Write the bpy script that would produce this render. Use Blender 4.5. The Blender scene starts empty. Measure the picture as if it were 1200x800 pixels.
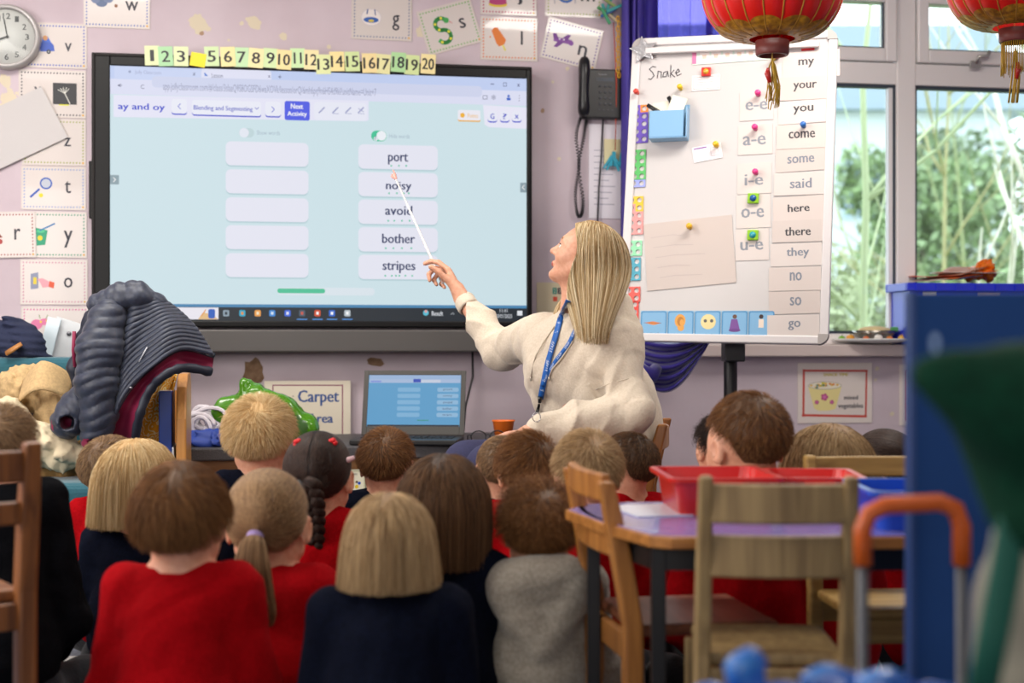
import bpy, math, random
import numpy as np
from mathutils import Vector, Matrix, Euler, Quaternion
from mathutils.bvhtree import BVHTree

S = bpy.context.scene
COL = S.collection
PI = math.pi
R = math.radians

# ---------------------------------------------------------------- camera, world, lights, exposure
FPX = 1700.0                      # focal length in pixels of the 1200 px wide frame
CAMZ = 0.88
cam_d = bpy.data.cameras.new('camera')
cam_d.sensor_width = 36.0
cam_d.lens = FPX * 36.0 / 1200.0
cam_d.clip_start = 0.05
cam_d.clip_end = 200
cam_d.dof.use_dof = True
cam_d.dof.focus_distance = 4.35
cam_d.dof.aperture_fstop = 2.5
cam = bpy.data.objects.new('camera', cam_d)
COL.objects.link(cam)
cam.location = (0, 0, CAMZ)
cam.rotation_euler = (R(90), 0, 0)
S.camera = cam

w = bpy.data.worlds.new('overcast_sky')
S.world = w
w.use_nodes = True
wn = w.node_tree.nodes
wn['Background'].inputs[0].default_value = (0.80, 0.90, 1.0, 1)
wn['Background'].inputs[1].default_value = 3.8

S.view_settings.view_transform = 'Standard'
S.view_settings.look = 'None'
S.view_settings.gamma = 1
S.view_settings.exposure = 0.25
S.cycles.use_denoising = True
S.cycles.max_bounces = 6
S.cycles.diffuse_bounces = 3
S.cycles.glossy_bounces = 2
S.cycles.transparent_max_bounces = 10
S.cycles.sample_clamp_indirect = 4
S.cycles.caustics_reflective = False
S.cycles.caustics_refractive = False


def area(name, loc, rot, size, power, color):
    d = bpy.data.lights.new(name, 'AREA')
    d.shape = 'RECTANGLE'
    d.size, d.size_y = size
    d.energy = power
    d.color = color
    o = bpy.data.objects.new(name, d)
    o.location = loc
    o.rotation_euler = rot
    COL.objects.link(o)
    return o


# ceiling fluorescent fittings (the tubes' light) and daylight through the windows behind and beside the camera
for lx, ly, pw in ((-1.4, 4.1, 36), (1.2, 4.1, 36), (-1.4, 1.6, 7), (1.3, 1.6, 7)):
    area('ceiling_lamp_light', (lx, ly, 2.60), (0, 0, 0), (1.3, 0.45), pw, (1.0, 0.95, 0.88))
area('rear_window_daylight', (-0.6, -2.7, 1.65), (R(84), 0, R(4)), (3.6, 1.3), 56, (1.0, 0.96, 0.92))
area('left_window_daylight', (-2.95, 2.5, 1.65), (R(86), 0, R(-66)), (2.4, 1.2), 88, (1.0, 0.95, 0.90))

# ---------------------------------------------------------------- the frame of the front wall
PHI = R(10.0)
Y0 = 5.877
U = Vector((math.cos(PHI), math.sin(PHI), 0))       # along the wall, to the right
N = Vector((math.sin(PHI), -math.cos(PHI), 0))      # out of the wall, into the room


def WP(s, d, z):
    return Vector((0, Y0, z)) + U * s + N * d


def wall_at(px, py, d=0.0):
    """pixel of the 1200x800 photo -> (s, z) on the plane at distance d in front of the wall"""
    r = Vector(((px - 600) / FPX, 1, -(py - 400) / FPX))
    o = Vector((0, Y0, 0)) + N * d - Vector((0, 0, CAMZ))
    t = o.dot(N) / r.dot(N)
    p = r * t
    q = p - Vector((0, Y0, 0))
    return q.dot(U), p.z + CAMZ


def at(px, py, Y):
    return Vector(((px - 600) * Y / FPX, Y, CAMZ - (py - 400) * Y / FPX))


# ---------------------------------------------------------------- materials
def lin(c):
    if isinstance(c, str):
        c = tuple(int(c[i:i + 2], 16) / 255 for i in (0, 2, 4))
    return tuple((x / 12.92 if x <= 0.04045 else ((x + 0.055) / 1.055) ** 2.4) for x in c[:3]) + (1,)


MATS = {}


def mat(name, color='808080', rough=0.6, metal=0.0, bump=0.0, scale=30.0, var=0.0, kind=None, sheen=0.0,
        trans=0.0, emit=0.0, coat=0.0, spec=0.5, color2=None, stretch=(1, 1, 1), alpha=1.0):
    if name in MATS:
        return MATS[name]
    m = bpy.data.materials.new(name)
    m.use_nodes = True
    nt = m.node_tree
    b = nt.nodes['Principled BSDF']
    c = lin(color)
    b.inputs['Base Color'].default_value = c
    b.inputs['Roughness'].default_value = rough
    b.inputs['Metallic'].default_value = metal
    b.inputs['Specular IOR Level'].default_value = spec
    b.inputs['Sheen Weight'].default_value = sheen
    b.inputs['Coat Weight'].default_value = coat
    b.inputs['Transmission Weight'].default_value = trans
    b.inputs['Alpha'].default_value = alpha
    if emit:
        b.inputs['Emission Color'].default_value = c
        b.inputs['Emission Strength'].default_value = emit
        b.inputs['Base Color'].default_value = (0.02, 0.02, 0.02, 1)
    if bump or var or color2:
        tc = nt.nodes.new('ShaderNodeTexCoord')
        mp = nt.nodes.new('ShaderNodeMapping')
        mp.inputs['Scale'].default_value = stretch
        nz = nt.nodes.new('ShaderNodeTexNoise')
        nz.inputs['Scale'].default_value = scale
        nz.inputs['Detail'].default_value = 4
        nt.links.new(tc.outputs['Object'], mp.inputs[0])
        nt.links.new(mp.outputs[0], nz.inputs['Vector'])
        if var or color2:
            r = nt.nodes.new('ShaderNodeValToRGB')
            c2 = lin(color2) if color2 else tuple(x * (1 - var) for x in c[:3]) + (1,)
            r.color_ramp.elements[0].color = c2
            r.color_ramp.elements[0].position = 0.36
            r.color_ramp.elements[1].color = c if color2 else tuple(min(1, x * (1 + var)) for x in c[:3]) + (1,)
            r.color_ramp.elements[1].position = 0.64
            nt.links.new(nz.outputs['Fac'], r.inputs[0])
            nt.links.new(r.outputs[0], b.inputs['Base Color'])
        if bump:
            bp = nt.nodes.new('ShaderNodeBump')
            bp.inputs['Strength'].default_value = bump
            bp.inputs['Distance'].default_value = 0.004
            nt.links.new(nz.outputs['Fac'], bp.inputs['Height'])
            nt.links.new(bp.outputs[0], b.inputs['Normal'])
    MATS[name] = m
    return m


def screen(hexc, k=1.0):
    """colour shown by a lit screen"""
    return mat('lit_%s_%d' % (hexc, int(k * 100)), hexc, 0.35, emit=k * .80, spec=.25)


def ink(hexc):
    return mat('ink_' + hexc, hexc, 0.45)


def wood(name, c1, c2, rough=0.45, axis=2, scale=1.0):
    if name in MATS:
        return MATS[name]
    m = bpy.data.materials.new(name)
    m.use_nodes = True
    nt = m.node_tree
    b = nt.nodes['Principled BSDF']
    tc = nt.nodes.new('ShaderNodeTexCoord')
    mp = nt.nodes.new('ShaderNodeMapping')
    sc = [34 * scale] * 3
    sc[axis] = 2.2 * scale
    mp.inputs['Scale'].default_value = sc
    nz = nt.nodes.new('ShaderNodeTexNoise')
    nz.inputs['Scale'].default_value = 1.6
    nz.inputs['Detail'].default_value = 6
    nz.inputs['Distortion'].default_value = 0.6
    r = nt.nodes.new('ShaderNodeValToRGB')
    r.color_ramp.elements[0].color = lin(c2)
    r.color_ramp.elements[0].position = 0.3
    r.color_ramp.elements[1].color = lin(c1)
    r.color_ramp.elements[1].position = 0.66
    bp = nt.nodes.new('ShaderNodeBump')
    bp.inputs['Strength'].default_value = 0.15
    bp.inputs['Distance'].default_value = 0.002
    nt.links.new(tc.outputs['Object'], mp.inputs[0])
    nt.links.new(mp.outputs[0], nz.inputs['Vector'])
    nt.links.new(nz.outputs['Fac'], r.inputs[0])
    nt.links.new(r.outputs[0], b.inputs['Base Color'])
    nt.links.new(nz.outputs['Fac'], bp.inputs['Height'])
    nt.links.new(bp.outputs[0], b.inputs['Normal'])
    b.inputs['Roughness'].default_value = rough
    MATS[name] = m
    return m


# ---------------------------------------------------------------- objects
def link(name, data, parent=None, loc=(0, 0, 0), rot=(0, 0, 0)):
    o = bpy.data.objects.new(name, data)
    COL.objects.link(o)
    o.location = loc
    o.rotation_euler = rot
    if parent is not None:
        o.parent = parent
    return o


def tag(o, label=None, cat=None, group=None, kind=None):
    if label:
        o['label'] = label
    if cat:
        o['category'] = cat
    if group:
        o['group'] = group
    if kind:
        o['kind'] = kind
    return o


def thing(name, label, cat, loc=(0, 0, 0), rz=0.0, group=None, rot=None):
    o = link(name, None, None, loc, rot if rot else (0, 0, rz))
    return tag(o, label, cat, group)


def on_wall(name, label, cat, s, z, d=0.0, group=None, roll=0.0):
    """Empty on the front wall: local x along the wall, -y out into the room, z up; roll turns it clockwise (deg)"""
    m = Matrix.Rotation(PHI, 4, 'Z') @ Matrix.Rotation(R(roll), 4, 'Y')
    return thing(name, label, cat, WP(s, d, z), group=group, rot=m.to_euler())


def copy_tree(o, parent=None, **props):
    c = o.copy()
    COL.objects.link(c)
    c.parent = parent
    for k, v in props.items():
        c[k] = v
    for ch in list(o.children):
        copy_tree(ch, c)
    return c


_glyphs = {}


def glyph_mesh(txt):
    if txt not in _glyphs:
        cu = bpy.data.curves.new('t', 'FONT')
        cu.body = txt
        cu.resolution_u = 2
        o = bpy.data.objects.new('t', cu)
        me = bpy.data.meshes.new_from_object(o)
        vs = [(v.co.x, v.co.y) for v in me.vertices]
        fs = [tuple(p.vertices) for p in me.polygons]
        bpy.data.meshes.remove(me)
        bpy.data.objects.remove(o)
        bpy.data.curves.remove(cu)
        xs = [v[0] for v in vs] or [0, 1]
        ys = [v[1] for v in vs] or [0, 1]
        _glyphs[txt] = (vs, fs, min(xs), max(xs), min(ys), max(ys))
    return _glyphs[txt]


class MB:
    """collects shapes; build() links them as one mesh object"""

    def __init__(self):
        self.v, self.f, self.mi, self.mats = [], [], [], []
        self.smooth = []

    def m(self, mt):
        if mt not in self.mats:
            self.mats.append(mt)
        return self.mats.index(mt)

    def add(self, vs, fs, mt=None, smooth=False):
        i0 = len(self.v)
        self.v += [tuple(v) for v in vs]
        k = self.m(mt) if mt is not None else 0
        for f in fs:
            self.f.append(tuple(i + i0 for i in f))
            self.mi.append(k)
            self.smooth.append(smooth)
        return self

    def box(self, c, s, mt=None, rz=0.0, M=None):
        hx, hy, hz = s[0] / 2, s[1] / 2, s[2] / 2
        vs = [Vector((x, y, z)) for x in (-hx, hx) for y in (-hy, hy) for z in (-hz, hz)]
        if M is not None:
            vs = [M @ v for v in vs]
        elif rz:
            q = Matrix.Rotation(rz, 3, 'Z')
            vs = [q @ v for v in vs]
        c = Vector(c)
        fs = [(0, 1, 3, 2), (4, 6, 7, 5), (0, 4, 5, 1), (2, 3, 7, 6), (0, 2, 6, 4), (1, 5, 7, 3)]
        return self.add([v + c for v in vs], fs, mt)

    def bx(self, x0, x1, y0, y1, z0, z1, mt=None):
        return self.box(((x0 + x1) / 2, (y0 + y1) / 2, (z0 + z1) / 2), (abs(x1 - x0), abs(y1 - y0), abs(z1 - z0)), mt)

    def tube(self, pts, r, mt=None, n=10, caps=True, flat=1.0, up=None):
        pts = [Vector(p) for p in pts]
        L = len(pts)
        rr = r if hasattr(r, '__len__') else [r] * L
        vs, fs = [], []
        ref = None
        for i, p in enumerate(pts):
            t = (pts[min(i + 1, L - 1)] - pts[max(i - 1, 0)])
            t = t.normalized() if t.length > 1e-9 else Vector((0, 0, 1))
            if up is not None:
                a = t.cross(Vector(up))
                a = a.normalized() if a.length > 1e-5 else Vector((1, 0, 0))
            elif ref is None:
                a = t.orthogonal().normalized()
            else:
                a = ref - t * ref.dot(t)
                a = a.normalized() if a.length > 1e-6 else t.orthogonal().normalized()
            ref = a
            b = t.cross(a)
            for k in range(n):
                q = 2 * PI * k / n
                vs.append(p + a * (math.cos(q) * rr[i]) + b * (math.sin(q) * rr[i] * flat))
        for i in range(L - 1):
            for k in range(n):
                k2 = (k + 1) % n
                fs.append((i * n + k, i * n + k2, (i + 1) * n + k2, (i + 1) * n + k))
        if caps:
            fs.append(tuple(range(n - 1, -1, -1)))
            fs.append(tuple((L - 1) * n + k for k in range(n)))
        return self.add(vs, fs, mt, True)

    def lathe(self, prof, mt=None, n=24, c=(0, 0, 0), M=None, closed=True):
        """prof: list of (radius, z)"""
        vs, fs = [], []
        L = len(prof)
        for r, z in prof:
            for k in range(n):
                q = 2 * PI * k / n
                v = Vector((r * math.cos(q), r * math.sin(q), z))
                if M is not None:
                    v = M @ v
                vs.append(v + Vector(c))
        for i in range(L - 1):
            for k in range(n):
                k2 = (k + 1) % n
                fs.append((i * n + k, i * n + k2, (i + 1) * n + k2, (i + 1) * n + k))
        if closed:
            if prof[0][0] > 1e-5:
                fs.append(tuple(range(n - 1, -1, -1)))
            if prof[-1][0] > 1e-5:
                fs.append(tuple((L - 1) * n + k for k in range(n)))
        return self.add(vs, fs, mt, True)

    def ball(self, c, r, mt=None, n=14, M=None):
        rr = (r, r, r) if not hasattr(r, '__len__') else r
        vs, fs = [], []
        m = n // 2 + 1
        for i in range(m):
            a = PI * i / (m - 1)
            for k in range(n):
                q = 2 * PI * k / n
                v = Vector((math.sin(a) * math.cos(q) * rr[0], math.sin(a) * math.sin(q) * rr[1], math.cos(a) * rr[2]))
                if M is not None:
                    v = M @ v
                vs.append(v + Vector(c))
        for i in range(m - 1):
            for k in range(n):
                k2 = (k + 1) % n
                fs.append((i * n + k, (i + 1) * n + k, (i + 1) * n + k2, i * n + k2))
        return self.add(vs, fs, mt, True)

    def prism(self, poly, d0, d1, mt=None, plane='xz'):
        """extrude a polygon given in (x, z) from y=d0 to y=d1 (or (x, y) from z=d0 to z=d1)"""
        n = len(poly)
        if plane == 'xz':
            vs = [(x, d0, z) for x, z in poly] + [(x, d1, z) for x, z in poly]
        elif plane == 'xy':
            vs = [(x, y, d0) for x, y in poly] + [(x, y, d1) for x, y in poly]
        else:
            vs = [(d0, y, z) for y, z in poly] + [(d1, y, z) for y, z in poly]
        fs = [tuple(range(n)), tuple(range(2 * n - 1, n - 1, -1))]
        fs += [(i, i + n, (i + 1) % n + n, (i + 1) % n) for i in range(n)]
        return self.add(vs, fs, mt)

    # ---- flat print in the x-z plane at y
    def rect(self, x0, z0, x1, z1, y, mt):
        return self.add([(x0, y, z0), (x1, y, z0), (x1, y, z1), (x0, y, z1)], [(0, 1, 2, 3)], mt)

    def poly(self, pts, y, mt):
        return self.add([(x, y, z) for x, z in pts], [tuple(range(len(pts)))], mt)

    def rrect(self, x0, z0, x1, z1, r, y, mt, n=5):
        if x0 > x1: x0, x1 = x1, x0
        if z0 > z1: z0, z1 = z1, z0
        r = min(r, (x1 - x0) / 2, (z1 - z0) / 2)
        pts = []
        for cx, cz, a0 in ((x1 - r, z1 - r, 0), (x0 + r, z1 - r, 90), (x0 + r, z0 + r, 180), (x1 - r, z0 + r, 270)):
            for i in range(n + 1):
                a = R(a0 + 90 * i / n)
                pts.append((cx + r * math.cos(a), cz + r * math.sin(a)))
        return self.poly(pts[::-1], y, mt)

    def disc(self, x, z, r, y, mt, n=16, rz=None):
        rz = r if rz is None else rz
        return self.poly([(x + r * math.cos(-2 * PI * i / n), z + rz * math.sin(-2 * PI * i / n)) for i in range(n)], y, mt)

    def line(self, pts, wd, y, mt):
        for (x0, z0), (x1, z1) in zip(pts[:-1], pts[1:]):
            L = math.hypot(x1 - x0, z1 - z0) or 1e-6
            ax, az = (x1 - x0) / L * wd * 0.3, (z1 - z0) / L * wd * 0.3
            nx, nz = -(z1 - z0) / L * wd / 2, (x1 - x0) / L * wd / 2
            self.poly([(x0 - ax + nx, z0 - az + nz), (x1 + ax + nx, z1 + az + nz), (x1 + ax - nx, z1 + az - nz), (x0 - ax - nx, z0 - az - nz)], y, mt)
        return self

    def text(self, s, x0, z0, x1, z1, y, mt, bold=0.0):
        vs, fs, a, b, c, d = glyph_mesh(s)
        if not fs:
            return self
        kx, kz = (x1 - x0) / (b - a), (z1 - z0) / max(d - c, 1e-6)
        offs = [0.0] if not bold else [-bold, 0.0, bold]
        for q, o in enumerate(offs):
            self.add([(x0 + (v[0] - a) * kx + o, y - q * 2e-5, z0 + (v[1] - c) * kz) for v in vs], fs, mt)
        return self

    def build(self, name, parent=None, mt=None, loc=(0, 0, 0), rot=(0, 0, 0), bevel=0.0, seg=2, sub=0, solid=0.0, flip=False):
        me = bpy.data.meshes.new(name)
        me.from_pydata(self.v, [], self.f)
        if mt is not None:
            me.materials.append(mt)
        else:
            for k in self.mats:
                me.materials.append(k)
            me.polygons.foreach_set('material_index', self.mi)
        me.polygons.foreach_set('use_smooth', self.smooth)
        me.update()
        o = link(name, me, parent, loc, rot)
        if bevel:
            b = o.modifiers.new('bevel', 'BEVEL')
            b.width = bevel
            b.segments = seg
            b.limit_method = 'ANGLE'
            b.angle_limit = R(50)
        if solid:
            b = o.modifiers.new('solid', 'SOLIDIFY')
            b.thickness = solid
            b.offset = 0
        if sub:
            b = o.modifiers.new('sub', 'SUBSURF')
            b.levels = b.render_levels = sub
        return o


# ---------------------------------------------------------------- implicit surfaces -> one continuous mesh
class Field:
    def __init__(self, lo, hi, h):
        self.lo = np.array(lo, np.float32)
        self.h = h
        self.n = np.ceil((np.array(hi) - self.lo) / h).astype(int) + 1
        self.f = np.full(tuple(self.n), 0.25, np.float32)

    def _sub(self, lo, hi):
        a = np.clip(np.floor((np.array(lo) - self.lo) / self.h).astype(int), 0, self.n - 1)
        b = np.clip(np.ceil((np.array(hi) - self.lo) / self.h).astype(int) + 1, 1, self.n)
        sl = tuple(slice(a[i], max(b[i], a[i] + 1)) for i in range(3))
        ax = [(self.lo[i] + self.h * np.arange(sl[i].start, sl[i].stop)).astype(np.float32) for i in range(3)]
        return sl, ax[0][:, None, None], ax[1][None, :, None], ax[2][None, None, :]

    def _put(self, sl, d, k, cut=False):
        s = self.f[sl]
        if cut:
            d = -d
            if k <= 0:
                self.f[sl] = np.maximum(s, d)
                return
            h = np.clip(0.5 - 0.5 * (d - s) / k, 0, 1)
            self.f[sl] = d * (1 - h) + s * h + k * h * (1 - h)
            return
        if k <= 0:
            self.f[sl] = np.minimum(s, d)
            return
        h = np.clip(0.5 + 0.5 * (d - s) / k, 0, 1)
        self.f[sl] = d * (1 - h) + s * h - k * h * (1 - h)

    def ell(self, c, r, k=0.02, M=None, cut=False):
        c = np.array(c, float)
        r = np.array(r, float)
        mg = k + 3 * self.h + 0.01
        e = r if M is None else np.sqrt(((np.array(M) * r[None, :]) ** 2).sum(1))
        sl, x, y, z = self._sub(c - e - mg, c + e + mg)
        x, y, z = x - c[0], y - c[1], z - c[2]
        if M is not None:
            m = np.array(M, np.float32)
            x, y, z = (m[0, 0] * x + m[1, 0] * y + m[2, 0] * z, m[0, 1] * x + m[1, 1] * y + m[2, 1] * z, m[0, 2] * x + m[1, 2] * y + m[2, 2] * z)
        k0 = np.sqrt((x / r[0]) ** 2 + (y / r[1]) ** 2 + (z / r[2]) ** 2)
        k1 = np.sqrt((x / r[0] ** 2) ** 2 + (y / r[1] ** 2) ** 2 + (z / r[2] ** 2) ** 2) + 1e-6
        self._put(sl, (k0 * (k0 - 1) / k1).astype(np.float32), k, cut)
        return self

    def cap(self, a, b, ra, rb=None, k=0.02, cut=False):
        a, b = np.array(a, float), np.array(b, float)
        rb = ra if rb is None else rb
        mg = max(ra, rb) + k + 3 * self.h
        sl, x, y, z = self._sub(np.minimum(a, b) - mg, np.maximum(a, b) + mg)
        d = b - a
        L = float((d * d).sum()) + 1e-9
        x, y, z = x - a[0], y - a[1], z - a[2]
        t = np.clip((x * d[0] + y * d[1] + z * d[2]) / L, 0, 1)
        q = np.sqrt((x - t * d[0]) ** 2 + (y - t * d[1]) ** 2 + (z - t * d[2]) ** 2) - (ra + t * (rb - ra))
        self._put(sl, q.astype(np.float32), k, cut)
        return self

    def chain(self, pts, rs, k=0.02):
        for i in range(len(pts) - 1):
            self.cap(pts[i], pts[i + 1], rs[i], rs[i + 1], k)
        return self

    def disp(self, fn, band=0.03):
        idx = np.nonzero(np.abs(self.f) < band)
        P = [self.lo[i] + self.h * idx[i] for i in range(3)]
        self.f[idx] += fn(*P).astype(np.float32)
        return self

    def mesh(self, smooth=1):
        f, n = self.f, self.n
        ins = f < 0
        c = [slice(0, -1), slice(1, None)]
        cnt = np.zeros(tuple(n - 1), np.int8)
        for i in (0, 1):
            for j in (0, 1):
                for k in (0, 1):
                    cnt += ins[c[i], c[j], c[k]]
        act = (cnt > 0) & (cnt < 8)
        idx = np.full(act.shape, -1, np.int32)
        cells = np.nonzero(act)
        N_ = len(cells[0])
        idx[cells] = np.arange(N_)
        acc = np.zeros((N_, 3))
        w = np.zeros(N_)
        ci = np.stack(cells, 1)
        for ax in range(3):
            o1, o2 = [a for a in range(3) if a != ax]
            for i in (0, 1):
                for j in (0, 1):
                    off = np.zeros(3, int)
                    off[o1], off[o2] = i, j
                    p = ci + off
                    q = p.copy()
                    q[:, ax] += 1
                    fa = f[p[:, 0], p[:, 1], p[:, 2]]
                    fb = f[q[:, 0], q[:, 1], q[:, 2]]
                    m = (fa < 0) != (fb < 0)
                    t = np.zeros(N_)
                    t[m] = fa[m] / (fa[m] - fb[m])
                    pos = p.astype(float)
                    pos[:, ax] += t
                    acc[m] += pos[m]
                    w[m] += 1
        V = acc / np.maximum(w, 1)[:, None]
        quads = []
        for ax in range(3):
            o1, o2 = [a for a in range(3) if a != ax]
            if ax == 1:
                o1, o2 = o2, o1
            sa = [slice(None)] * 3
            sb = [slice(None)] * 3
            sa[ax], sb[ax] = slice(0, -1), slice(1, None)
            ch = ins[tuple(sa)] != ins[tuple(sb)]
            e = np.stack(np.nonzero(ch), 1)
            ok = (e[:, o1] > 0) & (e[:, o2] > 0) & (e[:, o1] < n[o1] - 1) & (e[:, o2] < n[o2] - 1)
            e = e[ok]
            if not len(e):
                continue
            a_in = ins[e[:, 0], e[:, 1], e[:, 2]]
            v = []
            for (i, j) in ((0, 0), (-1, 0), (-1, -1), (0, -1)):
                q = e.copy()
                q[:, o1] += i
                q[:, o2] += j
                v.append(idx[q[:, 0], q[:, 1], q[:, 2]])
            Q = np.stack(v, 1)
            Q[~a_in] = Q[~a_in][:, ::-1]
            quads.append(Q)
        Q = np.concatenate(quads)
        V = V * self.h + self.lo
        for _ in range(smooth):
            s = np.zeros_like(V)
            k = np.zeros(len(V))
            for i in range(4):
                a, b = Q[:, i], Q[:, (i + 1) % 4]
                for d in range(3):
                    s[:, d] += np.bincount(a, V[b, d], len(V)) + np.bincount(b, V[a, d], len(V))
                k += np.bincount(a, minlength=len(V)) + np.bincount(b, minlength=len(V))
            V = V * 0.5 + 0.5 * s / np.maximum(k, 1)[:, None]
        return V, Q

    def build(self, name, parent, mt, smooth=1, mats=None, loc=(0, 0, 0)):
        V, Q = self.mesh(smooth)
        return np_mesh(name, V, Q, parent, mt, mats, loc)


def np_mesh(name, V, Q, parent, mt, mats=None, loc=(0, 0, 0)):
    """mats: list of (material, mask function of the face centres)"""
    me = bpy.data.meshes.new(name)
    me.vertices.add(len(V))
    me.vertices.foreach_set('co', np.asarray(V, np.float32).ravel())
    me.loops.add(len(Q) * 4)
    me.loops.foreach_set('vertex_index', np.asarray(Q, np.int32).ravel())
    me.polygons.add(len(Q))
    me.polygons.foreach_set('loop_start', np.arange(0, len(Q) * 4, 4, dtype=np.int32))
    me.polygons.foreach_set('use_smooth', np.ones(len(Q), bool))
    me.materials.append(mt)
    if mats:
        c = V[Q].mean(1)
        mi = np.zeros(len(Q), np.int32)
        for k, (m_, fn) in enumerate(mats):
            me.materials.append(m_)
            mi[fn(c[:, 0], c[:, 1], c[:, 2])] = k + 1
        me.polygons.foreach_set('material_index', mi)
    me.update(calc_edges=True)
    me.validate()
    return link(name, me, parent, loc)


def folds(seed, amp, freq=18.0, warp=1.2, stretch=(1, 1, 1)):
    r = np.random.RandomState(seed)
    ks = r.normal(0, 1, (5, 3)) * freq * np.array(stretch)
    ph = r.uniform(0, 6.28, 5)
    kw = r.normal(0, 1, (5, 3)) * freq * 0.5
    pw = r.uniform(0, 6.28, 5)

    def fn(x, y, z):
        o = 0
        for i in range(5):
            u = x * kw[i, 0] + y * kw[i, 1] + z * kw[i, 2] + pw[i]
            v = x * ks[i, 0] + y * ks[i, 1] + z * ks[i, 2] + ph[i] + warp * np.sin(u)
            o = o + (1 - np.abs(np.sin(v)) * 1.6)
        return o * amp / 2.2
    return fn


def crumple(seed, amp, freq):
    fs_ = [folds(seed + i, amp * .55 ** i, freq * 1.9 ** i, 1.6) for i in range(3)]
    return lambda x, y, z: sum(f(x, y, z) for f in fs_)


def bvh_of(o):
    return BVHTree.FromPolygons([v.co.copy() for v in o.data.vertices], [tuple(p.vertices) for p in o.data.polygons])


# ---------------------------------------------------------------- hair
def hair_sim(roots, dirs, length, nseg, stiff, grav, cols, jitter=0.0, rs=None, outward=0.0):
    """strands stepped along their direction, pulled down by grav and kept outside the ellipsoids in cols"""
    P = np.array(roots, float)
    D = np.array(dirs, float)
    D /= np.linalg.norm(D, axis=1)[:, None] + 1e-9
    L = np.broadcast_to(np.asarray(length, float), (len(P),))
    step = (L / nseg)[:, None]
    out = [P.copy()]
    g = np.array(grav, float)
    for i in range(nseg):
        D = D * stiff + g[None, :] * (1 - stiff)
        if jitter:
            D = D + rs.normal(0, jitter, D.shape)
        D /= np.linalg.norm(D, axis=1)[:, None] + 1e-9
        Pn = P + D * step
        for (c, r) in cols:
            c = np.array(c)
            r = np.array(r)
            q = (Pn - c) / r
            k = np.linalg.norm(q, axis=1)
            m = k < 1
            if m.any():
                Pn[m] = c + q[m] / k[m][:, None] * (r[m] if r.ndim > 1 else r)
        D2 = Pn - P
        D2 /= np.linalg.norm(D2, axis=1)[:, None] + 1e-9
        D = D2
        P = Pn
        out.append(P.copy())
    return np.stack(out, 1)


def strands(name, A, parent, mt, r0, r1, label=None):
    """A: (strand, point, 3) -> one hair curves object"""
    ns, npt = A.shape[:2]
    hc = bpy.data.hair_curves.new(name)
    hc.add_curves([npt] * ns)
    hc.attributes['position'].data.foreach_set('vector', A.astype(np.float32).ravel())
    ra = hc.attributes.get('radius') or hc.attributes.new('radius', 'FLOAT', 'POINT')
    t = np.linspace(0, 1, npt)
    prof = r0 + (r1 - r0) * t ** 1.5
    ra.data.foreach_set('value', np.tile(prof, ns).astype(np.float32))
    hc.materials.append(mt)
    o = link(name, hc, parent)
    o['kind'] = 'stuff'
    if label:
        o['label'] = label
    return o


def hair_mat(name, c_dark, c_mid, c_light, rough=0.5):
    if name in MATS:
        return MATS[name]
    m = bpy.data.materials.new(name)
    m.use_nodes = True
    nt = m.node_tree
    b = nt.nodes['Principled BSDF']
    hi = nt.nodes.new('ShaderNodeHairInfo')
    r = nt.nodes.new('ShaderNodeValToRGB')
    e = r.color_ramp.elements
    e[0].color = lin(c_dark)
    e[0].position = 0.05
    e[1].color = lin(c_light)
    e[1].position = 0.95
    q = e.new(0.5)
    q.color = lin(c_mid)
    nt.links.new(hi.outputs['Random'], r.inputs[0])
    nt.links.new(r.outputs[0], b.inputs['Base Color'])
    b.inputs['Roughness'].default_value = rough
    b.inputs['Specular IOR Level'].default_value = 0.22
    MATS[name] = m
    return m
# ================================================================= the room
class PX:
    """draws flat print given in photo pixels on a local x-z plane; kx, kz metres per pixel around (ox, oy)"""

    def __init__(self, mb, kx, kz, ox, oy, y=-0.001, step=3e-5, fn=ink):
        self.mb, self.kx, self.kz, self.ox, self.oy, self.y, self.step, self.fn = mb, kx, kz, ox, oy, y, step, fn

    def p(self, x, y):
        return ((x - self.ox) * self.kx, -(y - self.oy) * self.kz)

    def _c(self, c):
        self.y -= self.step
        return self.fn(c) if isinstance(c, str) else c

    def rect(self, x0, y0, x1, y1, c, r=0.0):
        c = self._c(c)
        a, b = self.p(x0, y1), self.p(x1, y0)
        if r:
            self.mb.rrect(a[0], a[1], b[0], b[1], r * self.kx, self.y, c)
        else:
            self.mb.rect(a[0], a[1], b[0], b[1], self.y, c)

    def disc(self, x, y, r, c, ry=None, n=14):
        c = self._c(c)
        q = self.p(x, y)
        self.mb.disc(q[0], q[1], r * self.kx, self.y, c, n, (ry or r) * self.kz)

    def poly(self, pts, c):
        c = self._c(c)
        q = [self.p(*t) for t in pts]
        ar = sum(q[i][0] * q[(i + 1) % len(q)][1] - q[(i + 1) % len(q)][0] * q[i][1] for i in range(len(q)))
        self.mb.poly(q if ar > 0 else q[::-1], self.y, c)

    def line(self, pts, w, c):
        c = self._c(c)
        self.mb.line([self.p(*t) for t in pts], w * self.kx, self.y, c)

    def text(self, s, x0, y0, x1, y1, c, bold=0.0):
        c = self._c(c)
        a, b = self.p(x0, y1), self.p(x1, y0)
        self.mb.text(s, a[0], a[1], b[0], b[1], self.y, c, bold * self.kx)


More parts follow.
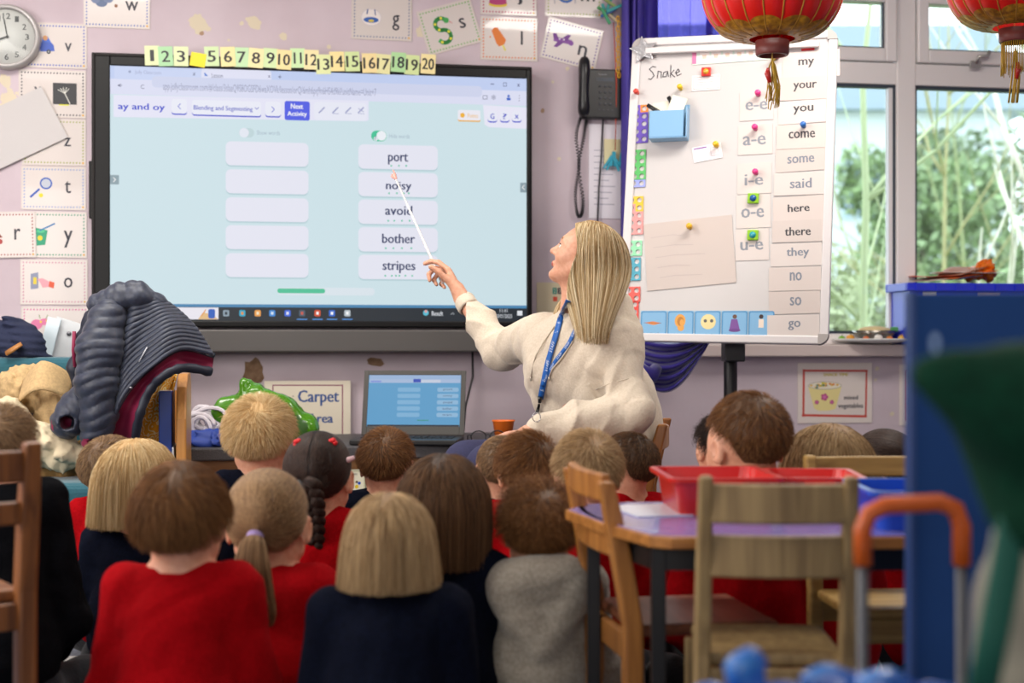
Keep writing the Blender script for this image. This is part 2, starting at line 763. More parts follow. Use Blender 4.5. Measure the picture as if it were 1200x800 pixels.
def wall_material():
    m = bpy.data.materials.new('lilac_wall_paint')
    m.use_nodes = True
    nt = m.node_tree
    b = nt.nodes['Principled BSDF']
    b.inputs['Roughness'].default_value = 0.7
    tc = nt.nodes.new('ShaderNodeTexCoord')
    nz = nt.nodes.new('ShaderNodeTexNoise')
    nz.inputs['Scale'].default_value = 3.0
    nz.inputs['Detail'].default_value = 5
    nt.links.new(tc.outputs['Object'], nz.inputs['Vector'])
    r = nt.nodes.new('ShaderNodeValToRGB')
    r.color_ramp.elements[0].color = lin('c6b5bd')
    r.color_ramp.elements[0].position = 0.3
    r.color_ramp.elements[1].color = lin('d2c3cb')
    r.color_ramp.elements[1].position = 0.7
    nt.links.new(nz.outputs['Fac'], r.inputs[0])
    n2 = nt.nodes.new('ShaderNodeTexNoise')
    n2.inputs['Scale'].default_value = 26
    n2.inputs['Detail'].default_value = 6
    nt.links.new(tc.outputs['Object'], n2.inputs['Vector'])
    last = r.outputs[0]
    # chips where tape has pulled the paint off
    spots = [(233, 28, 15), (298, 26, 12), (332, 44, 6), (386, 55, 3.5), (493, 36, 9), (300, 24, 7), (283, 27, 4),
             (237, 39, 4), (268, 47, 2.5), (648, 96, 3), (636, 130, 3), (10, 115, 16), (60, 240, 4), (1028, 432, 4),
             (1026, 445, 3), (1045, 485, 4), (290, 468, 3), (665, 80, 3), (655, 186, 3), (80, 315, 4), (7, 95, 10), (6, 386, 14)]
    for k, (px, py, rad) in enumerate(spots):
        s, z = wall_at(px, py)
        d = nt.nodes.new('ShaderNodeVectorMath')
        d.operation = 'DISTANCE'
        d.inputs[1].default_value = (s, 0, z)
        nt.links.new(tc.outputs['Object'], d.inputs[0])
        a = nt.nodes.new('ShaderNodeMath')
        a.operation = 'MULTIPLY_ADD'
        a.inputs[1].default_value = rad * 0.0035 * 2.0
        nt.links.new(n2.outputs['Fac'], a.inputs[0])
        a.inputs[2].default_value = -rad * 0.0035 * 0.35
        lt = nt.nodes.new('ShaderNodeMath')
        lt.operation = 'LESS_THAN'
        nt.links.new(d.outputs['Value'], lt.inputs[0])
        nt.links.new(a.outputs[0], lt.inputs[1])
        mx = nt.nodes.new('ShaderNodeMix')
        mx.data_type = 'RGBA'
        mx.inputs[7].default_value = lin('d9cdb4' if k not in (7, 10, 12) else 'a98a70')
        nt.links.new(lt.outputs[0], mx.inputs[0])
        nt.links.new(last, mx.inputs[6])
        last = mx.outputs[2]
    nt.links.new(last, b.inputs['Base Color'])
    bp = nt.nodes.new('ShaderNodeBump')
    bp.inputs['Strength'].default_value = 0.25
    bp.inputs['Distance'].default_value = 0.004
    nt.links.new(n2.outputs['Fac'], bp.inputs['Height'])
    nt.links.new(bp.outputs[0], b.inputs['Normal'])
    return m


WALL = wall_material()
SPL, SPR = -3.2, 4.4                                   # ends of the front wall along s
SW0 = wall_at(739, 400)[0]
SW1 = wall_at(1440, 400)[0]
SILL = 0.868
WTOP = 2.44


def struct(o, label=None):
    o['kind'] = 'structure'
    if label:
        o['label'] = label
    return o


mb = MB()
mb.bx(SPL, SW0, 0, 0.26, 0, 2.7)
mb.bx(SW0, SW1, 0, 0.26, 0, SILL - 0.05)
mb.bx(SW0, SW1, 0, 0.26, WTOP, 2.7)
mb.bx(SW1, SPR, 0, 0.26, 0, 2.7)
struct(mb.build('wall_front', mt=WALL, loc=(0, Y0, 0), rot=(0, 0, PHI)), 'lilac painted wall with chipped paint patches')

plain = mat('lilac_side_wall', 'cbbdcb', 0.75, bump=0.15, scale=40)
FL = WP(SPL, 0, 0)
FR = WP(SPR, 0, 0)
mb = MB()
mb.bx(FL.x - 0.15, FL.x, -3.4, FL.y + 0.1, 0, 2.7)
struct(mb.build('wall_left', mt=plain), 'plain lilac side wall')
mb = MB()
mb.bx(FR.x, FR.x + 0.15, -3.4, FR.y + 0.1, 0, 2.7)
struct(mb.build('wall_right', mt=plain), 'plain lilac side wall')
mb = MB()
mb.bx(FL.x - 0.15, FR.x + 0.15, -3.55, -3.4, 0, 2.7)
struct(mb.build('wall_back', mt=plain), 'plain lilac wall')
mb = MB()
mb.bx(FL.x - 0.2, FR.x + 0.2, -3.6, 7.2, 2.7, 2.85)
struct(mb.build('ceiling', mt=mat('ceiling_white', 'e9e4de', 0.9, bump=0.1)), 'white ceiling')


def carpet_mat():
    m = mat('blue_grey_carpet', '4e586c', 0.95, bump=0.6, scale=220, color2='3c4558', sheen=0.3)
    return m


mb = MB()
mb.bx(FL.x - 0.2, FR.x + 0.2, -3.6, 7.1, -0.12, 0)
struct(mb.build('floor', mt=carpet_mat()), 'blue grey carpet floor')
mb = MB()
mb.bx(SPL, SPR, -0.018, 0, 0, 0.10, None)
struct(mb.build('baseboard_front', mt=mat('skirting_white', 'd8cfc8', 0.5), loc=(0, Y0, 0), rot=(0, 0, PHI), bevel=0.004))

# white woven shapes in the carpet
for k, (px, py, rr) in enumerate(((58, 776, 0.10), (98, 772, 0.07))):
    Y = CAMZ * FPX / (py - 400)
    p = at(px, py, Y)
    q = []
    for i in range(10):
        a = PI / 2 + i * PI / 5
        r = rr if i % 2 == 0 else rr * 0.42
        q.append((r * math.cos(a), r * math.sin(a)))
    o = MB().prism(q, 0.0005, 0.004, plane='xy').build('carpet_star', mt=mat('white_carpet', 'cfccc8', 0.95, bump=0.4, scale=220), loc=(p.x, p.y, 0))
    tag(o, ['white woven star on the carpet beside the far left chair', 'smaller white woven star on the carpet beside the red-sweatered child'][k], 'carpet motif', 'woven stars on the carpet')

# ---------------------------------------------------------------- window in the front wall
FRM = mat('window_frame_upvc', 'faf4f2', 0.35)
FRW = mat('window_frame_edge', 'f2eeee', 0.3)
GASK = mat('window_gasket', '3c4652', 0.5)


def sx(px, d=-0.05):
    return wall_at(px, 400, d)[0]


def sz(px, py, d=-0.05):
    return wall_at(px, py, d)[1]


win = link('window_1', None, None, (0, Y0, 0), (0, 0, PHI))
win['kind'] = 'structure'
win['label'] = 'wide white framed window with opening lights above fixed panes'
zt0, zt1 = sz(1060, 101), sz(1060, 76)                 # transom
m1a, m1b = sx(1047), sx(1069)                          # mullion right of the board
m0a, m0b = sx(872), sx(886)                            # mullion behind the board
mb = MB()
mb.bx(SW0 - 0.01, SW0 + 0.06, 0.02, 0.09, SILL, WTOP, FRM)
mb.bx(SW1 - 0.06, SW1 + 0.01, 0.02, 0.09, SILL, WTOP, FRM)
mb.bx(SW0 + 0.06, SW1 - 0.06, 0.02, 0.09, WTOP - 0.06, WTOP + 0.01, FRM)
mb.bx(SW0 + 0.06, SW1 - 0.06, 0.02, 0.09, SILL, SILL + 0.045, FRM)
mb.build('window_frame', win, bevel=0.004)
for a, b in ((m0a, m0b), (m1a, m1b)):
    MB().bx(a, b, 0.015, 0.095, SILL + 0.045, WTOP - 0.06, FRM).build('mullion', win, bevel=0.005)
cells = [(SW0 + 0.06, m0a), (m0b, m1a), (m1b, SW1 - 0.06)]
GLASS = bpy.data.materials.new('window_glass')
GLASS.use_nodes = True
nt = GLASS.node_tree
nt.nodes.clear()
oo = nt.nodes.new('ShaderNodeOutputMaterial')
tr = nt.nodes.new('ShaderNodeBsdfTransparent')
tr.inputs[0].default_value = (0.95, 0.98, 0.97, 1)
gl = nt.nodes.new('ShaderNodeBsdfGlossy')
gl.inputs['Roughness'].default_value = 0.03
fr = nt.nodes.new('ShaderNodeFresnel')
mx = nt.nodes.new('ShaderNodeMixShader')
nt.links.new(fr.outputs[0], mx.inputs[0])
nt.links.new(tr.outputs[0], mx.inputs[1])
nt.links.new(gl.outputs[0], mx.inputs[2])
nt.links.new(mx.outputs[0], oo.inputs[0])
for k, (a, b) in enumerate(cells):
    MB().bx(a, b, 0.02, 0.09, zt0, zt1, FRM).build('transom', win, bevel=0.004)
    # opening light above
    t = 0.055
    s_ = MB()
    z0, z1 = zt1 + 0.004, WTOP - 0.064
    for c in ((a + .006, a + t, z0, z1), (b - t, b - .006, z0, z1), (a + t, b - t, z0, z0 + t), (a + t, b - t, z1 - t, z1)):
        s_.bx(c[0], c[1], 0.0, 0.075, c[2], c[3], FRM)
    sash = s_.build('sash', win, bevel=0.005)
    MB().bx(a + t, b - t, 0.035, 0.041, z0 + t, z1 - t, GLASS).build('pane', sash)
    g = MB()
    for c in ((a + t, a + t + .008, z0 + t, z1 - t), (b - t - .008, b - t, z0 + t, z1 - t), (a + t, b - t, z0 + t, z0 + t + .008)):
        g.bx(c[0], c[1], 0.022, 0.034, c[2], c[3], GASK)
    g.build('gasket', sash)
    # fixed pane below
    p_ = MB().bx(a + .012, b - .012, 0.05, 0.056, SILL + .055, zt0 - .012, GLASS).build('pane', win)
    g = MB()
    for c in ((a, a + .012, SILL + .045, zt0), (b - .014, b, SILL + .045, zt0), (a, b, zt0 - .014, zt0), (a, b, SILL + .045, SILL + .057)):
        g.bx(c[0], c[1], 0.03, 0.062, c[2], c[3], GASK)
    g.build('gasket', p_)
    if k == 1:
        MB().bx(b - 0.032, b - 0.014, 0.028, 0.06, SILL + .05, zt0 - .014, FRW).build('glazing_bead', win)
    if k == 2:                                          # stay and lever on the right hand opening light
        hs, hz = sx(1142, 0), sz(1142, 76, 0)
        h = MB()
        chrome = mat('handle_metal', 'c9c6c2', 0.3, metal=0.8)
        h.box((hs, -0.008, hz), (0.045, 0.016, 0.03), chrome)
        h.tube([(hs, -0.015, hz + 0.005), (hs + 0.005, -0.028, hz + 0.03), (hs + 0.045, -0.03, hz + 0.035), (hs + 0.055, -0.03, hz + 0.055)], 0.008, chrome, 8)
        h.build('window_handle', win)
o = MB().bx(SW0 - 0.03, SW1 + 0.05, -0.09, 0.09, SILL - 0.05, SILL).build('sill_board', win, mt=mat('sill_paint', 'ddccc6', 0.3), bevel=0.006)

# ================================================================= outside
og = tag(MB().bx(-25, 30, 0.4, 60, -0.6, -0.5).build('lawn_ground', mt=mat('lawn_green', '8a9a6c', 0.95, var=0.25, scale=2), loc=(0, Y0, 0), rot=(0, 0, PHI)), 'pale green lawn outside the window', kind='structure')
leafm = [mat('leaf_green_a', '7f9468', 0.6, var=0.2, scale=3), mat('leaf_green_b', 'a5ad88', 0.6, var=0.2, scale=3), mat('leaf_green_c', '6f8060', 0.6, var=0.2, scale=3)]


def out_pt(px, py, dist):
    return at(px, py, dist)


def shrub(px, top, dist, wpx, mt, label, seed, n=2600, twig='7d7a62', leaf=0.05):
    rs = np.random.RandomState(seed)
    base = out_pt(px, top, dist)
    hgt = base.z + 0.5
    wd = wpx * dist / FPX / 2
    root = thing('garden_shrub', label, 'shrub', (base.x, base.y, -0.5), group='shrubs outside the window')
    V, F = [], []
    lobes = [(rs.uniform(-.6, .6) * wd, rs.uniform(-.6, .6) * wd, hgt * rs.uniform(.35, .82), rs.uniform(.28, .5) * wd) for _ in range(9)]
    for i in range(n):
        l = lobes[rs.randint(len(lobes))]
        d = rs.normal(size=3)
        d /= np.linalg.norm(d)
        c = np.array(l[:3]) + d * l[3] * rs.uniform(.5, 1.05) * np.array([1, 1, 1.1])
        c[2] = max(0.1, min(hgt, c[2]))
        a = rs.normal(size=3)
        b = np.cross(a, rs.normal(size=3))
        a *= leaf / np.linalg.norm(a)
        b *= leaf * .45 / np.linalg.norm(b)
        k = len(V)
        V += [c - a, c + b, c + a, c - b]
        F.append((k, k + 1, k + 2, k + 3))
    f = MB().add(V, F, mt).build('foliage', root)
    f['kind'] = 'stuff'
    st = MB()
    bm_ = mat('twig_' + twig, twig, 0.8)
    for i in range(14):
        l = lobes[i % len(lobes)]
        st.tube([(rs.uniform(-.1, .1), rs.uniform(-.1, .1), 0), (l[0] * .5, l[1] * .5, l[2] * .55), (l[0], l[1], l[2])], [.03, .02, .008], bm_, 6)
    st.build('stem', root)
    return root


def bare_tree(px, dist, h, seed, label, colr, lean=0.0, n=16, r0=0.05, kid=1.0):
    rs = random.Random(seed)
    p0 = at(px, 400, dist)
    root = thing('bare_tree', label, 'tree', (p0.x, p0.y, -0.5), group='bare trees outside the window')
    m = mat('bark_' + colr, colr, 0.8, bump=0.4, scale=12)
    t = MB()
    pts = [(lean * i / 6 * h + rs.uniform(-.05, .05), rs.uniform(-.05, .05), h * i / 6) for i in range(7)]
    t.tube(pts, [r0 * (1 - i / 8) for i in range(7)], m, 8)
    t.build('trunk', root)
    b = MB()
    for i in range(n):
        k = rs.randint(1, 5)
        a = rs.uniform(0, 2 * PI)
        L = h * rs.uniform(.25, .5) * kid
        p = Vector(pts[k])
        d = Vector((math.cos(a), math.sin(a) * .6, rs.uniform(.5, 1.3))).normalized()
        q = [p]
        for j in range(4):
            d = (d + Vector((rs.uniform(-.35, .35), rs.uniform(-.3, .3), rs.uniform(-.1, .35)))).normalized()
            q.append(q[-1] + d * L / 4)
        b.tube(q, [r0 * .45, r0 * .36, r0 * .28, r0 * .18, r0 * .08], m, 6)
        for j in range(3):
            e = q[1 + j]
            dd = (d + Vector((rs.uniform(-.9, .9), rs.uniform(-.6, .6), rs.uniform(-.2, .7)))).normalized()
            b.tube([e, e + dd * L * .25, e + dd * L * .5 + Vector((0, 0, .05 * L))], [r0 * .2, r0 * .14, r0 * .05], m, 5)
    b.build('branches', root)
    return root


bare_tree(1005, 9.0, 4.5, 1, 'bare tree with pale green bark seen just right of the whiteboard', 'a9b48a', 0.02, 9, .036)
bare_tree(1095, 12.5, 4.2, 2, 'bare sapling outside, just right of the wide mullion', '9a9468', 0.03, 8, .03)
bare_tree(1175, 10.5, 5.0, 3, 'bare tree with a pale leaning trunk outside at the far right', 'cfc9b8', 0.10, 11, .055)
bare_tree(1140, 16.0, 4.4, 4, 'slender grey-green bare tree between the two others outside the right pane', '8d9468', -0.06, 8, .03)
shrub(1010, 215, 14, 170, leafm[1], 'pale green bush outside behind the bare tree by the whiteboard', 11)
shrub(1120, 110, 19, 290, leafm[0], 'tall green bush outside, behind the blue crate', 12, 4200, leaf=.09)
shrub(1185, 75, 24, 260, leafm[2], 'tallest dark green bush outside at the far right', 13, 4200, leaf=.12)
shrub(800, 250, 16, 220, leafm[1], 'green bush outside behind the whiteboard', 14, 2200)
# pale building across the lawn
bb = at(960, 400, 38)
hs = thing('garden_building', 'white rendered building far across the lawn', 'building', (bb.x, bb.y, -0.5))
MB().bx(-7, 5, 0, 5, 0, 7.5).build('wall', hs, mt=mat('render_white', 'bcc2c4', 0.9))
r = MB().prism([(-7.6, 7.4), (5.6, 7.4), (4.4, 9.6), (-6.4, 9.6)], -0.4, 5.4, mat('slate_roof', '8b97a3', 0.8)).build('roof', hs)
for i in range(5):
    wv = MB().bx(-6 + i * 2.2, -4.9 + i * 2.2, -0.06, 0.02, 4.6, 6.1, mat('far_window_frame', '9fb0c0', 0.4)).build('window', hs)
    MB().bx(-5.9 + i * 2.2, -5.0 + i * 2.2, -0.09, -0.05, 4.7, 6.0, mat('far_window_glass', '5c6e80', 0.1)).build('pane', wv)
# ================================================================= things on the front wall
CARD = mat('laminated_card', 'd8cfca', 0.22, coat=0.5)


def px_box(x0, y0, x1, y1, d=0.0):
    cx, cy = (x0 + x1) / 2, (y0 + y1) / 2
    a, z = wall_at(cx, cy, d)
    s0, s1 = wall_at(x0, cy, d)[0], wall_at(x1, cy, d)[0]
    z0, z1 = wall_at(cx, y1, d)[1], wall_at(cx, y0, d)[1]
    return a, z, abs(s1 - s0) / (x1 - x0), abs(z1 - z0) / (y1 - y0)


def dashes(P, x0, y0, x1, y1, c, inset=3.6, step=3.6, sz_=1.1, corner='d9a73a'):
    a0, b0, a1, b1 = x0 + inset, y0 + inset, x1 - inset, y1 - inset
    nx, ny = int((a1 - a0) / step), int((b1 - b0) / step)
    P.step, st = 0, P.step
    P.y -= st
    for i in range(nx + 1):
        x = a0 + (a1 - a0) * i / nx
        for y in (b0, b1):
            P.poly([(x - sz_, y + sz_ * .6), (x - sz_ * .2, y - sz_), (x + sz_, y - sz_ * .4), (x + sz_ * .3, y + sz_)], c)
    for i in range(1, ny):
        y = b0 + (b1 - b0) * i / ny
        for x in (a0, a1):
            P.poly([(x - sz_, y + sz_ * .6), (x - sz_ * .2, y - sz_), (x + sz_, y - sz_ * .4), (x + sz_ * .3, y + sz_)], c)
    P.y -= st
    P.disc(a1, b1, 1.3, corner, n=8)
    P.step = st


def card(x0, y0, x1, y1, label, dash, letter=None, lb=None, pic=None, roll=0.0, d=0.002, group='letter cards on the lilac wall'):
    s, z, kx, kz = px_box(x0, y0, x1, y1, d)
    w, h = (x1 - x0) * kx, (y1 - y0) * kz
    t = on_wall('letter_card', label, 'card', s, z, d, group, roll)
    MB().bx(-w / 2, w / 2, -0.001, 0.001, -h / 2, h / 2, CARD).build('card_sheet', t)
    m = MB()
    P = PX(m, kx, kz, (x0 + x1) / 2, (y0 + y1) / 2, -0.0012)
    P.line([(x0 + .8, y0 + .8), (x1 - .8, y0 + .8), (x1 - .8, y1 - .8), (x0 + .8, y1 - .8), (x0 + .8, y0 + .8)], 0.5, 'd5c9c0')
    if dash:
        dashes(P, x0, y0, x1, y1, dash)
    if pic:
        pic(P)
    if letter:
        P.text(letter, *lb, '2b2b38', 0.25)
    m.build('print', t)
    return t


def pic_scribble(P):
    P.disc(119, 4, 7, '5d6f92', 5)
    P.disc(112, 1, 5, '6c7ca0', 4)
    P.disc(127, -1, 6, '6c7ca0', 5)
    P.disc(136, 7, 2, '8a5a3a')


def pic_van(P):
    P.poly([(47, 52), (49, 50), (60, 50), (63, 53), (64, 60), (47, 61)], '2f55b8')
    P.poly([(50, 44), (56, 43), (60, 50), (49, 50)], '3b66c8')
    P.disc(53, 45, 3, 'd89a62')
    P.disc(57, 61, 2.6, '20242c')
    P.disc(57, 61, 1.1, '9aa0aa')


def pic_xray(P):
    P.rect(62, 97, 90, 122, '26262b')
    P.line([(76, 109), (82, 121)], 1.0, 'dcdcd2')
    for dx in (-8, -5, -2, 2, 5):
        P.line([(76, 109), (76 + dx, 101 + abs(dx) * .5)], 0.7, 'dcdcd2')
    P.rect(69, 122, 81, 123.4, 'd8d83c')


def pic_racquet(P):
    P.line([(36, 231), (46, 222)], 2.4, '2a56b4')
    P.disc(54, 215, 7.4, '2a56b4', 7.0)
    P.disc(54, 215, 5.6, 'b9c0cc', 5.2)
    P.disc(48, 229, 2.6, 'e6d42c')


def pic_pot(P):
    P.poly([(42, 267), (56, 270), (53, 287), (43, 288)], '2f9f78')
    P.disc(48, 271, 5, '4fc08c', 2)
    P.disc(47, 279, 3, 'e6d02c')
    P.line([(47, 270), (58, 265), (64, 262)], 1.8, '2a78b4')


def pic_berry(P):
    P.disc(0, 283, 3, 'b03a34')
    P.poly([(-2, 272), (3, 278), (-2, 279)], '8a3a30')


def pic_switch(P):
    P.poly([(36, 321), (45, 319), (45, 338), (36, 339)], '8d93ad')
    P.rect(39, 325, 43, 333, 'e8cf3a')
    P.poly([(44, 327), (50, 326), (58, 330), (57, 336), (50, 337), (47, 331)], 'eda5b0')
    P.poly([(58, 329), (64, 331), (63, 338), (57, 336)], 'dd5a38')


def pic_bug(P):
    P.disc(43, 380, 7, 'e07ca6', 6)
    P.disc(52, 377, 6, 'e07ca6', 4)
    P.disc(48, 377, 1.4, 'e8d23a')
    P.disc(55, 376, 1.2, 'e8d23a')
    P.line([(47, 373), (46, 369)], .8, '6a8a3a')
    P.line([(54, 373), (56, 369)], .8, '6a8a3a')
    P.poly([(36, 384), (45, 386), (42, 391), (37, 389)], '9fd0e8')


def pic_drain(P):
    P.disc(435, 21, 12, 'c9c4cc', 10)
    P.disc(435, 21, 11.3, 'e8e0dc', 9.3)
    P.disc(435, 24, 9, '2e5fae', 3.4)
    P.disc(435, 25, 3.4, 'd8c24a', 1.6)
    P.line([(431, 12), (430, 17)], 1.4, '5a6a9a')
    P.line([(439, 12), (440, 18)], 1.4, '5a6a9a')


def pic_snake(P):
    pts = []
    for i in range(22):
        a = i / 21
        if a < .5:
            q = R(30 + 240 * (a / .5))
            pts.append((518 + 7 * math.cos(q), 26 - 7 * math.sin(q)))
        else:
            q = R(90 - 240 * ((a - .5) / .5))
            pts.append((518 + 7.5 * math.cos(q), 40.5 - 7.5 * math.sin(q)))
    P.line(pts, 4.6, '3fa653')
    for i in (2, 6, 9, 13, 16, 20):
        P.disc(pts[i][0], pts[i][1], 1.6, 'e6dc3a', n=8)
    P.disc(525, 23, 3.4, '3fa653')
    P.line([(528, 25), (531, 28)], .7, 'd23a3a')


def pic_jelly(P):
    P.poly([(575, -6), (592, -6), (594, 5), (573, 5)], 'b83a78')
    P.disc(583.5, 6, 11, 'e2c83c', 3)
    P.disc(583.5, 4, 9.5, 'b83a78', 2.4)


def pic_lolly(P):
    P.line([(589, 53), (592, 59)], 2.2, 'e6dc6a')
    P.poly([(576, 37), (579, 33), (583, 33), (593, 47), (591, 52), (585, 55), (582, 52)], 'e77f2e')
    P.disc(574.5, 44, 1, 'e77f2e')


def pic_plate(P):
    P.disc(663, -3, 9, '2f66b8', 7)
    P.disc(663, -4, 6, 'd8c83c', 5)
    P.line([(650, -9), (650, 5)], 1, '9a9aa6')
    P.line([(674, -9), (674, 4)], 1, '9a9aa6')


def pic_plane(P):
    P.line([(650, 51), (668, 50)], 5.4, '8a4ea6')
    P.disc(669, 51, 3, '8a4ea6')
    P.poly([(656, 50), (663, 42), (667, 42), (664, 50)], '7a3e96')
    P.poly([(646, 45), (650, 44), (654, 50), (648, 51)], '7a3e96')
    P.poly([(654, 52), (661, 52), (654, 60), (650, 60)], '7a3e96')
    P.disc(655, 49.5, 1, 'e8e0f0')
    P.disc(660, 49, 1, 'e8e0f0')


card(98, -14, 176, 33, 'letter w card with blue dashed border, above the display', '4a66b0', 'w', (147, 1, 162, 12), pic_scribble)
card(30, 27, 102, 80, 'letter v card with a blue van, half behind the clock', '3a56b8', 'v', (76, 50, 84, 60), pic_van)
card(22, 82, 101, 138, 'letter x card with black border and x-ray picture', '2a2c3a', 'x', (40, 102, 49, 114), pic_xray)
card(26, 139, 101, 194, 'letter z card with olive dotted border, half under loose white paper', '9aa04a', 'z', (75, 161, 83, 171))
card(25, 195, 101, 246, 'letter t card with a blue tennis racquet', '8a9cc8', 't', (76, 212, 83, 226), pic_racquet)
card(26, 248, 102, 302, 'letter y card with a green yoghurt pot', '2f9470', 'y', (75, 270, 85, 290), pic_pot)
card(-36, 248, 42, 302, 'letter r card with maroon dotted border, cut off by the left edge', '9a4a44', 'r', (17, 268, 24, 281), pic_berry, roll=-1.5, d=0.006)
card(24, 304, 103, 357, 'letter o card with a finger on a light switch', 'c88a9e', 'o', (75, 325, 85, 337), pic_switch)
card(25, 359, 104, 417, 'pink bordered letter card with a pink bug, behind the jacket', 'd05a96', None, None, pic_bug)
card(412, -12, 483, 47, 'letter g card with a blue plughole picture', '7a82a0', 'g', (460, 17, 468, 35), pic_drain, roll=0.5)
card(494, 5, 560, 58, 'letter s card with a green and yellow snake, tilted', '6fb05a', 's', (539, 25, 546, 37), pic_snake, roll=-17)
card(563, -34, 629, 18, 'letter j card with a crimson jelly, above the ice lolly card', 'b8305e', 'j', (606, -8, 612, 5), pic_jelly)
card(563, 20, 630, 71, 'letter l card with an orange ice lolly', 'e0783a', 'l', (610.5, 36, 612.5, 52), pic_lolly)
card(639, -32, 706, 20, 'letter m card with a blue plate, top of the wall', 'a3b05a', 'm', (681, -8, 697, 1), pic_plate)
card(637, 27, 703, 76, 'letter n card with a purple aeroplane, tilted above the phone', '5a3a96', 'n', (679, 50, 689, 62), pic_plane, roll=13)

# loose white paper sheet hanging askew
s, z, kx, kz = px_box(-30, 112, 68, 190, 0.03)
t = on_wall('paper_sheet', 'large loose white paper hung askew over the letter cards', 'paper', s, z, 0.010, roll=-27)
m = MB()
n = 8
w_, h_ = 100 * kx, 66 * kz
vs = [(-w_ / 2 + w_ * i / n, -0.004 - 0.002 * math.sin(i * 1.1) * (j / n), -h_ / 2 + h_ * j / n) for j in range(n + 1) for i in range(n + 1)]
fs = [(j * (n + 1) + i, j * (n + 1) + i + 1, (j + 1) * (n + 1) + i + 1, (j + 1) * (n + 1) + i) for j in range(n) for i in range(n)]
m.add(vs, fs, mat('white_paper', 'cac6c5', 0.8, bump=0.1, scale=60), False)
m.build('sheet', t, solid=0.0012)

# clock
s, z, kx, kz = px_box(-32, 2, 48, 84, 0.03)
cr = 40 * kx
t = on_wall('wall_clock', 'round white wall clock with a grey rim and black hands', 'clock', s, z, 0.0)
Mx = Matrix.Rotation(R(90), 3, 'X')
MB().lathe([(cr * .99, 0), (cr, .02), (cr * .97, .045), (cr * .86, .05), (cr * .84, .035)], mat('clock_rim', 'b4b0ae', 0.3, metal=0.2), 48, M=Mx, closed=False).build('rim', t)
fc = MB().lathe([(cr * .85, 0.0), (cr * .85, .034), (0.0001, .034)], mat('clock_face_white', 'ece8e6', 0.5), 40, M=Mx).build('face', t)
m = MB()
P = PX(m, kx, kz, 8, 43, -0.0345)
for h in range(12):
    a = R(90 - 30 * (h if h else 12))
    x, y = 8 + 24 * math.cos(a), 43 - 24 * math.sin(a)
    tx = str(h or 12)
    ww = 2.2 * len(tx)
    P.text(tx, x - ww, y - 3.4, x + ww, y + 3.4, '3a3a3e', .1)
m.build('numerals', fc)
mh = MB()
P = PX(mh, kx, kz, 8, 43, -0.037)
P.line([(9, 44), (5, 23)], 1.4, '1c1c1e')
mh.build('minute_hand', t)
mh = MB()
P = PX(mh, kx, kz, 8, 43, -0.039)
P.line([(9, 43), (-6, 49)], 1.8, '1c1c1e')
P.disc(9, 43.5, 1.8, '1c1c1e')
mh.build('hour_hand', t)
MB().lathe([(cr * .83, .047), (0.0001, .049)], GLASS, 40, M=Mx, closed=False).build('glass', t)

# ---------------------------------------------------------------- interactive display
DD = 0.10                                               # its front plane in front of the wall
s, z, kx, kz = px_box(118, 73, 628, 383, DD)
w_, h_ = 510 * kx, 0
zt = (wall_at(118, 65, DD)[1] + wall_at(628, 82, DD)[1]) / 2
zb = wall_at(373, 383, DD)[1]
scr = on_wall('interactive_display', 'large black framed interactive display showing a reading lesson', 'display', s, (zt + zb) / 2, 0)
hw, hh = w_ / 2, (zt - zb) / 2
BLK = mat('display_black', '0c0c0d', 0.4, spec=.3)
DBR = mat('display_frame', '1c1817', 0.5, spec=.3)
sL, sR = wall_at(129, 200, DD)[0] - s, wall_at(617, 200, DD)[0] - s
zT = (wall_at(129, 75, DD)[1] + wall_at(617, 94, DD)[1]) / 2 - (zt + zb) / 2
zB = wall_at(373, 376, DD)[1] - (zt + zb) / 2
fm = MB()
for c in ((-hw, sL, -hh, hh), (sR, hw, -hh, hh), (sL, sR, zT, hh), (sL, sR, -hh, zB)):
    fm.bx(c[0], c[1], -DD - 0.006, -0.02, c[2], c[3], BLK)
fm.build('bezel', scr, bevel=0.004)
fm = MB()
for c in ((-hw - .012, -hw, -hh - .004, hh + .012), (hw, hw + .006, -hh - .004, hh + .012), (-hw, hw, hh, hh + .012)):
    fm.bx(c[0], c[1], -DD + .0, -0.01, c[2], c[3], DBR)
fm.build('outer_frame', scr, bevel=0.003)
MB().bx(-hw + .02, hw - .02, -0.05, 0, -hh + .02, hh - .02, DBR).build('housing', scr)
MB().bx(-hw - .028, -hw - .012, -.05, -.01, -.1, .12, BLK).build('side_grip', scr, bevel=.004)
pan = MB().bx(sL - .002, sR + .002, -DD + .001, -0.055, zB - .002, zT + .002, screen('d3e9f0', 0.93)).build('screen_panel', scr)
m = MB()


